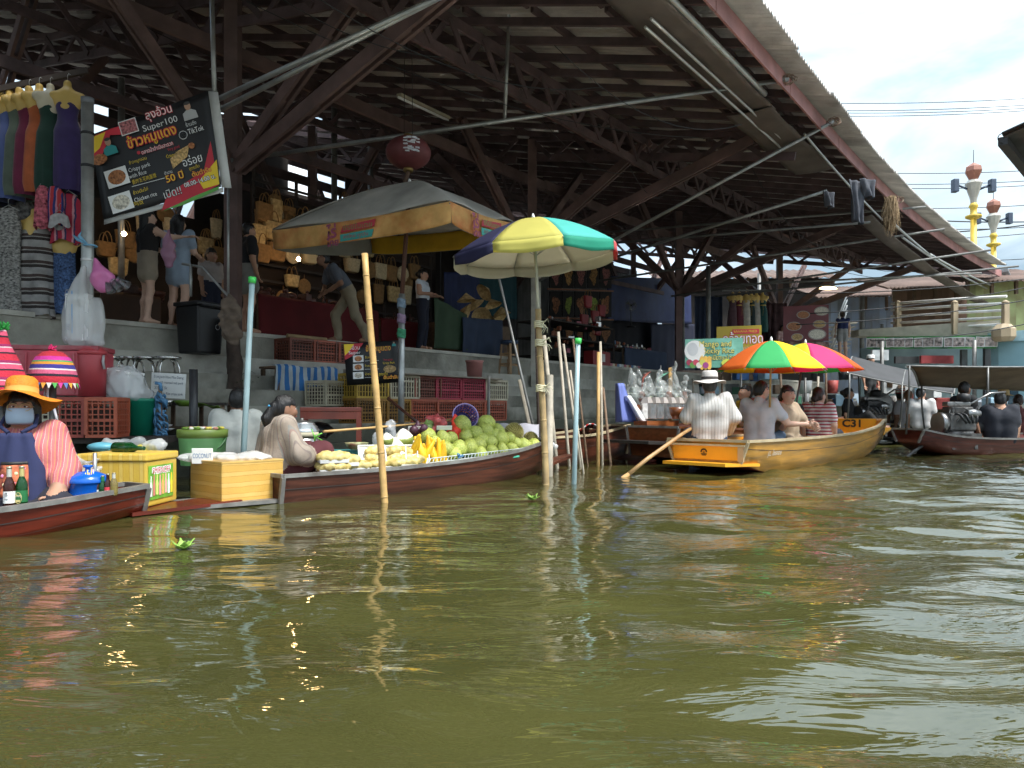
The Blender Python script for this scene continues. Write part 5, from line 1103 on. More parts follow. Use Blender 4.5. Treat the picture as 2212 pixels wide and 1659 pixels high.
[M().box((-.10+.05*k, -.01+.01*(k % 2), -.55), (.045, .10, .50), bev=.01).build('foam_pack', FOAM, bu) for k in range(5)]; M().box((-.03, -.088, -.5), (.008, .003, .45)).build('blue_line', flat('print_blue', (.08, .25, .5)), bu)
lettering('TOI', .05, flat('print_grey', (.25, .26, .30)), bu, plane_frame((-.075, -.105, -.30), (.2, 0, 1), (-1, 0, .2))); lettering('333', .05, flat('print_grey', (.25, .26, .30)), bu, plane_frame((-.06, -.112, -.66), (.15, 0, 1), (-1, 0, .15)))
pu = empty('cup_bag', P(203, 560, 7.85), 0, 'pink plastic bag of clear cups hanging right of the pole', 'bag'); bagshape('bag_film', [ell((.10, 0, -.22), (.13, .07, .13)), cone((.01, 0, -.0), (.06, 0, -.16), .02, .08)], mat('pink_plastic_bag', (.75, .22, .48), .3, var=.1, alpha=.72, bump=.5, bscale=16), pu, 8, amp=.01)
CLEARC = mat('clear_cup', (.85, .87, .88), .05, trans=.9, var=.02)
for k in range(3): M().lathe([(.036, 0), (.048, .12), (.050, .125), (.046, .12), (.034, .004), (.001, .004)], 16, rot=Matrix.Rotation(R(160-20*k), 3, 'Y'), c=(.15+.07*k*.8, -.02, -.24+.01*k)).build('cup', CLEARC, pu)
ru = M().tube([(0, 0, 0), (-.08, -.03, .04), (-.14, -.02, .09)], [.012, .02, .004], 6).tube([(0, 0, 0), (-.05, -.06, .07), (-.03, -.05, .12)], [.012, .018, .004], 6).tube([(.064*math.cos(a), .064*math.sin(a)+.06, -.01) for a in np.linspace(0, 6.3, 14)], .01, 5).build('ribbon', flat('blue_ribbon', (.18, .42, .62)), None, P(189, 527, 7.93)+Vector((0, -.01, 0))); tag(ru, 'light blue ribbon knotted round the galvanised pole', 'ribbon')
# knitted hats on poles
KN = [((.55, .03, .05), 1.2), ((.02, .018, .03), .5), ((.62, .12, .22), .8), ((.75, .68, .66), .3), ((.05, .04, .25), .8), ((.75, .30, .04), .5), ((.10, .35, .12), .3), ((.60, .04, .30), .8)]
KNIT = stripe_mat('knit_stripes', KN, .20, 'Z', rough=.95, warp=.012, bump=.9, var=.25); KNIT2 = stripe_mat('knit_stripes_red', [((.60, .03, .06), 1.4), ((.04, .02, .03), .4), ((.72, .10, .18), 1), ((.75, .6, .6), .25), ((.35, .03, .12), .6)], .12, 'Z', rough=.95, warp=.01, bump=.9, var=.25)
h1 = empty('knit_hat', P(114, 828, 5.6), 0, 'striped knitted bobble hat with pennant fringe on a pole', 'hat')
M().lathe([(.172, -.005), (.178, .01), (.165, .06), (.145, .13), (.118, .19), (.07, .235), (.001, .25)], 28, caps=False).lathe([(.165, .0), (.155, .06), (.10, .18), (.001, .235)], 24, caps=False).build('hat_body', KNIT, h1)
FR = [flat('fringe_%d' % i, c, .9) for i, c in enumerate(((.10, .42, .10), (.62, .05, .28), (.12, .2, .45), (.75, .35, .05), (.7, .65, .6)))]
m = M()
for k in range(30): a = k*2*math.pi/30; b = a+2*math.pi/30; m.add([(.174*math.cos(a), .174*math.sin(a), .0), (.174*math.cos(b), .174*math.sin(b), .0), (.186*math.cos((a+b)/2), .186*math.sin((a+b)/2), -.045)], [(0, 1, 2)], k % 5)
m.build('fringe', FR, h1); m = M()
for k in range(40): v = Vector(rng.normal(size=3)).normalized(); m.tube([(0, 0, .255), Vector((0, 0, .265))+v*.032], [.004, .006], 4)
m.build('bobble', flat('bobble_pink', (.75, .03, .16), .95), h1); M().tube([(-.03, -.02, -.01), (-.02, -.03, -.12), (.03, -.03, -.20), (.05, -.03, -.28)], .010, 6).tube([(-.05, .0, 0), (-.06, -.02, -.16)], .008, 6).build('cord', flat('white_cord', (.72, .70, .75), .9), h1)
M().tube([(0, 0, .1), (0, 0, -.95)], .024, 10).build('hat_pole', GALVD, h1)
h2 = empty('knit_hat', P(6, 852, 5.3), 0, 'tall pointed red striped knitted hat at the frame edge', 'hat'); M().lathe([(.19, -.01), (.185, .02), (.14, .14), (.10, .25), (.055, .34), (.035, .40), (.022, .46), (.001, .47)], 28, caps=False).build('hat_body', KNIT2, h2)
m = M(); [m.tube([(0, 0, .46), Vector((0, 0, .49))+Vector(rng.normal(size=3)).normalized()*.045], [.004, .007], 4) for k in range(40)]; m.build('bobble', flat('bobble_green', (.03, .28, .05), .95), h2)
m = M(); [m.tube([(.185*math.cos(a), .185*math.sin(a), .0), (.20*math.cos(a), .20*math.sin(a), -.06)], [.012, .006], 5, mi=k % 5) for k, a in enumerate(np.linspace(0, 6.28, 32))]; m.build('fringe', FR, h2); M().tube([(0, 0, .1), (0, 0, -.95)], .022, 8).build('hat_pole', GALVD, h2)
# handwritten board, pipe, blue wrapped pole, kitchen table
wb = empty('menu_board', P(364, 860, 8.35), R(6), 'white board with handwritten Thai and English menu lines', 'sign'); M().box((0, 0, .14), (.37, .015, .28), rot=Matrix.Rotation(R(3), 3, 'Y')).build('board', flat('white_board', (.70, .70, .68), .5, dirt=.3, dirtcol=(.5, .5, .46)), wb)
BLUEINK = flat('blue_ink', (.03, .05, .10)); FB = plane_frame((0, -.009, .14), (1, 0, -.05), (0, 0, 1))
for i, (tx, dx) in enumerate((('ข้าวหมูแดง Khao Moo Daeng', 0), ('rice with roasted red pork', 0), ('叉烧饭 5k', -.08), ('ข้าวหมูกรอบ Rice crispy pork', .0))): lettering(tx, .042, BLUEINK, wb, FB @ T(dx, .095-.062*i, .001), width=.32 if not dx else .14)
M().tube([(0, 0, -.6), (0, 0, .60)], .044, 14).build('black_pipe', mat('black_pipe_mat', (.03, .03, .032), .4, var=.3, scale=9), None, P(418, 918, 8.0)); tag(bpy.data.objects['black_pipe'], 'short black pipe standing by the kitchen table', 'pipe')
bp_ = empty('wrapped_pole', P(348, 955, 7.9), 0, 'wooden pole thickly wrapped with torn blue plastic strips', 'pole'); M().tube([(0, 0, -.3), (-.01, 0, .60)], .02, 8).build('stick', PLANKW, bp_); m = M()
for k in range(70):
    a = random.uniform(0, 6.3); z = random.uniform(.08, .56); r = random.uniform(.028, .06); m.tube([(r*math.cos(a), r*math.sin(a), z), (r*1.15*math.cos(a+.8), r*1.15*math.sin(a+.8), z-.02), (r*1.3*math.cos(a+1.2), r*1.3*math.sin(a+1.2), z-random.uniform(.03, .12))], [.012, .014, .004], 5)
m.tube([(0, 0, .55), (.0, -.02, .62), (-.05, -.02, .63)], .02, 7); m.build('plastic_strips', flat('torn_blue_plastic', (.09, .24, .42), .4, var=.3), bp_)
kt = empty('kitchen_table', P(420, 935, 8.45), R(5), 'low dark table with leaf bowls and dishes on the steps', 'table'); M().box((0, .1, .33), (.72, .34, .03)).build('table_top', DARKW, kt); M().box((0, .1, .06), (.66, .32, .02)).build('shelf', PLANKW, kt)
for sx in (-.32, 0, .32): M().beam((sx, -.04, -.1), (sx, -.04, .32), .04, .04).build('leg', PLANKW, kt); M().beam((sx, .24, -.1), (sx, .24, .32), .04, .04).build('leg', PLANKW, kt)
LEAF = mat('banana_leaf', (.12, .22, .025), .45, var=.3, scale=9)
def thing(m, name, mt, loc, label, cat, rz=0., group=None): return tag(m.build(name, mt, None, loc, rz), label, cat, group)
bowl = lambda r, h: M().lathe([(r*.5, 0), (r*.85, h*.5), (r, h), (r*.97, h), (r*.8, h*.5), (.001, .01)], 20)
thing(bowl(.11, .07), 'leaf_bowl', LEAF, P(398, 878, 8.4), 'bright green leaf-lined bowl on the kitchen table', 'bowl'); thing(M().grid(lambda u, v: (-.13+.26*u, -.09+.18*v, .02*math.sin(6*u)+.015*math.cos(5*v)), 10, 8, thick=.003), 'banana_leaf', LEAF, P(452, 877, 8.4), 'banana leaf with food pieces on the kitchen table', 'leaf')
thing(bowl(.075, .07), 'steel_bowl', mat('stainless', (.6, .6, .6)), P(362, 878, 8.35), 'steel bowl below the handwritten board', 'bowl'); thing(bowl(.07, .025), 'plate', flat('white_china', (.72, .7, .68), .3), P(362, 930, 8.3), 'white plate on the lower shelf', 'plate'); thing(bowl(.065, .025), 'plate', flat('white_china', (.72, .7, .68), .3), P(360, 922, 8.3), 'white plate stacked above the other plate', 'plate')
# black wheeled bin, handrail, sack
bn = empty('rubbish_bin', on(432, 6.35, 1.535), BK+.2, 'black lidded rubbish bin standing on the upper step', 'bin'); BLK = mat('black_plastic', (.008, .008, .009), .42, var=.3)
M().box((0, 0, .33), (.40, .40, .66), top=1.15, bev=.03).build('tub', BLK, bn); M().box((0, 0, .69), (.50, .50, .06), bev=.02).build('lid', BLK, bn); M().tube([(-.2, -.28, .66), (0, -.30, .655), (.2, -.28, .66)], .014, 6).build('handle', BLK, bn)
mm = M(); FBN = plane_frame((.10, -.231, .38), (1, 0, 0), (0, 0, 1)); mm.tube([(FBN @ Vector((.035*math.cos(a), .035*math.sin(a), .002))) for a in np.linspace(0, 6.28, 20)], .004, 4); mm.build('emblem', flat('grey_print', (.4, .4, .4)), bn)
hr = empty('handrail', on(430, 6.75, 1.96), 0, 'bent steel handrail above the black bin', 'rail'); W2(M().tube([P(392, 570, 10.2), P(438, 577, 10.3), P(482, 628, 10.0), P(500, 645, 9.9)], .018, 8).tube([P(412, 571, 10.2), P(412, 640, 10.2)], .02, 8).tube([P(493, 405, 9.9), P(493, 640, 9.9)], .018, 8).build('rail_tube', GALV, ), hr)
tk = empty('gnarled_trunk', on(502, 6.0, 1.03), 0, 'gnarled dark tree trunk stump rising through the steps', 'trunk')
inst(sdf_mesh('bark', [cone((0, 0, -.4), (.03, 0, .35), .17, .10), cone((.03, 0, .35), (-.02, .03, .95), .11, .09), cone((.05, -.05, .3), (.12, -.1, -.1), .06, .05)], .025, [mat('trunk_bark', (.075, .052, .040), .95, var=.4, scale=9, bump=.9, bscale=20)], .06, None, folds(.018, 20, 2, (1, 1, .35))), 'bark', tk)
lv = M()
for k in range(60):
    p = Vector((random.gauss(.17, .08), random.gauss(-.12, .06), random.gauss(.0, .12))); d = Vector(rng.normal(size=3)).normalized()*.035; e = d.cross(Vector((0, 0, 1)))*.35; lv.add([p-d, p+e, p+d, p-e], [(0, 1, 2, 3)])
lv.build('leaves', mat('small_leaf', (.035, .06, .015), .6, var=.4), tk)
sk = empty('sack_cloth', P(497, 655, 9.75), 0, 'brown sackcloth hanging on the post above the trunk', 'cloth'); bagshape('cloth_fold', [ell((0, 0, -.18), (.15, .06, .27)), ell((.03, 0, -.42), (.12, .05, .12))], mat('brown_sacking', (.13, .095, .07), .95, var=.3, scale=12, bump=.6), sk, 4, amp=.02)
# ------------------------------------------------------------------ people upstairs
def C(n, col, **k): return mat('cloth_'+n, col, .88, **{**dict(var=.14, scale=8, bump=.25, bscale=18), **k})
def person(label, loc, rz, J, top, bottom, **k): return figure('person', label, loc, rz, J, top, bottom, **k)
J = stand(1.62); J['elR'] = Vector((-.30, -.18, 1.22)); J['wrR'] = Vector((-.42, -.42, 1.25)); J['elL'] = Vector((.22, -.1, 1.12)); J['wrL'] = Vector((.05, -.30, 1.1))
person('woman in black sleeveless crop top and beige skirt reaching to the left', on(318, 6.95, FZ), R(135), J, C('black', (.012, .011, .012)), C('beige', (.30, .25, .19)), skin=SKINL, sleeve='none', legs='skirt', style='long', yaw=-.3, seed=2, res=.018)
J = stand(1.64); J['wrL'] = Vector((.20, -.16, 1.0)); J['elR'] = Vector((-.23, -.03, 1.1)); J['wrR'] = Vector((-.16, -.26, 1.08))
pw, q_, Q_ = person('woman in cream T-shirt and pale blue dress carrying a pink bag', on(386, 6.95, FZ), R(170), J, C('pale_blue', (.26, .33, .42)), C('pale_blue2', (.26, .33, .42)), skin=SKINL, legs='dress', style='long', seed=3, res=.018)
bagshape('pink_carrier_bag', [ell((0, 0, -.25), (.09, .07, .19)), cone((0, 0, .05), (0, 0, -.15), .015, .06)], mat('mauve_bag', (.34, .17, .26), .4, var=.15, alpha=.9, bump=.5, bscale=14), None, 9, loc=P(364, 505, 9.9)); tag(bpy.data.objects['pink_carrier_bag'], 'mauve plastic bag carried by the woman in pale blue', 'bag')
J = stand(1.45); person('young woman with ponytail and white top behind the bin', on(456, 7.9, FZ), R(60), J, C('dusty_white', (.42, .38, .36)), C('dark_blue', (.02, .025, .05)), style='pony', seed=4, res=.02)
J = stand(1.76); J['elL'] = Vector((.25, .03, 1.14)); J['wrL'] = Vector((.24, -.02, .88))
person('man in black T-shirt and grey shorts beside the wooden post', on(536, 6.95, FZ), R(130), J, C('black2', (.010, .010, .012)), C('grey_short', (.22, .21, .19)), skin=SKIN, legs='short', style='short', seed=5, res=.018, loose=.02)
# man leaning forward in grey T-shirt
J = stand(1.72)
J.update(pel=Vector((0, .10, .86)), wai=Vector((0, .02, .98)), che=Vector((0, -.14, 1.16)), nb=Vector((0, -.26, 1.28)), head=Vector((0, -.36, 1.42)), shR=Vector((-.18, -.22, 1.25)), shL=Vector((.18, -.22, 1.25)), elR=Vector((-.26, -.28, .98)), wrR=Vector((-.10, -.36, .84)), elL=Vector((.26, -.12, .98)), wrL=Vector((.10, -.30, .86)),
         hipR=Vector((-.09, .10, .84)), hipL=Vector((.09, .10, .84)), knR=Vector((-.12, -.10, .48)), anR=Vector((-.12, -.05, .08)), toR=Vector((-.12, -.22, .04)), knL=Vector((.12, .20, .44)), anL=Vector((.13, .42, .05)), toL=Vector((.13, .28, .02)))
person('man in grey T-shirt and khaki cargo trousers leaning forward at the stall', on(742, 6.75, FZ), R(-62), J, C('slate_grey', (.105, .115, .14)), C('khaki', (.30, .25, .17)), skin=SKIND, style='short', seed=6, loose=.022, fold=.012, pitch=-.25, res=.016)
J = stand(1.62); J['elR'] = Vector((-.22, -.02, 1.12)); J['wrR'] = Vector((-.15, -.27, 1.10)); J['elL'] = Vector((.22, -.02, 1.12)); J['wrL'] = Vector((.15, -.27, 1.10))
person('woman in pale blue-white sleeveless top and dark trousers by the green cover', on(913, 6.95, FZ), R(75), J, C('blue_white', (.52, .55, .60)), C('midnight', (.008, .010, .022)), skin=SKIN, sleeve='none', style='bun', seed=7, res=.018)
# ------------------------------------------------------------------ poles standing in the water
BAMB = mat('yellow_bamboo', (.50, .31, .11), .5, var=.3, scale=7, dirt=.45, dirtcol=(.28, .17, .07), bump=.3); BAMBW = mat('grey_bamboo', (.42, .37, .29), .65, var=.3, scale=7, dirt=.4, dirtcol=(.2, .16, .12)); TEALP = mat('pale_teal_pipe', (.30, .42, .44), .4, var=.2, scale=5, dirt=.3, dirtcol=(.2, .26, .26)); GREENP = flat('green_cap', (.06, .55, .10), .45)
def pole(a, b, r, mt, label, cap=False, nodes=False, group='poles standing in the canal', name='mooring_pole', deep=True):
    a, b = Vector(a), Vector(b); d = (b-a).normalized(); u = empty(name, a, 0, label, 'pole', group)
    L = (b-a).length; q = -d*((a.z+.5)/max(.2, d.z)) if deep and a.z > -.4 else Vector()
    m = M(); n = 14 if nodes else 2; rr = []; pts = []
    for i in range(n+1):
        f = i/n; p = q.lerp(b-a, f); pts.append(p+Vector((math.sin(f*5)*.008, math.cos(f*4)*.006, 0))*(1 if nodes else 0)); rr.append(r*(1.0-.12*f)*(1.07 if nodes and i % 2 == 0 else 1))
    m.tube(pts, rr, 12); m.build('shaft', mt, u)
    if nodes:
        g = M()
        for i in range(1, n, 2):
            p = pts[i]; g.tube([p-d*.008, p, p+d*.008], [rr[i]*1.02, rr[i]*1.14, rr[i]*1.02], 12)
        tag(g.build('node_ring', mt, u), kind='stuff')
    if cap: M().tube([b-a-d*.05, b-a+d*.006], r*1.25, 12).build('cap', GREENP, u)
    return u
pole(P(829, 1085, 6.0), P(790, 548, 6.05), .028, BAMB, 'long yellow bamboo pole standing in front of the fruit boat', nodes=True)
pole(P(1178, 1045, 7.5), P(1164, 668, 7.6), .034, mat('weathered_bamboo', (.42, .29, .13), .6, var=.35, scale=7, dirt=.6, dirtcol=(.22, .15, .08)), 'thick bamboo post with white lashings at the fruit boat bow', nodes=True)
pole(P(527, 965, 6.9), P(545, 600, 6.9), .029, TEALP, 'pale teal pipe with green cap between the two seated vendors', cap=True)
pole(P(1240, 1045, 7.5), P(1249, 732, 7.5), .027, TEALP, 'pale teal pipe with green cap past the fruit boat bow', cap=True)
for x0, y0, x1, y1, Y, r, mt, lab in ((1147, 900, 1075, 588, 9.3, .018, GALVD, 'thin grey pipe leaning under the striped umbrella'), (1144, 915, 1123, 821, 9.6, .035, BAMBW, 'short grey bamboo stake left of the bamboo post'), (1193, 910, 1175, 725, 9.6, .03, BAMBW, 'tall grey stake right behind the bamboo post'), (1222, 912, 1206, 717, 9.8, .022, BAMBW, 'thin grey pole with pale tip behind the boats'),
        (1239, 900, 1217, 743, 10.0, .02, BAMBW, 'slim bent grey pole next to the pale tipped one'), (1260, 925, 1238, 733, 10.0, .016, PLANKW, 'thin brown stick leaning past the teal pipe'), (1187, 930, 1188, 811, 8.4, .045, BAMBW, 'thick pale bamboo stump tied to the bamboo post'), (1292, 960, 1293, 761, 10.0, .026, BAMB, 'orange-brown pole at the craft boat stern'), (1300, 930, 1297, 738, 10.2, .02, BAMBW, 'pale straight pole at the craft boat stern'), (1312, 930, 1303, 837, 10.2, .02, PLANKW, 'short brown stake beside the craft boat'),
        (1165, 905, 1160, 700, 9.5, .035, mat('rusty_chain_pole', (.06, .04, .03), .9, bump=1., bscale=30), 'dark rusty pole behind the bamboo post'), (1448, 880, 1448, 795, 11.5, .035, BAMB, 'short yellow bamboo stub by the mango sign'), (1055, 905, 1056, 812, 8.9, .02, GALVD, 'grey pipe stub behind the pomelos'), (1250, 940, 1232, 800, 9.0, .014, BAMBW, 'thin leaning cane between the teal pipe and the dark boat')):
    pole(P(x0, y0, Y), P(x1, y1, Y+.15), r, mt, lab)
for c, Y in ((( 1168, 838), 7.52), ((1166, 740), 7.55), ((1164, 700), 7.57)):
    m = M(); p = P(*c, Y)
    for k in range(4): m.tube([p+Vector((.046*math.cos(a), .046*math.sin(a), -.03+.018*k+.004*math.sin(2*a))) for a in np.linspace(0, 6.28, 16)], .007, 5)
    for k in range(6): a = random.uniform(-1, 1); m.tube([p+Vector((.03, -.045, 0)), p+Vector((.08*math.cos(a)+.02, -.06, .05*math.sin(a*3))), p+Vector((.13*math.cos(a*1.5), -.05, -.04+.06*math.sin(a*2)))], .003, 4)
    tag(m.build('cord_lashing', flat('pale_cord', (.62, .58, .40), .9)), 'pale cord lashing on the bamboo post at height of %s' % ('the boat rail' if c[1] > 800 else 'the pipe joint' if c[1] > 720 else 'its top end'), 'rope', 'lashings on the bamboo post')
# ------------------------------------------------------------------ umbrellas
def umbrella(name, label, apex, rim_r, drop, n, cols, tilt=(0, 0), rz=0., val=.10, inner=None, bulge=.16, pole_to=None, pole_r=.013, pole_mat=None, group=None, ribs=True, scallop=.25, sub=1):
    """round umbrella: one panel per gore, valance, ribs, pole"""
    u = empty(name, apex, 0, label, 'umbrella', group); Q = Matrix.Rotation(tilt[0], 3, 'X') @ Matrix.Rotation(tilt[1], 3, 'Y') @ Matrix.Rotation(rz, 3, 'Z')
    def pt(a, f):          # a = angle, f = 0 apex .. 1 rim
        g = (a/(2*math.pi/n)) % 1; sagk = 1-.035*f*math.sin(math.pi*g)
        r = rim_r*f*sagk; z = -drop*(f**1.75)*(1-bulge*0)-drop*.05*f-.012*f*math.sin(math.pi*g); return Q @ Vector((r*math.cos(a), r*math.sin(a), z))
    da = 2*math.pi/n
    for i in range(n):
        m = M(); a0 = i*da
        m.grid(lambda p, v: pt(a0+da*p, .02+.98*v), 8, 10, thick=-.003); pan = m.build('panel', cols[i % len(cols)], u)
        if val:
            w = M(); w.grid(lambda p, v: pt(a0+da*p, 1)*(1+0*v)+Q @ Vector((0, 0, -val*v*(1+scallop*math.sin(math.pi*p))-.002)) + (Q @ Vector((math.cos(a0+da*p), math.sin(a0+da*p), 0)))*.012*v*math.sin(3*math.pi*p), 8, 3, thick=.003); w.build('valance', inner[i % len(inner)] if inner else cols[i % len(cols)], pan)
    if ribs:
        for i in range(n):
            rib = M().tube([pt(i*da, f)+Q @ Vector((0, 0, -.012)) for f in np.linspace(.02, 1.02, 9)], .004, 5).build('rib', GALV, u)
            M().tube([pt(i*da, .5)+Q @ Vector((0, 0, -.012)), Q @ Vector((0, 0, -drop*1.15))], .003, 4).build('strut', GALV, rib)
    M().lathe([(.02, -.02), (.018, .02), (.008, .05), (.001, .055)], 10, rot=Q).build('finial', flat('white_finial', (.75, .75, .72)), u)
    if pole_to is not None: M().tube([Q @ Vector((0, 0, -.01)), Vector(pole_to)-Vector(apex)], pole_r, 10).build('shaft', pole_mat or GALV, u)
    return u
def ucol(n, c): return mat('umbrella_'+n, c, .75, var=.08, scale=3, bump=.15, bscale=12, transl=.35)
UN, UY, UT, UW, UG, UR = ucol('navy', (.03, .03, .085)), ucol('yellow', (.60, .55, .13)), ucol('turquoise', (.10, .58, .50)), ucol('ivory', (.62, .58, .45)), ucol('green', (.02, .35, .22)), ucol('coral', (.75, .12, .12))
UGR = ucol('dusk_grey', (.28, .26, .34))
umbrella('striped_umbrella', 'octagonal umbrella with navy, yellow and turquoise panels above the bamboo post', P(1152, 472, 7.75), .87, .34, 8, [UW, UW, UW, UW, UN, UY, UT, UGR], tilt=(.03, -.075), rz=R(15), val=.10, inner=[UW, UW, UW, UW, UN, UY, UG, UR], pole_to=P(1164, 690, 7.58), pole_r=.016, pole_mat=mat('ivory_pole', (.55, .53, .42), .4))
RO, RG, RY, RP, RM = ucol('orange', (.80, .16, .015)), ucol('grass', (.05, .45, .13)), ucol('sun', (.85, .60, .01)), ucol('pink', (.80, .16, .30)), ucol('magenta', (.80, .05, .22))
umbrella('rainbow_umbrella', 'rainbow umbrella with green and yellow panels over the rowing boat', P(1666, 736, 9.6), .70, .36, 8, [RM, RO, RY, RG, RO, RG, RY, RP], rz=R(0), val=.0, pole_to=P(1663, 880, 9.6), pole_mat=mat('bamboo_shaft', (.50, .34, .14), .5))
umbrella('rainbow_umbrella', 'rainbow umbrella behind, showing magenta and orange panels', P(1740, 741, 10.9), .80, .38, 8, [RO, RG, RY, RP, RG, RY, RM, RO], rz=R(-15), val=.0, pole_to=P(1706, 968, 10.5), pole_mat=mat('dark_shaft', (.09, .08, .075), .5))
def square_umbrella():
    ap = P(885, 394, 9.8); u = empty('square_umbrella', ap, 0, 'big square market umbrella with dirty grey top and orange printed valance', 'umbrella')
    TOP = mat('dirty_grey_canopy', (.46, .43, .375), .9, var=.3, scale=2.2, dirt=.6, dirtcol=(.26, .235, .20), bump=.3, bscale=8, transl=.2)
    VAL = mat('orange_print_valance', (.62, .30, .075), .8, var=.3, scale=3.2, hue=(.70, .44, .16), dirt=.85, dirtcol=(.62, .12, .035), dscale=1.5, transl=.3); INN = mat('grey_valance_back', (.26, .25, .22), .9, var=.2, scale=4, transl=.1); YIN = mat('yellow_lining', (.62, .36, .02), .8, transl=.25)
    cs = [P(588, 497, 9.9), P(972, 434, 8.55), P(1112, 482, 10.1), P(800, 512, 11.3)]; c = [v-ap for v in cs]; vl = .27
    for i in range(4):
        a, b = c[i], c[(i+1) % 4]
        m = M()
        def fn(p, v):
            e = a.lerp(b, p); q = e*v; q = q+Vector((0, 0, -e.z*.0)); q.z = e.z*(v**1.5)+.03*math.sin(math.pi*p)*v*-1-.02*math.sin(9*p+3*v)*v; return q
        m.grid(fn, 20, 14, thick=.004); m.build('canopy_panel', TOP, u)
        for nm, off, mt in (('valance', 1.0, VAL if i in (0, 1) else INN), ('lining', .985, YIN if i == 2 else INN)):
            w = M()
            w.grid(lambda p, v: Vector(((a.lerp(b, p)*off).x, (a.lerp(b, p)*off).y, a.lerp(b, p).z-.035*math.sin(math.pi*p)-vl*v*(1-.10*(abs(2*p-1)**6))-.005))+Vector((.02*math.sin(7*p+2*v)*v, .02*math.cos(6*p)*v, 0)), 24, 6, thick=.003); w.build(nm, mt, u)
    for i in range(4): M().tube([c[i]*f+Vector((0, 0, -c[i].z*f+c[i].z*f**1.5-.03)) for f in np.linspace(.02, 1, 9)], .010, 5).build('rib', GALVD, u)
    M().lathe([(.03, -.02), (.02, .03), (.001, .05)], 10).build('finial', flat('white_finial', (.75, .75, .72)), u)
    M().tube([(0, 0, -.02), P(868, 640, 9.8)-ap], .030, 10).build('upper_shaft', mat('rusty_brown_shaft', (.13, .055, .035), .6), u); M().tube([P(868, 635, 9.8)-ap, P(866, 1010, 9.8)-ap], .042, 12).build('lower_shaft', GALV, u)
    for y, cl in ((655, (.2, .26, .32)), (688, (.25, .17, .25)), (720, (.06, .30, .16))):
        m = M(); p = P(867, y, 9.8)-ap
        for k in range(7): m.tube([p+Vector(((.045+.006*random.random())*math.cos(t_), .05*math.sin(t_), -.05+.016*k+.01*math.sin(2*t_+k))) for t_ in np.linspace(0, 6.3, 12)], .012, 5)
        m.build('rag_wrap', flat('rag_%d' % y, cl, .9), u)
    # printed name on the valance
    def vf(i, p, dz): a, b = c[i], c[(i+1) % 4]; o = a.lerp(b, p)+Vector((0, 0, -dz)); n = (b-a).cross(Vector((0, 0, 1))).normalized(); n = n if n.y < 0 or (i == 1 and n.x > 0) else -n; return plane_frame(o+n*.035, (b-a) if i == 0 else (b-a), (0, 0, 1)), n
    for i, ps in ((0, .50), (1, .52)):
        k = 1. if i == 0 else .95
        fm, n = vf(i, ps, .20); RED = flat('print_crimson', (.42, .03, .05)); GRN = flat('print_leaf', (.10, .28, .07)); TL = flat('print_teal', (.04, .30, .26))
        b_ = M(); b_.merge(M().prism([(-.20, .01, 0), (.34, .03, 0), (.36, .12, 0), (-.16, .09, 0)], (0, 0, .003)), fm); b_.build('print_ribbon', RED, u)
        b_ = M(); b_.merge(M().prism([(-.20, -.10, .001), (.30, -.09, .001), (.33, .0, .001), (-.20, -.01, .001)], (0, 0, .003)), fm); b_.build('print_ribbon', TL, u)
        lettering('ซีรีย์ใบเตย', .085, GRN, u, fm @ T(.08, .06, .006), width=.46*k); lettering('สดใหม่ ทุกวัน', .06, RED, u, fm @ T(.05, -.05, .007), width=.40*k); lettering('ไร่', .20, flat('print_plum', (.30, .06, .12)), u, fm @ T(-.34, .03, .004), off=.006, width=.17); lettering('ไทย', .12, flat('print_plum', (.30, .06, .12)), u, fm @ T(-.32, -.10, .004), off=.004, width=.20)
square_umbrella()
# ------------------------------------------------------------------ fruit
def Yg(px): return float(np.interp(px, [600, 702, 831, 970, 1105, 1169, 1230], [6.0, 6.35, 6.75, 7.3, 7.9, 8.25, 8.7]))
def rg(X, Y_, dY=.35): px, py = 702+X*.2685, 810+Y_*.2685; return P(px, py, Yg(px)+dY)
POM = mat('pomelo_skin', (.34, .42, .065), .42, var=.25, scale=7, bump=.35, bscale=90, hue=(.50, .53, .12), dirt=.35, dirtcol=(.30, .30, .08)); STEM = flat('fruit_stem', (.12, .08, .03))
def blob(name, prof, n=20): return M().lathe(prof, n, caps=False)
PM = []
for k in range(4):
    a = 1.0+.10*(k-1); PM.append(M().lathe([(.001, -1), (.35, -.93), (.7, -.7), (.95, -.3), (1., 0), (.93, .35), (.74, .66), (.5, .86*a), (.28, 1.0*a), (.08, 1.06*a), (.001, 1.05*a)], 20, caps=False).mesh('pomelo', POM))
SMESH = M().tube([(0, 0, .98), (.02, 0, 1.12), (.10, .03, 1.3)], [.05, .04, .03], 6).mesh('stem', STEM)
PL = [(1100, 405, 72), (1300, 390, 68), (1290, 455, 65), (1205, 470, 62), (1395, 455, 50), (1480, 510, 52), (1410, 520, 65), (1325, 545, 60), (1230, 565, 65), (1130, 500, 52), (975, 600, 62), (950, 520, 62), (1015, 510, 52), (1075, 600, 65), (1160, 590, 65), (1340, 612, 50), (1425, 605, 47), (1500, 590, 47), (1600, 580, 62), (1680, 572, 58), (1545, 555, 45), (830, 490, 60), (890, 560, 55), (1260, 520, 55), (1360, 490, 50), (1040, 640, 55), (1250, 640, 55), (1440, 650, 50), (1540, 640, 50)]
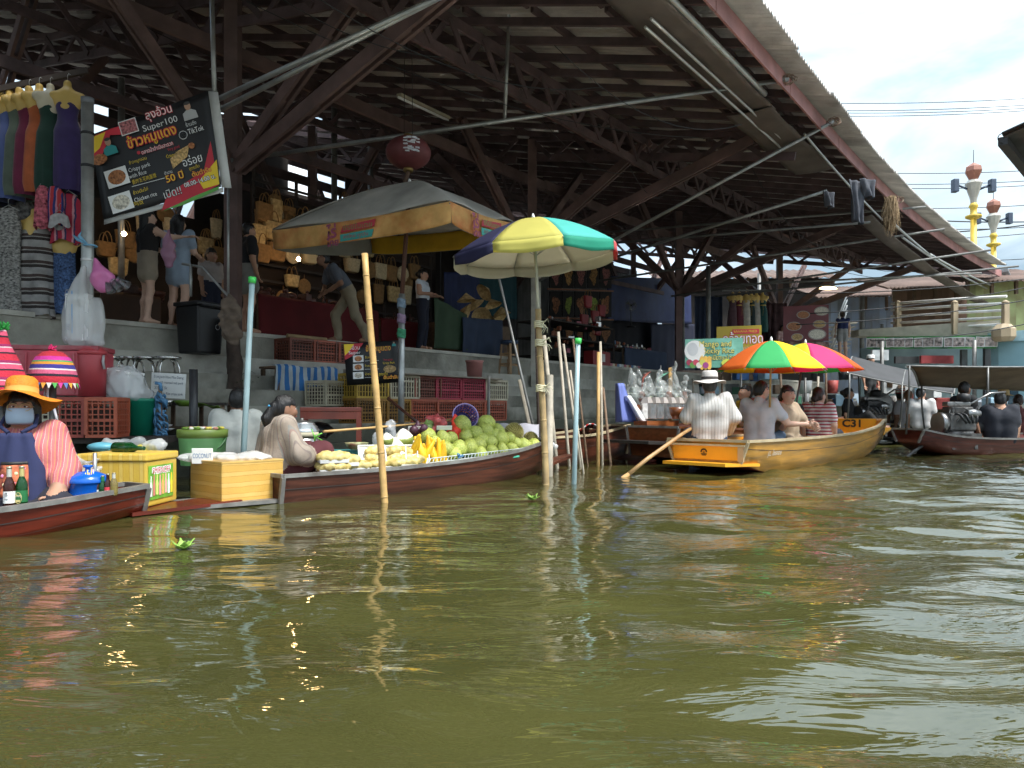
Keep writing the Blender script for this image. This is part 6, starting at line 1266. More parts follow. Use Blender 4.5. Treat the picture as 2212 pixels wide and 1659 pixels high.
for i, (X, Y_, r) in enumerate(sorted(PL, key=lambda v: v[1])):
    dY = .62-.45*(Y_-390)/260; p = rg(X, Y_, dY); rr = r*1.1*.2685*p.y/1600
    w = 'topmost green pomelo of the heap' if i == 0 else 'second highest green pomelo of the heap' if i == 1 else 'green pomelo in the heap on the fruit boat' if i < 18 else 'green pomelo low in the heap behind the wire tray'
    u = empty('pomelo', p, random.uniform(0, 6), w, 'fruit', 'pomelos on the fruit boat'); u.rotation_euler = (random.uniform(-.5, .5), random.uniform(-.5, .5), random.uniform(0, 6)); inst(PM[i % 4], 'rind', u, scale=(rr,)*3)
    if i % 3 == 0: inst(SMESH, 'stem', u, scale=(rr,)*3)
COCG = mat('coconut_green', (.22, .27, .05), .5, var=.25, scale=9); COCW = mat('coconut_white', (.74, .70, .58), .7, var=.08)
for X, Y_, r, lab in ((635, 515, 78, 'trimmed young coconut with white pointed top, largest'), (560, 580, 76, 'trimmed coconut in front of the largest one'), (500, 520, 52, 'small trimmed coconut behind the bamboo pole'), (715, 585, 55, 'trimmed coconut half hidden by the mangoes')):
    p = rg(X, Y_, .45); rr = r*.2685*p.y/1600; u = empty('young_coconut', p, 0, lab, 'coconut', 'trimmed coconuts'); u.rotation_euler = (.25, -.1, 0)
    M().lathe([(rr*.4, -rr), (rr*.85, -rr*.7), (rr, -.1*rr), (rr*.97, .25*rr)], 22).build('husk', COCG, u); m = M(); prof = [(rr*.98, .22*rr), (rr*.7, .62*rr), (rr*.3, 1.0*rr), (rr*.05, 1.12*rr), (.001, 1.12*rr)]
    m.lathe(prof, 11, smooth=False, caps=False); m.build('cut_top', COCW, u)
MANG = mat('ripe_mango', (.78, .46, .015), .45, var=.12, scale=7); MGM = sdf_mesh('mango', [cone((0, 0, -.06), (.012, 0, .06), .034, .026), ell((-.006, 0, -.02), (.040, .034, .06))], .010, [MANG], .03); SLICE = mat('mango_flesh', (.80, .50, .03), .45, var=.1)
for i in range(22):
    X = 735+(i*37 % 225); Y_ = 560+(i*53 % 110); p = rg(X, Y_, .18+.012*(i % 9)); o = inst(MGM, 'mango', None, p, (random.uniform(-.35, .35), random.uniform(-.4, .4), random.uniform(0, 6)), (.85, .7, 1.35)); tag(o, 'ripe yellow mango standing in the bunch beside the pomelos', 'fruit', 'yellow mangoes in a bunch')
DUR = mat('durian_flesh', (.52, .37, .09), .5, var=.3, scale=14, hue=(.66, .54, .22)); TRAY = flat('white_tray', (.78, .78, .75), .4); RINDW = mat('durian_rind_white', (.70, .64, .42), .7, var=.15)
PODM = sdf_mesh('pod', [cone((-.055, 0, 0), (.055, 0, .008), .030, .033), ell((.0, 0, .01), (.06, .036, .032))], .011, [DUR], .03, None, folds(.004, 45, 3, (1, 1, 1)))
def tray(p, rx, rz, n, label, w=.26, d=.15):
    u = empty('fruit_tray', p, 0, label, 'tray', 'trays of durian'); u.rotation_euler = (rx, 0, rz); M().box((0, 0, .006), (w, d, .012), bev=.004).box((0, d/2, .018), (w, .008, .03)).box((0, -d/2, .018), (w, .008, .03)).box((w/2, 0, .018), (.008, d, .03)).box((-w/2, 0, .018), (.008, d, .03)).build('foam_tray', TRAY, u)
    for k in range(n): inst(PODM, 'pod', u, (-w*.28+w*.56*(k % 2) if n > 2 else 0, -d*.25+d*.5*(k//2)/(max(1, (n-1)//2)) if n > 2 else (k-.5)*d*.4, .045), (random.uniform(-.3, .3), random.uniform(-.2, .2), random.uniform(-.5, .5)), (1.0, 1.1, 1.1))
    return u
for X, Y_, rx, rz, n, lab in ((380, 665, .9, .3, 2, 'upright tray of durian pods nearest the bamboo pole'), (545, 665, .9, .2, 2, 'upright tray of durian flesh in the middle of the row'), (640, 660, .9, .2, 2, 'upright tray of durian flesh beside the mangoes'), (735, 665, .9, .15, 2, 'wrapped durian tray leaning at the end of the row'), (230, 770, .05, .4, 4, 'flat tray of durian pods at the boat rail by the vendor'), (350, 765, .05, .3, 4, 'flat durian tray behind the bamboo pole'), (480, 755, .05, .3, 4, 'flat durian tray right of the bamboo pole'), (630, 740, .05, .3, 4, 'flat durian tray below the upright ones'), (60, 700, .1, .5, 4, 'heaped tray of yellow fruit slices beside the vendor'), (140, 725, .1, .5, 4, 'tray of yellow fruit slices in front of the wire rack'), (60, 780, .1, .5, 3, 'tray of pale fruit slices nearest the vendor')):
    u = tray(rg(X, Y_, .16+.10*(rx > .5)), rx, rz, n, lab, .25, .15 if rx < .5 else .24)
DSK = mat('durian_shell', (.28, .24, .07), .7, var=.3, scale=9)
for X, Y_, r, lab in ((1520, 465, 82, 'large spiky whole durian at the bow'), (1655, 515, 62, 'smaller spiky durian nearest the bow')):
    p = rg(X, Y_, .45); rr = r*.2685*p.y/1600; m = M().ball((0, 0, 0), rr*.86, 16, 10); n = 260
    for k in range(n):
        ph = math.acos(1-2*(k+.5)/n); th = math.pi*(1+5**.5)*k; d = Vector((math.cos(th)*math.sin(ph), math.sin(th)*math.sin(ph), math.cos(ph))); x, y, z = frame(d); b = d*rr*.84; e = rr*.10
        m.add([b+x*e, b-x*e*.5+y*e*.87, b-x*e*.5-y*e*.87, d*rr*1.06], [(0, 1, 3), (1, 2, 3), (2, 0, 3)])
    tag(m.build('durian', DSK, None, p), lab, 'fruit', 'whole durians')
# red net bags, mangosteens, white labels
for X, Y_, w, mt, lab in ((905, 400, .12, mat('clear_red_bag', (.55, .10, .10), .3, alpha=.75, var=.4, scale=15), 'clear bag of red fruit on the heap'), (1040, 470, .10, mat('red_net', (.75, .05, .02), .6, var=.3, scale=30), 'red net bag hanging between the pomelos'), (745, 455, .11, mat('mangosteen_skin', (.06, .018, .035), .5, var=.4, scale=25), 'net bag of dark mangosteens beside the coconut'), (820, 430, .09, mat('green_leaf_fruit', (.10, .16, .04), .5, var=.4, scale=20), 'bag of green fruit behind the mangoes')):
    p = rg(X, Y_, .55); u = empty('fruit_bag', p, 0, lab, 'bag', 'bags of small fruit')
    me = sdf_mesh('bag_net', [ell((random.gauss(0, w*.4), random.gauss(0, .04), random.gauss(0, w*.3)), (.045, .045, .045)) for k in range(9)]+[cone((0, 0, .02), (0, 0, w*1.0), .05, .012)], .014, [mt], .02); inst(me, 'bag_net', u)
    if 'net bag hanging' in lab: M().tube([(0, 0, .06), (-.02, 0, .14), (.02, 0, .2)], [.03, .01, .02], 6).build('knot', mt, u)
thing(M().box((0, 0, 0), (.16, .004, .05), rot=Matrix.Rotation(.5, 3, 'X')), 'price_card', flat('paper', (.75, .75, .72)), rg(960, 425, .4), 'white paper card lying on the red fruit', 'card', .2); thing(M().box((0, 0, 0), (.13, .004, .05), rot=Matrix.Rotation(.5, 3, 'X')), 'price_card', flat('paper', (.75, .75, .72)), rg(720, 430, .5), 'white paper card by the mangosteens', 'card', .3)
# wire tray along the rail
wt = empty('wire_tray', rg(1215, 680, .08), 0, 'white wire tray along the boat rail below the pomelos', 'tray'); WW = flat('white_wire', (.72, .78, .76), .4); a0, a1 = rg(825, 745, .06), rg(1600, 645, .06); b0, b1 = rg(850, 672, .02), rg(1605, 588, .02)
m = M(); [m.tube([a0.lerp(a1, f), b0.lerp(b1, f)], .0045, 5) for f in np.linspace(0, 1, 30)]; [m.tube([a0.lerp(b0, f), a1.lerp(b1, f)], .005, 5) for f in (0, .5, 1)]; W2(m.build('wire_front', WW), wt)
m = M(); d = Vector((-.25, .25, 0)); m.grid(lambda u_, v: a0.lerp(a1, u_)+d*v+Vector((0, 0, .0)), 12, 3, thick=.004); m.grid(lambda u_, v: (a0+d).lerp(a1+d, u_)+Vector((0, 0, .12*v)), 12, 2, thick=.004); W2(m.build('mesh_liner', mat('green_net', (.008, .07, .035), .8, var=.4, scale=40)), wt)
m = M().tube([rg(610, 775, -.02), rg(900, 745, -.02), rg(1250, 700, -.02), rg(1560, 655, -.02)], .012, 6); W2(m.build('edge_cord', flat('jade_cord', (.08, .45, .30))), wt)
m = M(); [m.tube([rg(1080+10*math.sin(k), 660, .0), rg(1090+25*math.cos(k*2), 650+20*math.sin(k), -.02)], .008, 5) for k in range(7)]; W2(m.build('blue_tie', flat('torn_blue_plastic', (.09, .24, .42))), wt)
sr = M(); [sr.tube([rg(230, 655+f*55, .3), rg(310, 650+f*55, .32)], .004, 4) for f in (0, .5, 1)]; [sr.tube([rg(230+80*f, 655, .3), rg(230+80*f, 712, .3)], .004, 4) for f in np.linspace(0, 1, 6)]; tag(sr.build('wire_rack', WW), 'small white wire rack behind the fruit slices', 'rack')
bs = empty('plastic_basket', rg(1130, 330, .9), .4, 'blue-violet plastic basket tipped on its side behind the pomelos', 'basket'); bs.rotation_euler = (1.2, .3, .2); BV = mat('violet_plastic', (.07, .055, .26), .5, var=.2)
m = M(); [m.tube([(.14*math.cos(a), .14*math.sin(a), 0), (.10*math.cos(a), .10*math.sin(a), -.14)], .006, 4) for a in np.linspace(0, 6.28, 25)]; [m.tube([(r*math.cos(a), r*math.sin(a), z) for a in np.linspace(0, 6.28, 21)], .006, 5) for r, z in ((.132, -.03), (.12, -.07), (.11, -.11))]; m.build('weave', BV, bs); M().lathe([(.14, -.012), (.152, -.01), (.152, .012), (.14, .012), (.14, -.012)], 24, caps=False).build('rim', flat('lilac_rim', (.42, .32, .62), .5), bs); M().lathe([(.10, -.14), (.001, -.14)], 20).build('base', BV, bs)
thing(M().tube([rg(-10, 455, .35), rg(500, 415, .8), rg(850, 385, .95), rg(1210, 330, 1.1)], [.012]*4, 8), 'carrying_pole', BAMB, None, 'thin bamboo carrying pole laid over the coconuts', 'pole')
thing(bowl(.12, .07), 'melon_bowl', mat('patterned_bowl', (.45, .12, .08), .5, var=.6, scale=18, hue=(.35, .4, .2)), rg(255, 600, .9), 'patterned round basket beside the cabinet leg', 'basket')
gcl = M().grid(lambda u_, v: rg(1390+330*u_, 395+120*v, .9-.2*v)+Vector((0, 0, .01*math.sin(12*u_))), 16, 6, thick=.005); tag(gcl.build('grey_cloth', mat('grey_cloth', (.30, .29, .32), .9)), 'grey cloth spread behind the durians', 'cloth')
for k in range(4): thing(M().ball((0, 0, 0), (.04, .03, .03), 8, 6), 'crumpled_wrapper', PLASTW, rg(1790+20*k, 560+15*(k % 2), .25), 'crumpled plastic wrapper in the boat bow', 'wrapper', k, 'wrappers in the bow')
# ------------------------------------------------------------------ boxes at the boat ends
TAPEY = stripe_mat('yellow_taped_foam', [((.68, .46, .07), 3), ((.60, .38, .05), .5), ((.72, .52, .12), 2), ((.58, .36, .05), .4)], .075, 'X', rough=.35, warp=.015, bump=.12, var=.10); TAPEB = stripe_mat('brown_taped_foam', [((.56, .33, .075), 3), ((.48, .26, .05), .3), ((.60, .38, .11), 2), ((.46, .25, .045), .25)], .085, 'Z', rough=.3, warp=.02, bump=.12, var=.10)
yb = empty('drinks_box', P(287, 1098, 5.35), R(22), 'yellow taped foam box with a green drinks poster on the bow plate', 'box'); M().box((-.16, .24, .17), (.50, .46, .33), bev=.012).build('box_body', TAPEY, yb)
yb.rotation_euler = (0, 0, R(-2))
M().box((-.16, .24, .365), (.52, .48, .055), bev=.012).build('lid', TAPEY, yb)
FP = plane_frame((.092, .22, .175), (0, 1, 0), (0, 0, 1)); po = M(); po.merge(M().box((0, 0, .002), (.36, .25, .003)), FP); po.build('poster', mat('poster_green', (.10, .33, .03), .4, var=.35, scale=9, hue=(.22, .5, .06)), yb)
lettering('SMIRNOFF', .062, flat('print_white', (.8, .8, .78)), yb, FP @ T(-.0, .085, .0048), off=.006, width=.275); lettering('SMIRNOFF', .062, flat('print_red', (.55, .03, .05)), yb, FP @ T(-.0, .085, .0062), width=.26)
for k, cc in enumerate(((.75, .75, .72), (.75, .25, .2), (.65, .75, .2), (.8, .35, .35), (.8, .45, .15), (.8, .4, .35), (.7, .85, .8), (.85, .6, .05))):
    x = -.15+k*.043; m = M(); pf = [(-.014, -.1), (.014, -.1), (.015, -.02), (.007, .01), (.006, .05), (-.006, .05), (-.007, .01), (-.015, -.02)]; m.merge(M().prism([(x+a, b+.004*(k % 3), .0045) for a, b in pf], (0, 0, .002)), FP); m.build('printed_bottle', flat('pbottle_%d' % k, cc, .4), yb)
thing(M().lathe([(.04, 0), (.043, .01), (.043, .16), (.016, .22), (.015, .29)], 16, rot=Matrix.Rotation(R(90), 3, 'Y')), 'green_bottle', mat('green_glass', (.01, .09, .02), .08, trans=.5, var=.1), P(248, 967, 5.62), 'green bottle lying on the yellow box lid', 'bottle', R(-20)); thing(M().grid(lambda u_, v: (-.07+.14*u_, -.045*math.cos(3*v)-.0, .045*math.sin(3*v)), 8, 8, thick=.002), 'paper_wrap', mat('yellow_paper', (.70, .58, .22), .6), P(268, 972, 5.6), 'yellow paper label wrapped round the lying bottle', 'paper', R(-20))
bx = empty('foam_box', P(479, 1092, 5.72), R(48), 'large brown taped foam box at the stern of the fruit boat', 'box'); M().box((.265, .27, .165), (.53, .54, .33), bev=.012).build('box_body', TAPEB, bx); M().box((.265, .27, .326), (.535, .545, .02), bev=.006).build('rim', TAPEB, bx)
thing(sdf_M([ell((-.3+.1*k, 0, .0), (.09, .10, .03)) for k in range(7)], .02, .05, None, folds(.01, 30, 4, (1, 1, 1))), 'plastic_sheet', PLASTW, P(485, 988, 6.1), 'crumpled clear sheet on top of the brown box', 'sheet')
cs = empty('coconut_sign', P(437, 1000, 5.95), R(4), 'small white card sign reading COCONUT', 'sign'); M().box((0, 0, .055), (.165, .012, .125), bev=.005).build('card', flat('white_board', (.70, .70, .68)), cs); lettering('COCONUT', .055, flat('sign_blue', (.04, .16, .38)), cs, plane_frame((0, -.0075, .055), (1, 0, 0), (0, 0, 1)), width=.145)
gt = empty('ice_tub', P(438, 992, 6.9), 0, 'light green tub with olive rim and scraps on top', 'tub'); M().lathe([(.19, -.05), (.21, .20), (.222, .205), (.225, .275), (.215, .28), (.001, .27)], 28, mis=[0, 1, 1, 1, 1]).build('tub', [mat('light_green_plastic', (.26, .62, .26), .45, var=.1), mat('olive_plastic', (.13, .19, .035), .45)], gt); M().tube([(.215*math.cos(a), -.05-.2*abs(math.sin(a)) if 0 else .215*math.sin(a)*.2-.19*math.sin(a), .2-.16*math.sin(a)) for a in np.linspace(.0, 1.2, 8)], .012, 6).build('handle', mat('dark_green_handle', (.03, .10, .03), .5), gt)
m = M()
for k in range(36): p = Vector((random.uniform(-.18, .18), random.uniform(-.15, .15), .29)); m.ball(p, (random.uniform(.02, .045), .02, .015), 6, 4, mi=k % 4)
m.build('scraps', [LEAF, flat('scrap_white', (.7, .68, .6)), flat('scrap_pink', (.45, .2, .15)), flat('scrap_yellow', (.6, .5, .08))], gt)
# ------------------------------------------------------------------ things in the vendor's boat
GG = mat('green_glass', (.01, .09, .02), .08, trans=.5, var=.1); BG = mat('brown_glass', (.06, .012, .006), .08, trans=.4, var=.1); CAP = mat('steel_cap', (.5, .45, .3), .35, metal=.8); LW = flat('label_white', (.75, .75, .72), .5); FOIL = mat('silver_foil', (.7, .68, .58), .35, metal=.6); LG = flat('label_green', (.02, .16, .05), .5); FOILG = mat('gold_foil', (.65, .55, .22), .35, metal=.6); CLG = mat('amber_glass', (.45, .35, .10), .1, trans=.6)
def bottle(loc, h, r, glass, lab_m, foil, label, txt=None, tcol=None, cap=None):
    u = empty('beer_bottle', loc, 0, label, 'bottle', 'bottles in the vendor boat'); t = bottle_mesh(h, r); sep = {}
    for nm, i, ma in (('glass', 0, glass), ('label', 1, lab_m), ('neck_foil', 2, foil), ('cap', 3, cap or CAP)):
        m = M(); idx = [k for k in range(len(t.f)) if t.mi[k] == i]; us = sorted({v for k in idx for v in t.f[k]}); rm = {v: j for j, v in enumerate(us)}; m.v = [t.v[v] for v in us]; m.f = [[rm[v] for v in t.f[k]] for k in idx]; m.mi = [0]*len(idx); m.sm = [t.sm[k] for k in idx]; m.build(nm, ma, u)
    if txt: lettering(txt, h*.10, tcol, u, plane_frame((.0, -r*1.03-.001, h*.30), (1, 0, 0), (0, 0, 1)), width=r*1.25)
    return u
b1 = bottle(P(20, 1099, 4.62), .262, .033, BG, LW, FOIL, 'brown beer bottle with white label and silver neck'); 
m = M(); FL = plane_frame((0, -.0345, .085), (1, 0, 0), (0, 0, 1)); [m.lathe([(.006, 0), (.006, .001)], 8, FL @ Vector((x, y, 0)), rot=FL.to_3x3()) for x, y in ((-.008, .008), (.002, .012), (.008, .003), (-.002, -.002), (.006, .014))]; m.merge(M().box((0, -.02, .0005), (.03, .006, .001)), FL); m.build('label_mark', flat('grey_print', (.3, .3, .33)), b1)
b2 = bottle(P(47, 1096, 4.66), .258, .033, GG, LG, FOILG, 'green beer bottle with oval Chang label', 'Chang', flat('print_cream', (.8, .78, .6))); m = M(); FL = plane_frame((0, -.0345, .062), (1, 0, 0), (0, 0, 1)); m.merge(M().tube([(.021*math.cos(a), .034*math.sin(a), 0) for a in np.linspace(0, 6.28, 22)], .0018, 4), FL); [m.ball(FL @ Vector((x, .016, 0)), (.006, .002, .005), 8, 5) for x in (-.008, .008)]; m.merge(M().box((0, -.018, .0), (.026, .014, .001)), FL); m.build('label_ring', flat('print_gold', (.6, .5, .2)), b2)
for px, py, h, r, g, lm, fo, lab in ((184, 1090, .13, .022, CLG, LW, LW, 'short bottle with white neck band nearest the vendor hand'), (202, 1083, .15, .024, GG, GG, LG, 'short green bottle beside the straws'), (211, 1078, .15, .018, BG, LW, WIRE, 'slim bottle with white label and dark cap'), (222, 1076, .15, .024, GG, GG, LG, 'green bottle between the white label and the red one'), (233, 1072, .15, .023, BG, flat('label_red', (.5, .04, .05)), BG, 'dark bottle with red label'), (246, 1070, .15, .024, CLG, CLG, FOIL, 'amber bottle nearest the bow')):
    bottle(P(px, py, 4.95), h, r, g, lm, fo, lab)
sc = empty('straw_cup', P(193, 1082, 4.95), 0, 'clear cup of coloured drinking straws among the bottles', 'cup'); M().lathe([(.022, 0), (.032, .12), (.030, .12), (.02, .005), (.001, .005)], 16).build('cup', CLEARC, sc)
for k in range(12): a = k*2.4; M().tube([(.008*math.cos(a), .008*math.sin(a), .01), (.026*math.cos(a), .026*math.sin(a), .17+.02*(k % 3))], .0032, 5).build('straw', flat('straw_%d' % (k % 5), ((.8, .45, .05), (.45, .2, .6), (.75, .65, .1), (.7, .7, .7), (.7, .1, .1))[k % 5], .4), sc)
thing(M().tube([(0, 0, 0), (0, 0, .26)], .014, 8), 'steel_tube', GALV, P(205, 1060, 5.1), 'grey steel tube stub behind the straws', 'tube')
bt = empty('blue_pot', P(190, 1080, 5.0), 0, 'blue round pot with domed lid and knob', 'pot'); BLUE = mat('glossy_blue_plastic', (.005, .10, .48), .25, var=.08, coat=.3); M().lathe([(.115, -.02), (.12, .05), (.118, .12), (.124, .125)], 28).build('pot', BLUE, bt); M().lathe([(.128, .122), (.130, .135), (.115, .165), (.06, .19), (.02, .196), (.016, .215), (.032, .225), (.030, .235), (.001, .238)], 28, caps=False).build('lid', BLUE, bt)
pg = empty('clear_bag', P(165, 1030, 5.35), 0, 'crumpled clear plastic bag behind the blue pot', 'bag'); bagshape('film', [ell((0, 0, 0), (.13, .09, .09)), cone((.0, 0, .02), (-.03, 0, .16), .07, .015), cone((.1, 0, .0), (.13, 0, .12), .05, .012)], PLAST, pg, 6, amp=.022, f=30)
m = M(); m.grid(lambda u_, v: P(100+150*u_, 985+10*v, 6.0+.3*v)+Vector((0, 0, .02*math.sin(9*u_))), 10, 4, thick=.004); 
thing(M().ball((0, 0, 0), (.12, .09, .04), 12, 6), 'plastic_dish', flat('aqua_plastic', (.15, .45, .55), .35), P(220, 965, 6.2), 'aqua round dish among the rubbish by the pole foot', 'dish')
for k, (px, py, mt) in enumerate(((240, 962, PLASTW), (285, 958, PLAST), (330, 962, PLASTW), (305, 972, flat('scrap_yellow', (.6, .5, .08))))): o = bagshape('rubbish_bag', [ell((0, 0, 0), (.10, .07, .05)), ell((.07, 0, .01), (.06, .05, .04))], mt, None, k, amp=.015, f=30, loc=P(px, py, 6.6)); tag(o, ['milky bag behind the yellow box, nearest the pole', 'clear bag behind the green bottle', 'milky bag at the far corner of the yellow box', 'yellow scrap bag on the yellow box rear edge'][k], 'bag', 'bags behind the yellow box')
# ------------------------------------------------------------------ food boat: steamer, cabinet, goods
ALU = mat('aluminium_pot', (.62, .62, .60), .28, metal=.9, var=.15, scale=8, bump=.1)
sp = empty('steamer_pot', P(652, 985, 7.35), 0, 'tiered aluminium steamer pot beside the seated woman', 'pot'); M().lathe([(.15, -.1), (.155, .10), (.17, .11), (.165, .13), (.165, .19)], 28).build('pot', ALU, sp); M().lathe([(.175, .19), (.178, .235), (.165, .24)], 28).build('cloth_ring', mat('cream_rag', (.55, .50, .36), .9), sp); M().lathe([(.172, .24), (.17, .26), (.15, .28), (.155, .29), (.125, .315), (.13, .322), (.09, .345), (.02, .355), (.02, .375), (.001, .378)], 28, caps=False).build('lid', ALU, sp)
cbn = empty('glass_cabinet', P(690, 990, 7.9), R(10), 'red-brown wooden cabinet with glass end on the food boat', 'cabinet'); WC = mat('cabinet_red_wood', (.15, .028, .016), .35, var=.3, scale=5, coat=.3)
M().box((.12, .15, .52), (.64, .36, .05), bev=.008).build('top_board', WC, cbn); M().box((.12, -.02, .455), (.60, .02, .075)).build('front_rail', WC, cbn)
for x, y in ((-.17, -.015), (.41, -.015), (-.17, .31), (.41, .31)): M().box((x, y, .22), (.05, .045, .55)).build('corner_post', WC, cbn)
M().box((.425, .15, .455), (.02, .30, .07)).build('end_rail', WC, cbn); M().box((.425, .15, .2), (.008, .27, .46)).build('glass_pane', mat('dusty_glass', (.35, .37, .36), .15, alpha=.55), cbn); M().box((.12, .15, .02), (.6, .34, .03)).build('floor_board', WC, cbn)
thing(M().box((0, 0, .03), (.42, .28, .06), top=1.1), 'green_tray', mat('aqua_mesh_tray', (.05, .25, .25), .5, var=.3, scale=30), P(735, 985, 7.6), 'aqua mesh tray under the cabinet', 'tray')
o = bagshape('black_bag', [ell((0, 0, 0), (.16, .1, .10))], mat('black_bin_bag', (.02, .02, .022), .35, bump=.6), None, 3, loc=P(690, 930, 8.2)); tag(o, 'black plastic bag behind the steamer lid', 'bag'); o = bagshape('black_bag', [ell((0, 0, 0), (.12, .08, .06))], mat('black_bin_bag', (.02, .02, .022)), None, 5, loc=P(470, 925, 8.0)); tag(o, 'dark plastic bag beside the green tub', 'bag')
thing(M().tube([(0, 0, .0), (.0, 0, .10), (.07, 0, .13)], [.01, .01, .006], 6).tube([(0, 0, .08), (-.03, 0, .17)], [.008, .004], 6).tube([(0, 0, .1), (.15, -.02, .02)], .004, 5), 'green_tap', flat('lime_plastic', (.2, .6, .08), .4), P(680, 965, 7.1), 'lime green plastic twist beside the steamer', 'twist'); thing(M().box((0, 0, 0), (.07, .05, .05), bev=.01), 'camera_clamp', BLK, P(697, 935, 7.2), 'small black bracket at the end of the carrying pole', 'bracket')
for k, (px, py) in enumerate(((820, 950), (845, 930))): o = bagshape('clear_pack', [ell((0, 0, 0), (.07, .04, .11))], PLAST, None, k+11, amp=.014, f=30, loc=P(px, py, 7.6)); tag(o, ['clear bag standing beside the cabinet, nearer the bamboo pole', 'clear bag behind the bamboo pole'][k], 'bag')
# paddle of the food boat
thing(M().tube([P(838, 860, 8.6), P(880, 895, 8.4), P(905, 915, 8.3)], [.018, .018, .02], 8).tube([P(905, 915, 8.3), P(925, 928, 8.25), P(945, 935, 8.2)], [.03, .05, .03], 8), 'paddle', WOODB, None, 'brown wooden paddle leaning behind the coconuts', 'paddle')
# ------------------------------------------------------------------ people in the near boats
PLAID = stripe_mat('pink_orange_check', [((.54, .16, .15), 1.3), ((.58, .26, .12), .4), ((.48, .12, .14), 1.1), ((.64, .46, .42), .18)], .038, 'X', warp=.02, bump=.3, var=.25); NAVYA = C('navy_apron', (.022, .028, .085)); BEIGES = stripe_mat('brown_check', [((.36, .29, .23), 1.2), ((.27, .21, .18), .3), ((.41, .34, .27), 1.0), ((.33, .22, .18), .25), ((.29, .27, .24), .25)], .07, 'X', warp=.008, bump=.3, var=.35)
J = sit(1.60, True); J['elL'] = Vector((.27, -.03, .30)); J['wrL'] = Vector((.24, -.24, .14)); J['elR'] = Vector((-.27, -.02, .30)); J['wrR'] = Vector((-.2, -.25, .15)); J['head'] = J['head']+Vector((.0, -.02, -.01))
for s_, g_ in (('R', -1), ('L', 1)): J['kn'+s_] = Vector((g_*.26, -.22, .06)); J['an'+s_] = Vector((g_*-.05, -.26, .03)); J['to'+s_] = Vector((g_*-.12, -.26, .03))
vp, q_, Q_ = person('seated vendor in orange straw hat, blue mask and navy apron', PW(50, .045, 4.95), R(18), J, PLAID, C('dark_skirt', (.02, .02, .03)), sleeve='roll', legs='long', style='bob', f=1.22, seed=12, res=.010, loose=.02, fold=.008, yaw=.12, hands='RL', curl=.9)
hat(q_, Q_, vp, mat('orange_straw', (.62, .19, .008), .7, var=.15, scale=30, bump=.6, bscale=120), flat('orange_band', (.62, .30, .06), .8), brim=.235, h=.125, r=.098, droop=.045, z=.082, wav=.025, tilt=-.22)
m = M()
def mask(u_, v): a = (u_-.5)*2.1; z = .002-.105*v; r = .088+.016*math.sin(math.pi*v)*math.cos(a*.9)-.012*(v > .9); return q_(math.sin(a)*r*.93, -math.cos(a)*r-.012, z)
m.grid(mask, 16, 10, thick=.003); m.build('face_mask', mat('blue_grey_mask', (.32, .39, .48), .85, var=.08), vp)
m = M(); [m.tube([q_(sg*.036+.029*math.cos(a), -.102+.006*abs(math.cos(a)), .008+.024*math.sin(a)) for a in np.linspace(0, 6.28, 20)], .0022, 5) for sg in (-1, 1)]; m.tube([q_(-.008, -.106, .014), q_(.008, -.106, .014)], .002, 5); [m.tube([q_(sg*.066, -.09, .012), q_(sg*.078, -.01, .01)], .002, 5) for sg in (-1, 1)]; m.build('glasses', mat('gold_frame', (.5, .36, .15), .3, metal=.8), vp)
m = M()
def apr(u_, v):
    a = (u_-.5)*2.0*(.55+.45*min(1, v*2.2)); z = .555-.50*v; r = .175+.05*v+.008*math.sin(u_*17); return Vector((math.sin(a)*r*1.0, -math.cos(a)*r*.92-.012-.02*v, z))
m.grid(apr, 22, 18, thick=.004); m.build('apron', NAVYA, vp)
m = M(); m.grid(lambda u_, v: apr(.30+.42*u_, .40+.42*v)+Vector((0, -.008, 0)), 10, 8, thick=.002); m.build('embroidered_pocket', mat('embroidery', (.40, .03, .04), .8, var=.8, scale=26, hue=(.5, .14, .06)), vp); m = M(); m.grid(lambda u_, v: apr(.29+.44*u_, .37+.04*v)+Vector((0, -.009, 0)), 10, 2, thick=.002); m.build('pocket_edge', flat('stencil_black', (.015, .013, .01)), vp)
m = M(); [m.ball(apr(x, y)+Vector((0, -.011, 0)), (.012, .003, .012), 8, 5, mi=k % 3) for k, (x, y) in enumerate(((.36, .55), (.45, .49), (.55, .52), (.65, .46), (.62, .60), (.40, .66), (.52, .64)))]; m.build('flower', [flat('f_pink', (.75, .25, .45)), flat('f_green', (.35, .55, .15)), flat('f_cream', (.75, .68, .4))], vp)
[M().tube([apr(.5+sg*.2, 0), Vector((sg*.10, -.115, .60)), Vector((sg*.09, -.03, .665)), Vector((sg*.06, .06, .62))], .014, 6).build('apron_strap', NAVYA, vp) for sg in (-1, 1)]
J = sit(1.66, True); J['elR'] = Vector((-.28, -.1, .30)); J['wrR'] = Vector((-.2, -.32, .28))
person('man in white shirt seated with his back to the canal', PW(512, .10, 7.75), R(186), J, C('white_shirt', (.62, .63, .58)), C('dark', (.02, .02, .02)), skin=SKIND, sleeve='long', style='short', f=1.1, seed=13, res=.012, loose=.03, fold=.012, face=False, yaw=.2)
J = sit(1.56, True); J['che'] += Vector((0, -.04, 0)); J['head'] += Vector((0, -.09, -.03)); J['nb'] += Vector((0, -.06, -.01)); J['shR'] += Vector((0, -.05, 0)); J['shL'] += Vector((0, -.05, 0)); J['elR'] = Vector((-.24, -.12, .28)); J['wrR'] = Vector((-.16, -.36, .22)); J['elL'] = Vector((.26, -.1, .28)); J['wrL'] = Vector((.17, -.34, .2))
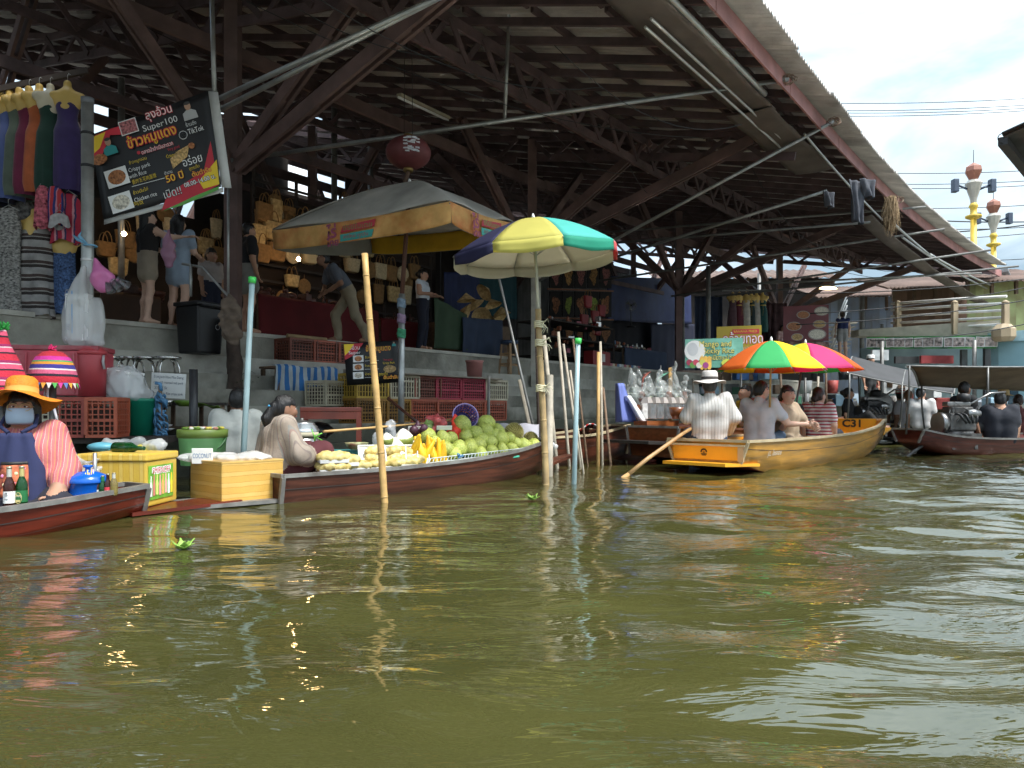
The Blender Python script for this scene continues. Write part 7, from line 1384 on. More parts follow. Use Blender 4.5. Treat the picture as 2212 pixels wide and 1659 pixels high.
fp, q_, Q_ = person('woman fruit seller in brown checked shirt with tied black hair', PW(592, .08, 6.55), R(128), J, BEIGES, C('maroon', (.09, .02, .025)), skin=SKIND, sleeve='roll', style='pony', f=1.12, seed=14, res=.011, loose=.032, fold=.013, pitch=.12, yaw=-.1)
M().tube([q_(-.03, .125, .0), q_(0, .15, .012), q_(.03, .135, .0)], .011, 6).build('hair_tie', flat('blue_tie', (.08, .35, .6), .5), fp)
# boat C31: rower and passengers
def cpos(x, y, z): a = R(90-43); return Vector((2.30+x*math.cos(a)-y*math.sin(a), 8.76+x*math.sin(a)+y*math.cos(a), z))
SHW = stripe_mat('white_striped_shirt', [((.58, .555, .52), 2.0), ((.34, .30, .27), .4)], .036, 'X', warp=.012, bump=.3, var=.12)
J = sit(1.72); J['elR'] = Vector((-.30, .0, .36)); J['wrR'] = Vector((-.24, -.18, .20)); J['elL'] = Vector((.29, -.04, .38)); J['wrL'] = Vector((.20, -.24, .52))
rp, q_, Q_ = person('rower in striped white shirt and grey brimmed hat, seen from behind', cpos(.36, .15, .28), R(180-6), J, SHW, C('denim', (.06, .08, .12)), skin=SKIND, sleeve='long', f=1.12, seed=15, res=.012, loose=.030, fold=.016, style='short', hair=HAIRG, face=False)
hat(q_, Q_, rp, mat('pale_grey_felt', (.56, .51, .47), .9, var=.15, scale=9), flat('dark_hat_band', (.055, .045, .04), .9, var=.3), brim=.20, h=.125, r=.10, droop=.02, z=.05, wav=.015)
M().ball(q_(.065, -.06, -.07), (.03, .03, .05), 8, 6, rot=None).build('face_mask', mat('blue_grey_mask', (.32, .39, .48)), rp)
pd = empty('oar', P(1358, 1024, 8.35), 0, 'long pale wooden oar dipping into the water behind the rower', 'oar'); o_ = P(1358, 1024, 8.35); M().tube([Vector(), P(1400, 990, 8.45)-o_, P(1470, 940, 8.95)-o_, P(1492, 926, 9.1)-o_], [.024, .024, .022, .02], 10).build('shaft', mat('oar_wood', (.46, .27, .11), .5, var=.25, scale=8), pd); M().tube([Vector(), Vector((-.22, -.08, -.16)), Vector((-.5, -.16, -.36))], [.024, .05, .04], 8).build('blade', _mats['oar_wood'], pd)
J = sit(1.72); J['elL'] = Vector((.30, -.12, .34)); J['wrL'] = Vector((.16, -.38, .22)); J['head'] += Vector((.0, -.03, -.01)); J['elR'] = Vector((-.30, -.10, .34)); J['wrR'] = Vector((-.14, -.36, .24))
gp2, q_, Q_ = person('man in pale grey T-shirt and glasses sitting in the rowing boat', cpos(1.45, .0, .24), R(138), J, C('pale_grey', (.47, .48, .52)), C('jeans', (.10, .14, .20)), skin=SKINL, style='short', hair=HAIR, f=1.18, seed=16, res=.012, loose=.014, yaw=-.45)
m = M(); [m.tube([q_(sg*.034+.024*math.cos(a), -.094, .012+.019*math.sin(a)) for a in np.linspace(0, 6.28, 16)], .0022, 4) for sg in (-1, 1)]; [m.tube([q_(sg*.058, -.088, .014), q_(sg*.077, .0, .012)], .003, 4) for sg in (-1, 1)]; m.build('glasses', INK, gp2)
J = sit(1.58); J['elR'] = Vector((-.25, -.14, .32)); J['wrR'] = Vector((-.05, -.33, .32)); J['elL'] = Vector((.24, -.16, .3)); J['wrL'] = Vector((.06, -.35, .27))
for s_, g_ in (('R', -1), ('L', 1)): J['kn'+s_] = Vector((g_*.20, -.20, .06)); J['an'+s_] = Vector((g_*-.05, -.22, .0)); J['to'+s_] = Vector((g_*-.1, -.22, .0))
person('smiling woman in beige top looking back over her shoulder', cpos(1.92, -.17, .24), R(38), J, C('beige2', (.37, .29, .20)), C('tan', (.3, .24, .17)), skin=SKINL, style='lowbun', hair=HAIR, f=1.1, seed=17, res=.011, yaw=-.25, loose=.012)
STRP = stripe_mat('red_white_shirt', [((.66, .62, .60), 1.3), ((.36, .045, .07), 1)], .05, 'Z', warp=.008, var=.12)
J = sit(1.60); person('woman in red and white striped shirt facing the bow', cpos(3.35, -.06, .24), R(140), J, STRP, C('dark2', (.03, .03, .04)), skin=SKINL, style='lowbun', hair=HAIRB, f=1.12, seed=18, res=.012, loose=.014, yaw=-.35)
J = sit(1.6); gh, q_, Q_ = person('passenger in dark top and blue-grey bucket hat ahead of the couple', cpos(3.1, .32, .22), R(150), J, C('charcoal', (.03, .03, .035)), C('dark3', (.03, .03, .04)), style='bob', seed=19, res=.016); hat(q_, Q_, gh, flat('bluegrey_hat', (.16, .20, .25), .9), None, brim=.15, h=.09, r=.098, droop=.05, z=.05)
YT = C('mustard', (.46, .27, .02)); J = sit(1.7); J['elR'] = Vector((-.22, -.12, .40)); J['wrR'] = Vector((-.06, -.30, .58)); J['elL'] = Vector((.22, -.1, .38)); J['wrL'] = Vector((.02, -.3, .56))
mp_, q_, Q_ = person('man in mustard shirt and dark checked overshirt looking up in profile', P(1612, 975, 11.0)+Vector((0, 0, .10)), R(-72), J, YT, C('dark4', (.03, .03, .04)), style='short', seed=20, res=.013, pitch=-.25, f=1.05)
m = M()
for sg in (-1, 1): m.grid(lambda u_, v: Vector((sg*(.10+.09*u_), -.13*(1-u_)+.11*u_*1.1-.02, .62-.5*v))+Vector((sg*.05*math.sin(math.pi*u_), 0, 0)), 8, 8, thick=.006)
m.grid(lambda u_, v: Vector((math.cos(math.pi*u_)*.215, .05+math.sin(math.pi*u_)*.115, .63-.5*v)), 12, 8, thick=.006); [m.tube([J['sh'+s_], J['el'+s_], J['wr'+s_]*.85+J['el'+s_]*.15], [.078, .066, .05], 10) for s_ in 'RL']; m.build('overshirt', mat('dark_check', (.035, .04, .05), .9, var=.6, scale=16, hue=(.12, .13, .15)), mp_)
# ------------------------------------------------------------------ silver goods on the craft boat
SILV = mat('silver_embossed', (.70, .69, .67), .22, metal=.95, var=.3, scale=25, bump=1., bscale=45); CELLO = mat('cellophane', (.50, .52, .50), .05, alpha=.34, var=.05, spec=.8)
for k in range(6):
    p = P(1398+k*17, 905, 11.0+.04*k); u = empty('silver_box', p, R(45), 'embossed silver gift box, number %s in the front row on the craft boat' % ('one', 'two', 'three', 'four', 'five', 'six')[k], 'box', 'silver boxes on the craft boat'); M().box((0, 0, .12), (.13, .12, .24), bev=.008).build('box_body', SILV, u); M().box((0, 0, .28), (.15, .14, .09), top=.5).build('roof_lid', mat('pale_grey_panel', (.38, .34, .31), .5), u)
for k, (px, py, h) in enumerate([(1348+k*9.6+4*(k % 2), 872-10*(k % 3), .36+.09*((k*5) % 4)) for k in range(14)]):
    p = P(px, py, 11.3+.28*(k % 2)); u = empty('wrapped_basket', p, 0, 'gift basket in crinkled cellophane, %s from the blue cloth' % 'first second third fourth fifth sixth seventh eighth ninth tenth eleventh twelfth thirteenth fourteenth'.split()[k], 'gift basket', 'cellophane gift baskets'); bagshape('wrapping', [cone((0, 0, -.12), (0, 0, .08), .10, .085), cone((0, 0, .1), (.06*math.sin(k*2), 0, h*.8), .07, .02)], CELLO, u, k, amp=.022, f=34); M().lathe([(.07, -.14), (.09, 0), (.08, .02)], 14).ball((0, 0, .05), (.06, .06, .07), 8, 6).build('contents', mat('basket_content_%d' % (k % 3), ((.20, .22, .10), (.25, .12, .08), (.30, .34, .30))[k % 3], .5, var=.6, scale=30), u)
    if k in (4, 7): M().tube([(0, 0, .15), (.02, 0, .32), (.05+.02*k, 0, .42), (.02, 0, .36)], [.012, .014, .014, .01], 6).build('ribbon', flat('coral_ribbon' if k == 4 else 'mint_ribbon', (.5, .14, .10) if k == 4 else (.25, .6, .45), .5), u)
cl = M().grid(lambda u_, v: P(1330+44*u_*v+18*u_*(1-v)+4*math.sin(9*u_)*v, 828+84*v, 10.9-.15*math.sin(5*u_)), 14, 12, thick=.006); tag(cl.build('blue_cloth', mat('cornflower_cloth', (.14, .18, .46), .85, var=.15, scale=4)), 'cornflower blue cloth hung over the craft boat stern', 'cloth')
cl = M().grid(lambda u_, v: P(1350+30*v+12*u_+8*u_*v, 855+55*v, 10.95-.1*math.sin(4*u_)), 8, 8, thick=.006); tag(cl.build('white_cloth', flat('white_cloth', (.68, .68, .68), .85)), 'white cloth lying beside the blue one on the craft boat', 'cloth')
thing(bowl(.12, .17), 'wooden_bowl', WOODO, P(1462, 905, 10.8), 'tall brown wooden bowl at the end of the silver boxes', 'bowl'); thing(M().box((0, 0, 0), (.06, .05, .22)), 'wooden_post', WOODO, P(1378, 890, 11.0), 'orange-brown wooden post on the craft boat', 'post'); thing(M().box((.25, 0, 0), (.75, .25, .08)), 'goods_tray', WOODO, P(1395, 915, 10.9), 'brown wooden tray carrying the silver boxes', 'tray', R(40))
# plants drifting on the water
for px, py, lab in ((1150, 1083, 'pale water lettuce floating below the fruit boat'), (396, 1190, 'bright green water plant floating near the yellow box reflection')):
    Y = .75*1600/(py-885); m = M()
    for k in range(9): a = k*.75; d = Vector((math.cos(a), math.sin(a), 0)); s_ = Vector((-d.y, d.x, 0)); m.grid(lambda u_, v: d*(.005+.055*v)+s_*(u_-.5)*.045*math.sin(math.pi*min(.95, v+.15))+Vector((0, 0, .01+.05*v*(1 if k % 2 else .6))), 3, 4, thick=.003)
    thing(m, 'water_plant', mat('water_leaf', (.22, .38, .06), .5, var=.25), PW(px, .0, Y), lab, 'plant')
# ------------------------------------------------------------------ banners, signs, lantern
PW_, PY_, PR_, PK_, PGN = flat('print_white', (.8, .8, .78)), flat('print_yellow', (.80, .56, .03)), flat('print_red', (.55, .03, .05)), flat('banner_black', (.012, .012, .013), .45), flat('print_grass', (.10, .32, .06))
FOODM = [mat('food_%d' % i, c, .5, var=.6, scale=40, hue=h) for i, (c, h) in enumerate((((.25, .06, .02), (.45, .18, .06)), ((.55, .50, .38), (.65, .6, .5)), ((.42, .24, .07), (.55, .36, .14))))]
def ngon(F, pts, mt, parent, z, name='print'): m = M(); m.merge(M().prism([(x, y, 0) for x, y in pts], (0, 0, .0015)), F @ T(0, 0, z)); return m.build(name, mt, parent)
def disc(F, x, y, r, mt, parent, z, n=20, ry=None, name='print'): return ngon(F, [(x+r*math.cos(2*math.pi*i/n), y+(ry or r)*math.sin(2*math.pi*i/n)) for i in range(n)], mt, parent, z, name)
def outlined(txt, size, F, x, y, w, c1, c2, parent, z, off=.006): lettering(txt, size, c2, parent, F @ T(x, y, z), off=off, width=w*1.03); lettering(txt, size, c1, parent, F @ T(x, y, z+.0015), width=w)
def portrait(F, x, y, s, shirt, parent, z):   # a generic figure printed on a banner
    disc(F, x, y+.62*s, .26*s, flat('print_skin', (.45, .27, .18)), parent, z+.001, ry=.34*s); disc(F, x, y+.86*s, .27*s, flat('print_hair', (.05, .05, .05)), parent, z+.002, ry=.14*s)
    ngon(F, [(x-.6*s, y-.5*s), (x+.6*s, y-.5*s), (x+.55*s, y+.1*s), (x+.2*s, y+.32*s), (x-.2*s, y+.32*s), (x-.55*s, y+.1*s)], shirt, parent, z)
def big_banner():
    Y = 8.25; c = [P(195, 292, Y), P(449, 196, Y), P(478, 404, Y), P(224, 474, Y)]; u = empty('food_banner', P(335, 470, Y), 0, 'large black food stall banner in Thai and English hung between the poles', 'banner')
    m = M(); m.grid(lambda a, b: c[0].lerp(c[1], a).lerp(c[3].lerp(c[2], a), b)+Vector((0, .012*math.sin(7*a)*math.sin(3*b+.5), 0)), 16, 12, thick=.004); W2(m.build('sheet', PK_), u)
    m = M(); m.grid(lambda a, b: c[1].lerp(c[2], b)+Vector((.11*a, .01, .0-.01*a)), 1, 8, thick=.004); m.grid(lambda a, b: c[3].lerp(c[2], a)+Vector((.02*a, .01, -.055*b)), 12, 1, thick=.004); W2(m.build('white_hem', flat('banner_hem', (.5, .5, .48), .7, dirt=.5, dirtcol=(.25, .24, .22))), u)
    rt = Vector((math.cos(R(17.5)), 0, math.sin(R(17.5)))); up = Vector((-.16, 0, 1)); F = plane_frame(P(335, 335, Y-.02), rt, up); lo = local(u)
    F = lo @ F; k = .00516                         # metres per display pixel at this depth
    def xy(px, py): v = F.inverted() @ lo @ P(px, py, Y-.02); return v.x, v.y
    def put(txt, px, py, w, c1, c2=None, size=.08, off=.006): x, y = xy(px, py); (outlined(txt, size, F, x, y, w, c1, c2, u, .004, off) if c2 else lettering(txt, size, c1, u, F @ T(x, y, .004), width=w))
    def poly(pts, mt, z=.001): ngon(F, [xy(*p) for p in pts], mt, u, z)
    poly([(197, 296), (240, 278), (296, 262), (280, 290), (238, 292), (215, 350), (203, 345)], PR_); poly([(197, 298), (228, 285), (216, 320), (200, 335)], PY_, .0022)
    poly([(349, 455), (362, 420), (400, 395), (440, 370), (455, 305), (472, 400), (420, 428)], PR_); poly([(430, 392), (468, 345), (474, 398), (440, 408)], PY_, .0022); poly([(352, 456), (400, 442), (472, 410), (474, 402), (420, 424)], PGN, .003)
    portrait(F, *xy(238, 322), .13, flat('print_teal_shirt', (.03, .26, .26)), u, .003); portrait(F, *xy(410, 245), .135, flat('print_grey_shirt', (.38, .38, .38)), u, .003)
    x, y = xy(278, 274); ngon(F, [(x-.10, y-.08), (x+.10, y-.08), (x+.10, y+.08), (x-.10, y+.08)], PW_, u, .003); ngon(F, [(x-.09, y-.07), (x+.09, y-.07), (x+.09, y+.07), (x-.09, y+.07)], mat('crowd_photo', (.05, .05, .09), .5, var=.9, scale=40, hue=(.45, .15, .15)), u, .0045)
    put('ลุงอ้วน', 343, 243, .30, PW_, PR_, .13); put('Super100', 346, 268, .40, PW_, None, .10); put('ข้าวหมูแดง', 328, 296, .56, PY_, PR_, .155, .010); put('ตลาดน้ำดำเนินสะดวก', 340, 320, .36, PW_, PR_, .06, .003); x, y = xy(300, 330); disc(F, x, y, .02, PR_, u, .004)
    put('ร้านดัง', 413, 268, .12, PW_, None, .06); put('TikTok', 423, 281, .18, PW_, None, .085); x, y = xy(396, 292); disc(F, x, y, .048, PW_, u, .003); disc(F, x, y, .042, PK_, u, .0045); lettering('♪', .07, PW_, u, F @ T(x, y, .006))
    put('ข้าวหมูกรอบ', 298, 347, .20, PY_, None, .05); put('Crispy pork', 301, 362, .25, PW_, None, .065); put('with Rice', 298, 377, .20, PW_, None, .065); put('香炸五花肉盖饭', 312, 387, .28, PY_, None, .055); put('ข้าวมันไก่', 304, 413, .17, PY_, None, .05); put('Chicken rice', 315, 426, .26, PW_, None, .065); put('鸡饭', 300, 439, .11, PY_, None, .06)
    poly([(285, 404), (356, 385), (356, 384), (285, 403)], PW_, .002); put('Very good', 375, 320, .14, PR_, None, .05); put('Crispy Pork', 377, 334, .19, PY_, None, .055); put('อร่อย', 416, 347, .22, PW_, None, .13); put('ตำนาน', 364, 373, .09, PW_, None, .05); put('50 ปี', 378, 383, .20, PY_, PR_, .11, .004); put('สูตรเด็ด', 420, 362, .12, PY_, None, .05); put('ต้นตำรับ', 436, 372, .22, PY_, PR_, .07, .004); put('เปิด!!', 373, 417, .20, PW_, PK_, .12, .006); put('08.00-14.00 น.', 432, 391, .36, PW_, PK_, .07, .005)
    for px, py, fm in ((253, 383, 0), (262, 437, 1)):
        x, y = xy(px, py); ngon(F, [(x-.125, y-.10), (x+.125, y-.10), (x+.125, y+.10), (x-.125, y+.10)], PW_, u, .002); disc(F, x, y, .10, FOODM[fm], u, .004, ry=.08)
    x, y = xy(215, 345); disc(F, x, y, .09, FOODM[0], u, .005, ry=.06); x, y = xy(390, 337); ngon(F, [(x-.12, y-.11), (x+.07, y-.03), (x+.13, y+.09), (x-.02, y+.06), (x-.12, y-.0)], FOODM[2], u, .0025); x, y = xy(414, 315); disc(F, x, y, .035, FOODM[0], u, .004)
big_banner()
def small_menu():
    Y = 9.95; c = [P(742, 742, Y), P(860, 735, Y), P(862, 826, Y), P(750, 833, Y)]; u = empty('menu_banner', P(802, 832, Y), 0, 'small black menu banner hanging above the yellow crate', 'banner'); lo = local(u)
    m = M().grid(lambda a, b: c[0].lerp(c[1], a).lerp(c[3].lerp(c[2], a), b), 4, 4, thick=.006); W2(m.build('sheet', PK_), u); F = lo @ plane_frame(P(802, 785, Y-.01), (1, 0, .05), (0, 0, 1))
    def xy(px, py): v = F.inverted() @ lo @ P(px, py, Y-.01); return v.x, v.y
    ngon(F, [xy(743, 744), xy(785, 741), xy(768, 765), xy(745, 778)], PR_, u, .001); ngon(F, [xy(743, 744), xy(765, 743), xy(752, 762), xy(745, 768)], PY_, u, .002)
    for txt, px, py, w, c1, c2, sz in (('ลุงอ้วน', 763, 752, .18, PW_, None, .07), ('Super', 766, 762, .16, PW_, None, .06), ('ข้าวหมูแดง', 817, 753, .33, PY_, PR_, .10), ('Very good', 838, 777, .12, PR_, None, .04), ('Crispy Pork', 840, 784, .16, PY_, None, .04), ('สูตรเด็ด', 828, 808, .12, PY_, None, .05), ('ต้นตำรับ', 845, 815, .2, PR_, PY_, .06)):
        x, y = xy(px, py); (outlined(txt, sz, F, x, y, w, c1, c2, u, .003, .003) if c2 else lettering(txt, sz, c1, u, F @ T(x, y, .003), width=w))
    for i, fm in enumerate((0, 0, 1)):
        x, y = xy(774, 775+i*18); ngon(F, [(x-.07, y-.045), (x+.07, y-.045), (x+.07, y+.045), (x-.07, y+.045)], PW_, u, .002); disc(F, x, y, .05, FOODM[fm], u, .0035, ry=.036); x, y = xy(800, 772+i*18); lettering(('ข้าวหมูแดง', 'ข้าวหมูกรอบ', 'ข้าวมันไก่')[i], .04, PY_, u, F @ T(x, y, .003), width=.14); ngon(F, [xy(788, 780+i*18), xy(818, 779+i*18), xy(818, 778.4+i*18), xy(788, 779.4+i*18)], PW_, u, .002)
    x, y = xy(842, 797); disc(F, x, y, .085, FOODM[2], u, .0022, ry=.05); portrait(F, *xy(851, 744), .045, flat('print_teal_shirt', (.03, .26, .26)), u, .003)
small_menu()
def signboard(name, label, c, Y, base, th=.02, tilt=(1, 0, 0)):
    u = empty(name, P((c[0]+c[2])/2, c[3], Y), 0, label, 'sign'); lo = local(u); a, b, d, e = [P(*q, Y) for q in ((c[0], c[1]), (c[2], c[1]-4), (c[2], c[3]-2), (c[0], c[3]))]; W2(M().prism([a, b, d, e], (0, th, 0)).build('board', base), u)
    F = lo @ plane_frame(P((c[0]+c[2])/2, (c[1]+c[3])/2, Y-.006), (1, 0, .02), (0, 0, 1))
    def xy(px, py): v = F.inverted() @ lo @ P(px, py, Y-.006); return v.x, v.y
    return u, F, xy
u, F_, xy = signboard('mango_sign', 'green sign reading Mango and Sticky Rice with fruit picture', (1480, 733, 1605, 795), 13.5, mat('sign_green', (.05, .26, .17), .45, var=.3, scale=3, hue=(.18, .42, .33)))
for txt, px, py, w, sz in (('Mango and', 1545, 743, .58, .15), ('Sticky Rice', 1553, 758, .55, .14), ('ข้าวเหนียวมะม่วง', 1550, 773, .60, .11)): x, y = xy(px, py); outlined(txt, sz, F_, x, y, w, flat('sign_gold', (.72, .62, .16)), flat('sign_dark', (.02, .10, .06)), u, .002, .006)
x, y = xy(1501, 758); disc(F_, x, y, .19, PW_, u, .001); disc(F_, x-.04, y+.03, .10, flat('rice_grey', (.55, .57, .58)), u, .0025, ry=.12)
for k in range(9): x, y = xy(1516+(k % 3)*8, 778+(k//3)*6); disc(F_, x, y, .04, flat('sign_mango', (.72, .42, .08), .5, var=.3), u, .004+.0004*k, ry=.075)
for k, cc in enumerate(((.35, .04, .08), (.12, .3, .06), (.5, .06, .1), (.6, .55, .5), (.5, .5, .1), (.3, .05, .2))): x, y = xy(1489+k*7, 783+(k % 2)*6); disc(F_, x, y, .055, flat('sfruit%d' % k, cc), u, .008+.0004*k)
x, y = xy(1570, 784); disc(F_, x, y, .10, flat('sign_lime', (.55, .6, .08)), u, .0045, ry=.07)
u, F_, xy = signboard('banana_sign', 'yellow banner with big red Thai letters for fried banana', (1548, 706, 1645, 760), 16.0, mat('sign_yellow', (.55, .40, .03), .5, var=.25, scale=2, hue=(.45, .30, .02)))
x, y = xy(1605, 733); outlined('กล้วยทอด', .30, F_, x, y, .85, PW_, PR_, u, .002, .012); x, y = xy(1610, 716); ngon(F_, [(x-.28, y-.05), (x+.30, y-.05), (x+.30, y+.05), (x-.28, y+.05)], PR_, u, .001); lettering('BANANA FRIED', .07, PY_, u, F_ @ T(x, y, .004), width=.5); x, y = xy(1597, 756); ngon(F_, [(x-.4, y-.05), (x+.48, y-.05), (x+.48, y+.08), (x-.4, y+.05)], FOODM[2], u, .001)
u, F_, xy = signboard('menu_poster', 'dim dark red menu poster with pale dish pictures at the far stall', (1692, 662, 1790, 738), 24.0, mat('maroon_poster', (.16, .03, .035), .5, var=.3, scale=2))
for k, (px, py, r) in enumerate(((1735, 680, .22), (1775, 672, .25), (1770, 700, .22), (1715, 705, .25), (1765, 722, .30), (1722, 728, .2))): x, y = xy(px, py); disc(F_, x, y, r, flat('poster_ring', (.35, .30, .27)), u, .002, ry=r*.6); disc(F_, x, y, r*.85, FOODM[k % 3], u, .004, ry=r*.5)
# red lantern
ln = empty('paper_lantern', P(882, 330, 10.6), 0, 'round dark red paper lantern with peeling silver patch hanging from the roof', 'lantern'); mm = M(); n, k = 40, 24
prof = [(math.sin(math.pi*(.06+.88*i/k))*.32*(1+.012*(i % 2)), -.23*math.cos(math.pi*(.06+.88*i/k))) for i in range(k+1)]; M().lathe(prof, n).build('shade', mat('lantern_red', (.13, .030, .032), .6, var=.3, scale=5, dirt=.4, dirtcol=(.22, .06, .06)), ln); [M().lathe([(.07, z_), (.07, z_+.05)], 16).build('collar', mat('brass_collar', (.25, .17, .06), .5, metal=.6), ln) for z_ in (-.27, .205)]
for s_ in (-.06, .06): M().tube([(s_, 0, .24), (s_*.9, 0, 1.3), (0, 0, 1.75)], .005, 5).build('cord', WIRE, ln)
m = M(); rr = random.Random(5)
for i in range(26): a, z = rr.uniform(-.25, .35), rr.uniform(-.09, .14); r = .325*math.sqrt(max(.1, 1-(z/.26)**2)); p = Vector((math.sin(a+.25)*r, -math.cos(a+.25)*r, z)); t_ = Vector((math.cos(a+.25), math.sin(a+.25), 0)); m.add([p-t_*.03+Vector((0, 0, -.008)), p+t_*.035+Vector((0, 0, -.012)), p+t_*.03+Vector((0, 0, .014)), p-t_*.03+Vector((0, 0, .01))], [(0, 1, 2, 3)])
tag(m.build('peeling_patch', mat('silver_flake', (.62, .62, .65), .4, var=.4, scale=30), ln), kind='stuff'); M().tube([(.0, 0, -.27), (-.02, 0, -.34), (-.06, 0, -.42)], .03, 8).build('tassel', mat('dark_tassel', (.10, .06, .04), .9), ln)
# tube lamp, rags, straw bundle
tl = empty('tube_lamp', P(965, 228, 12.5), 0, 'unlit fluorescent tube on a dusty batten under the roof', 'lamp'); a, b = P(862, 205, 12.0)-tl.location, P(968, 255, 13.6)-tl.location; M().beam(a, b, .09, .05).build('batten', mat('dusty_batten', (.42, .36, .26), .8, var=.2), tl); M().tube([a+Vector((0, -.05, -.06)), b+Vector((0, -.05, -.06))], .022, 8).build('tube', flat('tube_white', (.75, .75, .72), .3), tl)
for i, (x0, y0, x1, y1, lab) in enumerate(((1832, 388, 1868, 486, 'long dark grey rag hanging from the awning pipe'), (1858, 385, 1892, 432, 'short crumpled rag beside the long grey one'), (1776, 412, 1802, 452, 'small dark rag on the strut end'))):
    o = cloth('rag', (P(x0, y0, 14.2), P(x1, y0+4, 14.3), P(x1-6, y1, 14.2), P(x0+12, y1-8, 14.2)), mat('grey_rag', (.075, .08, .095), .95, var=.3, scale=6), wav=.07, waves=2, seed=i); tag(o, lab, 'rag', 'rags under the eave')
m = M(); p = P(1925, 428, 15.6)
for i in range(240):
    a, r = random.uniform(0, 6.28), random.uniform(0, .17)*random.uniform(.5, 1); L = random.uniform(.3, .85)*(1-r*1.5); q0 = p+Vector((r*math.cos(a), r*math.sin(a), random.uniform(-.05, .05))); d = Vector((random.gauss(0, .06), random.gauss(0, .06), -L)); m.tube([q0, q0+d*.5+Vector((random.gauss(0, .03), 0, 0)), q0+d], [.006, .006, .003], 3, caps=False)
o = m.build('straw_bundle', mat('dry_straw', (.30, .21, .12), .95, var=.4, scale=20)); tag(o, 'shaggy bundle of dry straw hanging from the eave pipe', 'straw', kind=None)
# dresses at the far stall
for i, (px, col, lab, fm, be) in enumerate(((1583, (.10, .05, .06), 'dim plum dress first on the far stall rail', FORM, None), (1597, (.10, .008, .02), 'burgundy dress with gold belt on the far rail', FORM, GOLD), (1612, (.50, .46, .40), 'ivory dress on the far rail', FORM, None), (1623, (.012, .03, .03), 'black-green dress between the two ivory ones', FORM, GOLD), (1634, (.45, .42, .37), 'second ivory dress on the far rail', FORM, None), (1647, (.006, .07, .065), 'teal dress with gold belt, last on the far rail', FORM, GOLD))): dress(P(px, 642, 24), R(random.uniform(-25, 25)), col, lab, 'dresses at the far stall', fm, .98, be)
tag(M().beam(P(1560, 628, 24), P(1665, 627, 24), .04, .04).build('garment_rail', GALVD), 'steel rail holding the far row of dresses', 'rail')
bl = M().lathe([(.01, -.06), (.035, -.03), (.03, .02), (.012, .05)], 12).build('tube', mat('warm_lamp_glow', (1, .75, .35), .4, emit=5), None, P(1789, 622, 26)); bl.scale = (9, 1, 1); bl.name = 'lit_lamp'; tag(bl, 'lit warm yellow strip lamp under the far roof', 'lamp')
# ------------------------------------------------------------------ right side: motor boats, shop, walkway, lamps, wires
GREYH = mat('grey_hull_paint', (.17, .165, .15), .6, var=.35, scale=3, stretch=(.5, 4, 6), dirt=.5, dirtcol=(.07, .06, .05)); DRED = mat('dark_red_hull', (.13, .035, .022), .45, var=.5, scale=3, stretch=(.5, 5, 8), dirt=.5, dirtcol=(.04, .02, .016))
g1, _ = boat('grey_motor_boat', 'grey tour boat with dark canopy behind the rowing boat bow', (8.3, 16.2, 0), 62, [(0, .5, .4, .42, .1), (1.5, .6, .45, .38, -.1), (4, .6, .45, .4, -.1), (6, .3, .2, .6, .1)], GREYH, REDHULL, CREAM, stern_plate=(.3, -.5, .48, .35, .12, .14, .03, WOODK))
g2, _ = boat('red_motor_boat', 'dark red tour boat with curved stern and big engine at the right edge', (6.9, 12.3, 0), 68, [(-.45, .30, .2, .42, .22), (0, .45, .35, .30, .02), (1.2, .62, .45, .25, -.1), (4, .62, .45, .3, -.1), (6, .3, .2, .6, .1)], DRED, REDHULL, TRIMG)
lettering('A B001', .14, flat('pale_letter', (.72, .70, .62)), g1, plane_frame((1.2, -.60, .22), (1, 0, 0), (0, -.2, 1)) @ T(0, 0, .03))
def canopy(name, label, pts, mt, sag=.12, rise=.28):
    """pts: near left, near right, far right, far left (world)"""
    a, b, c, d = [Vector(p) for p in pts]; u = empty(name, (a+b+c+d)/4, 0, label, 'canopy', 'boat canopies'); m = M()
    fn = lambda s, t: a.lerp(b, s).lerp(d.lerp(c, s), t)+Vector((0, 0, rise*math.sin(math.pi*t)-sag*math.sin(math.pi*s)*(.5+.5*math.sin(math.pi*t))))
    m.grid(fn, 20, 12, thick=.008); W2(m.build('sheet', mt), u)
    for s in (0, .5, 1): W2(M().tube([fn(s, t)+Vector((0, 0, -.015)) for t in np.linspace(0, 1, 13)], .018, 6).build('hoop', GALV if s == 0 else GALVD, u), u)
    for t in (0, 1): W2(M().tube([fn(s, t) for s in np.linspace(0, 1, 9)], .016, 6).build('edge_pipe', GALVD, u), u)
    for s in (.02, .5, .98):
        for t in (0, 1): p = fn(s, t); W2(M().tube([p, p+Vector((0, 0, -.35)), (p.x, p.y+(.1 if t == 0 else -.1), .35)], .018, 6).build('post', GALVD, u), u)
    return u
CANG = mat('charcoal_canopy', (.06, .06, .062), .8, var=.2, scale=3, transl=.06); CANB = mat('tan_canopy', (.20, .165, .12), .85, var=.3, scale=2.5, transl=.3)
canopy('boat_canopy', 'charcoal canopy of the grey boat, sloping to the right', (P(1830, 806, 14.6), P(2060, 850, 15.5), P(2075, 838, 17.6), P(1850, 790, 17.4)), CANG, .05)
canopy('boat_canopy', 'tan canopy with pale edge on the red motor boat', (P(1957, 790, 12.0), P(2300, 792, 12.8), P(2270, 845, 15.0), P(1985, 832, 14.0)), CANB, .03, rise=.12)
ENG = mat('engine_metal', (.14, .135, .13), .5, metal=.6, var=.5, scale=12, dirt=.5, dirtcol=(.05, .04, .03)); ENGB = mat('engine_black', (.02, .02, .021), .5, var=.4, scale=12); CHR = mat('engine_bright', (.30, .29, .28), .3, metal=.9, var=.2)
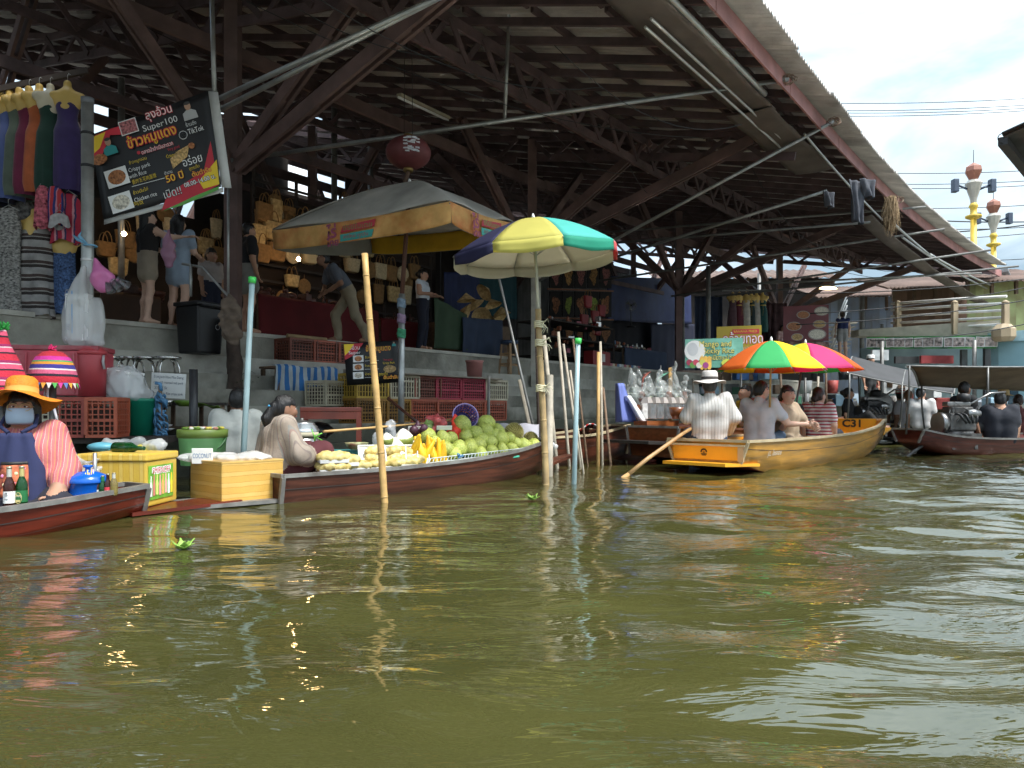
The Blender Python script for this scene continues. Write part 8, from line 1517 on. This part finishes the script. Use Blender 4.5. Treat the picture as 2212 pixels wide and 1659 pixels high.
def engine(loc, rz, label, s=1.):
    u = empty('boat_engine', loc, rz, label, 'engine', 'long-tail engines'); u.scale = (s,)*3; q = random.Random(label)
    M().box((0, 0, .30), (.42, .30, .26), bev=.03).box((.02, 0, .47), (.34, .22, .10), bev=.02).build('block', ENG, u); M().box((0, 0, .56), (.38, .12, .07), bev=.02).build('rocker_cover', CHR, u)
    M().lathe([(.15, -.05), (.16, 0), (.15, .05)], 20, (-.26, 0, .28), rot=Matrix.Rotation(R(90), 3, 'Y')).build('flywheel', CHR, u); M().lathe([(.05, -.1), (.07, 0), (.05, .1)], 14, (.1, -.2, .42), rot=Matrix.Rotation(R(90), 3, 'Y')).build('alternator', CHR, u); M().lathe([(.09, 0), (.09, .10), (.03, .12)], 16, (.12, 0, .60)).build('air_filter', ENGB, u)
    for k in range(4): M().tube([(-.13+.09*k, -.14, .42), (-.13+.09*k, -.24, .40), (-.05+.05*k, -.27, .28)], .018, 7).build('exhaust_pipe', ENGB, u)
    for k in range(7): p = [Vector((q.uniform(-.25, .25), q.uniform(-.2, .0), q.uniform(.2, .6))) for _ in range(3)]; M().tube(p, .009, 5).build('hose', (WIRE, CHR, ENG)[k % 3], u)
    M().tube([(-.2, 0, .2), (-.6, -.05, -.05), (-1.0, -.08, -.3)], [.035, .025, .02], 8).build('drive_shaft', ENG, u); M().tube([(.1, 0, .5), (.55, 0, .72), (.8, 0, .74)], .016, 6).build('tiller', CHR, u); M().lathe([(.22, .10), (.22, .16)], 16).box((0, 0, .1), (.5, .4, .06)).box((-.18, 0, 0), (.05, .35, .2)).box((.18, 0, 0), (.05, .35, .2)).build('mount', ENG, u); return u
engine(P(2066, 955, 12.2), R(8), 'large oily engine with drive shaft on the red motor boat stern', 1.12); engine(P(1880, 930, 15.6), R(20), 'engine under a grey cover on the grey boat', 1.2)
o = bagshape('engine_cover', [ell((0, 0, 0), (.28, .2, .22)), ell((.2, 0, -.1), (.14, .14, .2))], mat('grey_tarp', (.36, .36, .35), .7, bump=.4), None, 7, loc=P(1893, 868, 15.9), amp=.02); tag(o, 'grey tarpaulin bundled over the grey boat engine', 'cover')
J = sit(1.7); kw = dict(res=.02, face=False)
person('man in white T-shirt with greying hair seated in the grey boat', P(1990, 930, 15.3), R(150), J, C('tee_white', (.58, .56, .54)), C('dark5', (.03, .03, .03)), hair=HAIRG, f=1.15, seed=31, yaw=-.5, **kw); person('bald passenger in pale top behind the greying man', P(1962, 930, 16.0), R(165), J, C('tee_pale', (.50, .48, .50)), C('dark6', (.03, .03, .03)), style='bald', skin=SKIND, f=1.1, seed=32, **kw)
ph, q_, Q_ = person('passenger in red and white cap in the grey boat', P(1945, 928, 16.6), R(150), J, C('tee_grey', (.3, .28, .3)), C('dark7', (.03, .03, .03)), seed=33, **kw); hat(q_, Q_, ph, flat('red_cap', (.5, .05, .06), .8), PW_, brim=.12, h=.09, r=.095, droop=.01, z=.05)
J2 = stand(1.68); person('boatman in dark shirt standing behind the engine', P(2083, 995, 12.9), R(95), J2, C('black3', (.012, .012, .013)), C('dark8', (.02, .02, .02)), skin=SKIND, f=1.1, seed=34, res=.02, yaw=.3) if 0 else person('boatman in dark shirt sitting high behind the engine', P(2083, 938, 12.6), R(100), J, C('black3', (.012, .012, .013)), C('dark8', (.02, .02, .02)), skin=SKIND, f=1.1, seed=34, res=.018, yaw=.3)
J = sit(1.7); J['elL'] = Vector((.32, -.1, .32)); person('large passenger in dark navy shirt and cap at the right edge', P(2160, 962, 12.4), R(160), J, C('dark_navy', (.018, .020, .028)), C('khaki_short', (.40, .33, .24)), f=1.35, seed=35, loose=.03, **kw)
ph, q_, Q_ = person('passenger in straw hat beyond the dark navy shirt', P(2168, 945, 13.8), R(160), sit(1.65), C('grey_tee2', (.2, .2, .2)), C('dark9', (.03, .03, .03)), seed=36, **kw); hat(q_, Q_, ph, STRAW, None, brim=.17, h=.10, r=.097, droop=.02, z=.055)
person('passenger with tan cap at the frame edge', P(2200, 950, 14.2), R(150), sit(1.65), C('maroon_tee', (.15, .05, .05)), C('dark10', (.03, .03, .03)), seed=37, hair=HAIRB, **kw); person('dark dressed person crouching on the quay behind the bow', P(1832, 925, 15.5), R(60), sit(1.6, True), C('black4', (.012, .012, .013)), C('dark11', (.02, .02, .02)), seed=38, style='bun', res=.02)
person('woman in navy vest walking on the far steps', P(1820, 775, 26), R(170), stand(1.65), C('navy_vest', (.015, .025, .10)), C('grey_short2', (.3, .3, .3)), sleeve='none', legs='short', style='bun', hair=HAIRB, skin=SKINL, seed=39, **kw)
person('shopper in striped top inside the far stall', P(1690, 800, 27), R(30), stand(1.65), STRP, C('dark12', (.03, .03, .03)), seed=40, **kw); pq, q_, Q_ = person('man with pale cap at the shop front behind the canopy', P(1880, 905, 20), R(20), stand(1.7), C('tee_dark', (.05, .05, .06)), C('dark13', (.03, .03, .03)), seed=41, **kw); hat(q_, Q_, pq, PW_, None, brim=.10, h=.09, r=.095, droop=.01, z=.05)
# shop under the upper walkway
TEALW = mat('light_blue_wall', (.30, .50, .56), .7, var=.12, scale=2, dirt=.35, dirtcol=(.20, .32, .36)); BEI = mat('beige_render', (.40, .31, .20), .8, var=.15, scale=3, dirt=.3, dirtcol=(.3, .22, .14))
def wallq(name, x0, y0, x1, y1, Ya, Yb, mt, parent, th=.15):
    a, b = P(x0, y0, Ya), P(x1, y0, Yb); c, d = P(x1, y1, Yb), P(x0, y1, Ya); b.z = a.z if abs(b.z-a.z) < .4 else b.z; o = M().prism([a, b, c, d], (0, th, 0)).build(name, mt); return W2(o, parent)
sh = empty('shop_building', P(2050, 890, 21), 0, 'light blue canal shop with green photo banner under the walkway', 'building')
wallq('wall', 2157, 736, 2290, 900, 19, 18, TEALW, sh, .3); wallq('parapet', 2155, 717, 2290, 736, 18.95, 17.95, mat('pale_blue_band', (.40, .62, .70), .7), sh, .4); wallq('wall', 1860, 752, 2160, 905, 22.3, 20.3, mat('shop_back', (.20, .28, .30), .7, var=.3, scale=2), sh, .1); wallq('floor_slab', 1855, 712, 2160, 726, 21.5, 19.2, mat('cream_slab', (.42, .38, .30), .8, var=.2), sh, .5); wallq('floor', 1600, 876, 2290, 925, 22.5, 17.6, CONC, sh, 3.5)
M().lathe([(.20, -.22), (.27, -.12), (.27, .08), (.16, .2), (.02, .22)], 8, smooth=False).build('capital', BEI, sh, P(2168, 718, 18.6)-sh.location); wallq('window', 2170, 800, 2200, 876, 18.6, 18.3, mat('window_glass', (.05, .09, .12), .1), sh, .02); wallq('sill', 2160, 796, 2230, 800, 18.7, 18.2, TEALW, sh, .05)
gb = empty('photo_banner', P(2010, 750, 19.8), 0, 'long green banner with a row of white framed photographs', 'banner'); a, b = P(1873, 728, 21.2), P(2152, 724, 19.0); dn = Vector((0, 0, -.34)); W2(M().prism([a, b, b+dn, a+dn], (0, .03, 0)).build('strip', mat('banner_green', (.015, .16, .08), .5, var=.5, scale=2.5, hue=(.10, .40, .08))), gb)
for i in range(13):
    f = (i+.45)/13; c = a.lerp(b, f)+dn*.5+Vector((0, -.035, 0)); r = (b-a).normalized(); Fm = plane_frame(c, r, (0, 0, 1)) @ T(0, 0, 0, random.uniform(-.15, .15)); w = .11 if i % 3 else .15
    W2(ngon(Fm, [(-w, -.13), (w, -.13), (w, .13), (-w, .13)], PW_, None, 0, 'photo_border'), gb); W2(ngon(Fm, [(-w+.02, -.11), (w-.02, -.11), (w-.02, .11), (-w+.02, .11)], mat('photo_%d' % (i % 4), ((.12, .14, .16), (.2, .15, .12), (.1, .16, .2), (.25, .22, .2))[i % 4], .5, var=.9, scale=14, hue=(.5, .42, .38)), None, .004, 'photo'), gb)
for i, (x0, y0, x1, y1, Y, col) in enumerate(((1885, 756, 1920, 778, 20, (.5, .52, .52)), (1935, 770, 1985, 785, 20.5, (.05, .05, .05)), (1990, 768, 2060, 785, 20.2, (.35, .05, .05)), (2078, 755, 2090, 800, 19.6, (.06, .07, .07)), (2128, 752, 2150, 860, 19.4, (.03, .035, .04)), (1905, 800, 1975, 850, 20, (.42, .42, .40)), (2085, 860, 2125, 878, 18.5, (.55, .60, .66)))): o = wallq('shop_panel', x0, y0, x1, y1, Y, Y, flat('shop_%d' % i, col, .6, var=.4), sh, .1)
for px in (1905, 2105, 2165): W2(M().tube([P(px, 900, 19), P(px, 735, 19)], .05, 8).build('pipe_column', GALVD, sh), sh)
# upper walkway railing
rl = empty('walkway_railing', P(2040, 715, 20), 0, 'white pipe railing with beige posts on the upper walkway', 'railing'); WP = mat('white_pipe', (.66, .64, .60), .5, var=.2, scale=5, dirt=.4, dirtcol=(.35, .28, .2))
for k in range(5): W2(M().tube([P(1925, 712-k*14, 21.6), P(2062, 706-k*15, 20.0), P(2175, 700-k*15, 18.9)], .035, 8).build('rail', WP, rl), rl)
for px, Y in ((1940, 21.4), (2062, 19.9), (2172, 18.8)): W2(M().beam(P(px, 722, Y), P(px, 655, Y), .13, .13).lathe([(.08, 0), (.09, .03), (.02, .08)], 8, P(px, 655, Y)).build('post', BEI, rl), rl)
st_ = empty('far_stairs', P(1800, 780, 27), 0, 'steel stairs with white handrails behind the red posters', 'stairs')
for k in range(9): W2(M().box(P(1790+k*3.2, 770-k*9, 27+k*.3), (1.2, .3, .05)).build('tread', CONC2, st_), st_)
for k in range(4): W2(M().tube([P(1796, 760-k*12, 26.6), P(1830, 672-k*12, 29)], .03, 6).build('handrail', WP, st_), st_)
# sheds and roofs behind, closing the view
for i, (x0, x1, y0, y1, Y, mt, lab) in enumerate(((1780, 1960, 640, 760, 33, mat('pale_shed_wall', (.42, .42, .40), .8, var=.4, scale=.8, hue=(.25, .32, .45)), 'pale cluttered shed wall behind the far stairs'), (1930, 2110, 620, 735, 30, mat('brown_shed_wall', (.16, .09, .06), .8, var=.4, scale=1), 'brown timber shed behind the walkway railing'), (2090, 2300, 605, 730, 27, mat('ochre_shed_wall', (.34, .24, .12), .8, var=.3, scale=1.2, hue=(.40, .45, .2)), 'ochre shed wall at the right edge behind the railing'), (1430, 1800, 600, 830, 36, DARKW, 'dark shed wall closing the far end of the hall'))):
    u = empty('far_shed', P((x0+x1)/2, y1, Y), 0, lab, 'building'); n = 12
    for k in range(n): xa, xb = x0+(x1-x0)*k/n, x0+(x1-x0)*(k+1)/n-.4; wallq('wall_board', xa, y0+random.uniform(-2, 2), xb, y1+90, Y, Y, mt, u, .05)
    m = M(); a, b = P(x0-15, y0+2, Y-.8), P(x1+15, y0-2, Y-.8); m.grid(lambda s, t: a.lerp(b, s)+Vector((0, 3*t, .9*t+.04*math.cos(2*math.pi*s*24))), 96, 1, thick=.02); W2(m.build('roof', mat('rust_roof', (.14, .088, .068), .8, var=.35, scale=1.5), u), u)
    for k in range(5): W2(M().beam(P(x0+(x1-x0)*k/4, y0+30, Y-.4), P(x0+(x1-x0)*k/4, y0, Y-.4), .1, .1).build('shed_post', PLANKW, u), u)
cq = random.Random(21)
for i in range(70):         # goods stacked along the far quay and shop front
    px = cq.uniform(1500, 2150); Y = float(np.interp(px, [1500, 1900, 2150], [21.5, 20.5, 18.0]))+cq.uniform(-.5, 1.0); z = cq.choice((.75, .75, 1.05, 1.35)) if px > 1860 else cq.choice((.85, 1.2, 1.6)); w, h = cq.uniform(.18, .5), cq.uniform(.15, .4); cn, cc = cq.choice((('white', (.6, .6, .58)), ('blue', (.05, .14, .35)), ('red', (.35, .06, .05)), ('green', (.08, .25, .15)), ('brown', (.2, .12, .07)), ('black', (.03, .03, .03)), ('grey', (.3, .3, .3)), ('pale blue', (.3, .45, .55))))
    m = M().box((0, 0, h/2), (w, .3, h), bev=.02) if i % 3 else M().lathe([(w*.35, 0), (w*.42, h), (w*.38, h)], 12); o = m.build('stacked_goods', flat('goods_'+cn.replace(' ', '_'), cc, .6, var=.25), None, PW(px, z, Y), cq.uniform(-.4, .4)); tag(o, '%s %s among the goods stacked at the far %s' % (cn, 'box' if i % 3 else 'tub', 'shop front' if px > 1860 else 'quay'), 'goods', 'goods stacked at the far %s' % ('shop front' if px > 1860 else 'quay'))
for k, px in enumerate((1500, 1560, 1600, 1640, 1690, 1740, 1765, 1785)): pole(P(px, 905, 17.5), P(px+cq.uniform(-6, 6), cq.uniform(790, 830), 17.6), .03, (BAMBW, PLANKW, GALVD)[k % 3], 'thin post along the far quay, %s from the mango sign' % ('first', 'second', 'third', 'fourth', 'fifth', 'sixth', 'seventh', 'eighth')[k], group='posts along the far quay', deep=False)
for k, (x0, x1, y0, y1, t, mt) in enumerate(((1500, 1560, 640, 800, 24.5, NAVY2), (1640, 1700, 655, 800, 27.5, mat('plum_cloth', (.06, .03, .04), .9, var=.6, scale=5)), (1655, 1790, 738, 790, 25.0, mat('mixed_goods', (.12, .08, .07), .8, var=.9, scale=6, hue=(.35, .22, .2))))): o = cloth('stall_curtain', (P(x0, y0, t), P(x1, y0, t), P(x1, y1, t), P(x0, y1, t)), mt, wav=.08); tag(o, ['slate cloth behind the mango sign', 'plum cloth beside the far dresses', 'multicoloured cloths at the far stall under the posters'][k], 'curtain')
# yellow lamp columns
YL = mat('yellow_column', (.62, .42, .05), .5, var=.2, scale=4); RL = mat('lamp_brown', (.28, .11, .07), .5); LG2 = mat('lamp_glass', (.45, .42, .36), .3)
for px, py, Y, lab in ((2103, 352, 34, 'tall yellow lamp column with faceted brown head'), (2146, 430, 40, 'second yellow lamp column farther right and lower')):
    t = P(px, py, Y); z = t.z; u = empty('lamp_column', (t.x, t.y, 0), 0, lab, 'street lamp', 'yellow lamp columns'); M().tube([(0, 0, 1), (0, 0, z-2.0)], .13, 12).build('shaft', YL, u); M().lathe([(.14, z-2.6), (.34, z-2.5), (.34, z-2.42), (.14, z-2.35), (.14, z-2.1), (.2, z-2.0), (.14, z-1.85)], 12).build('collar', YL, u)
    M().lathe([(.12, z-1.85), (.16, z-1.6), (.36, z-.95), (.24, z-.8)], 10, smooth=False).build('bowl', LG2, u); M().lathe([(.18, z-.8), (.38, z-.4), (.34, z-.2), (.05, z)], 6, smooth=False).build('head', RL, u); M().tube([(0, 0, z), (0, 0, z+.6)], .015, 5).build('spike', WIRE, u)
    for sg in (-1, 1): M().tube([(sg*.3, 0, z-1.2), (sg*.75, 0, z-1.0)], .05, 6).box((sg*.85, 0, z-1.05), (.24, .3, .6), bev=.04).build('floodlight', mat('slate_lamp', (.05, .07, .11), .5), u)
# power lines
for k, (x0, y0, x1, y1) in enumerate(((1860, 222, 2260, 210), (1862, 238, 2260, 224), (1866, 243, 2260, 231), (1872, 250, 2260, 236), (1930, 372, 2260, 366), (1950, 396, 2260, 388), (1960, 405, 2260, 398), (1990, 448, 2260, 440), (1995, 470, 2260, 478), (2010, 492, 2260, 488), (2020, 505, 2260, 480), (2030, 515, 2260, 500), (2040, 560, 2260, 556), (1700, 632, 2260, 596), (1720, 700, 2260, 640), (1750, 676, 2260, 612), (1880, 735, 2260, 690))):
    Y = 42 if k < 13 else 17.5; a, b = P(x0-(60 if k < 13 else 0), y0+1, Y), P(x1, y1, Y); o = M().tube([a.lerp(b, i/10)-Vector((0, 0, .12*4*(i/10)*(1-i/10))) for i in range(11)], .035 if k in (8, 10) else .02 if k < 13 else .012, 4).build('power_line', WIRE); tag(o, 'black overhead wire crossing the %s, number %d from the top' % ('sky beside the roof edge' if k < 13 else 'view under the far eave', k+1 if k < 13 else k-12), 'wire', 'overhead wires in the sky' if k < 13 else 'wires under the far eave')
# corner of the roof across the canal
cr_ = empty('opposite_roof', P(2210, 290, 9), 0, 'dark corner of the roof on the other side of the canal', 'roof'); a, b, c, d = P(2166, 290, 9.0), Vector((9, 5, 5.2)), Vector((15, 8, 5.3)), P(2260, 410, 11)
W2(M().grid(lambda s, t: a.lerp(b, s).lerp(d.lerp(c, s), t), 6, 6, thick=.05).build('roof_sheet', mat('dark_roof_sheet', (.10, .095, .09), .8, var=.3, scale=3)), cr_); W2(M().beam((11, 7.8, -.4), (11, 7.8, 4.75), .2, .2).beam((13, 9, -.4), (13, 9, 4.7), .2, .2).build('post', WOODK), cr_); W2(M().beam(a-Vector((0, 0, .08)), d-Vector((0, 0, .08)), .10, .10).tube([a, b], .03, 8).build('edge_beam', WOODK), cr_); W2(M().tube([a+Vector((.06*math.cos(t_), 0, .06*math.sin(t_)-.05)) for t_ in np.linspace(0, 6.3, 12)], .006, 4).build('wire_loop', WIRE), cr_)
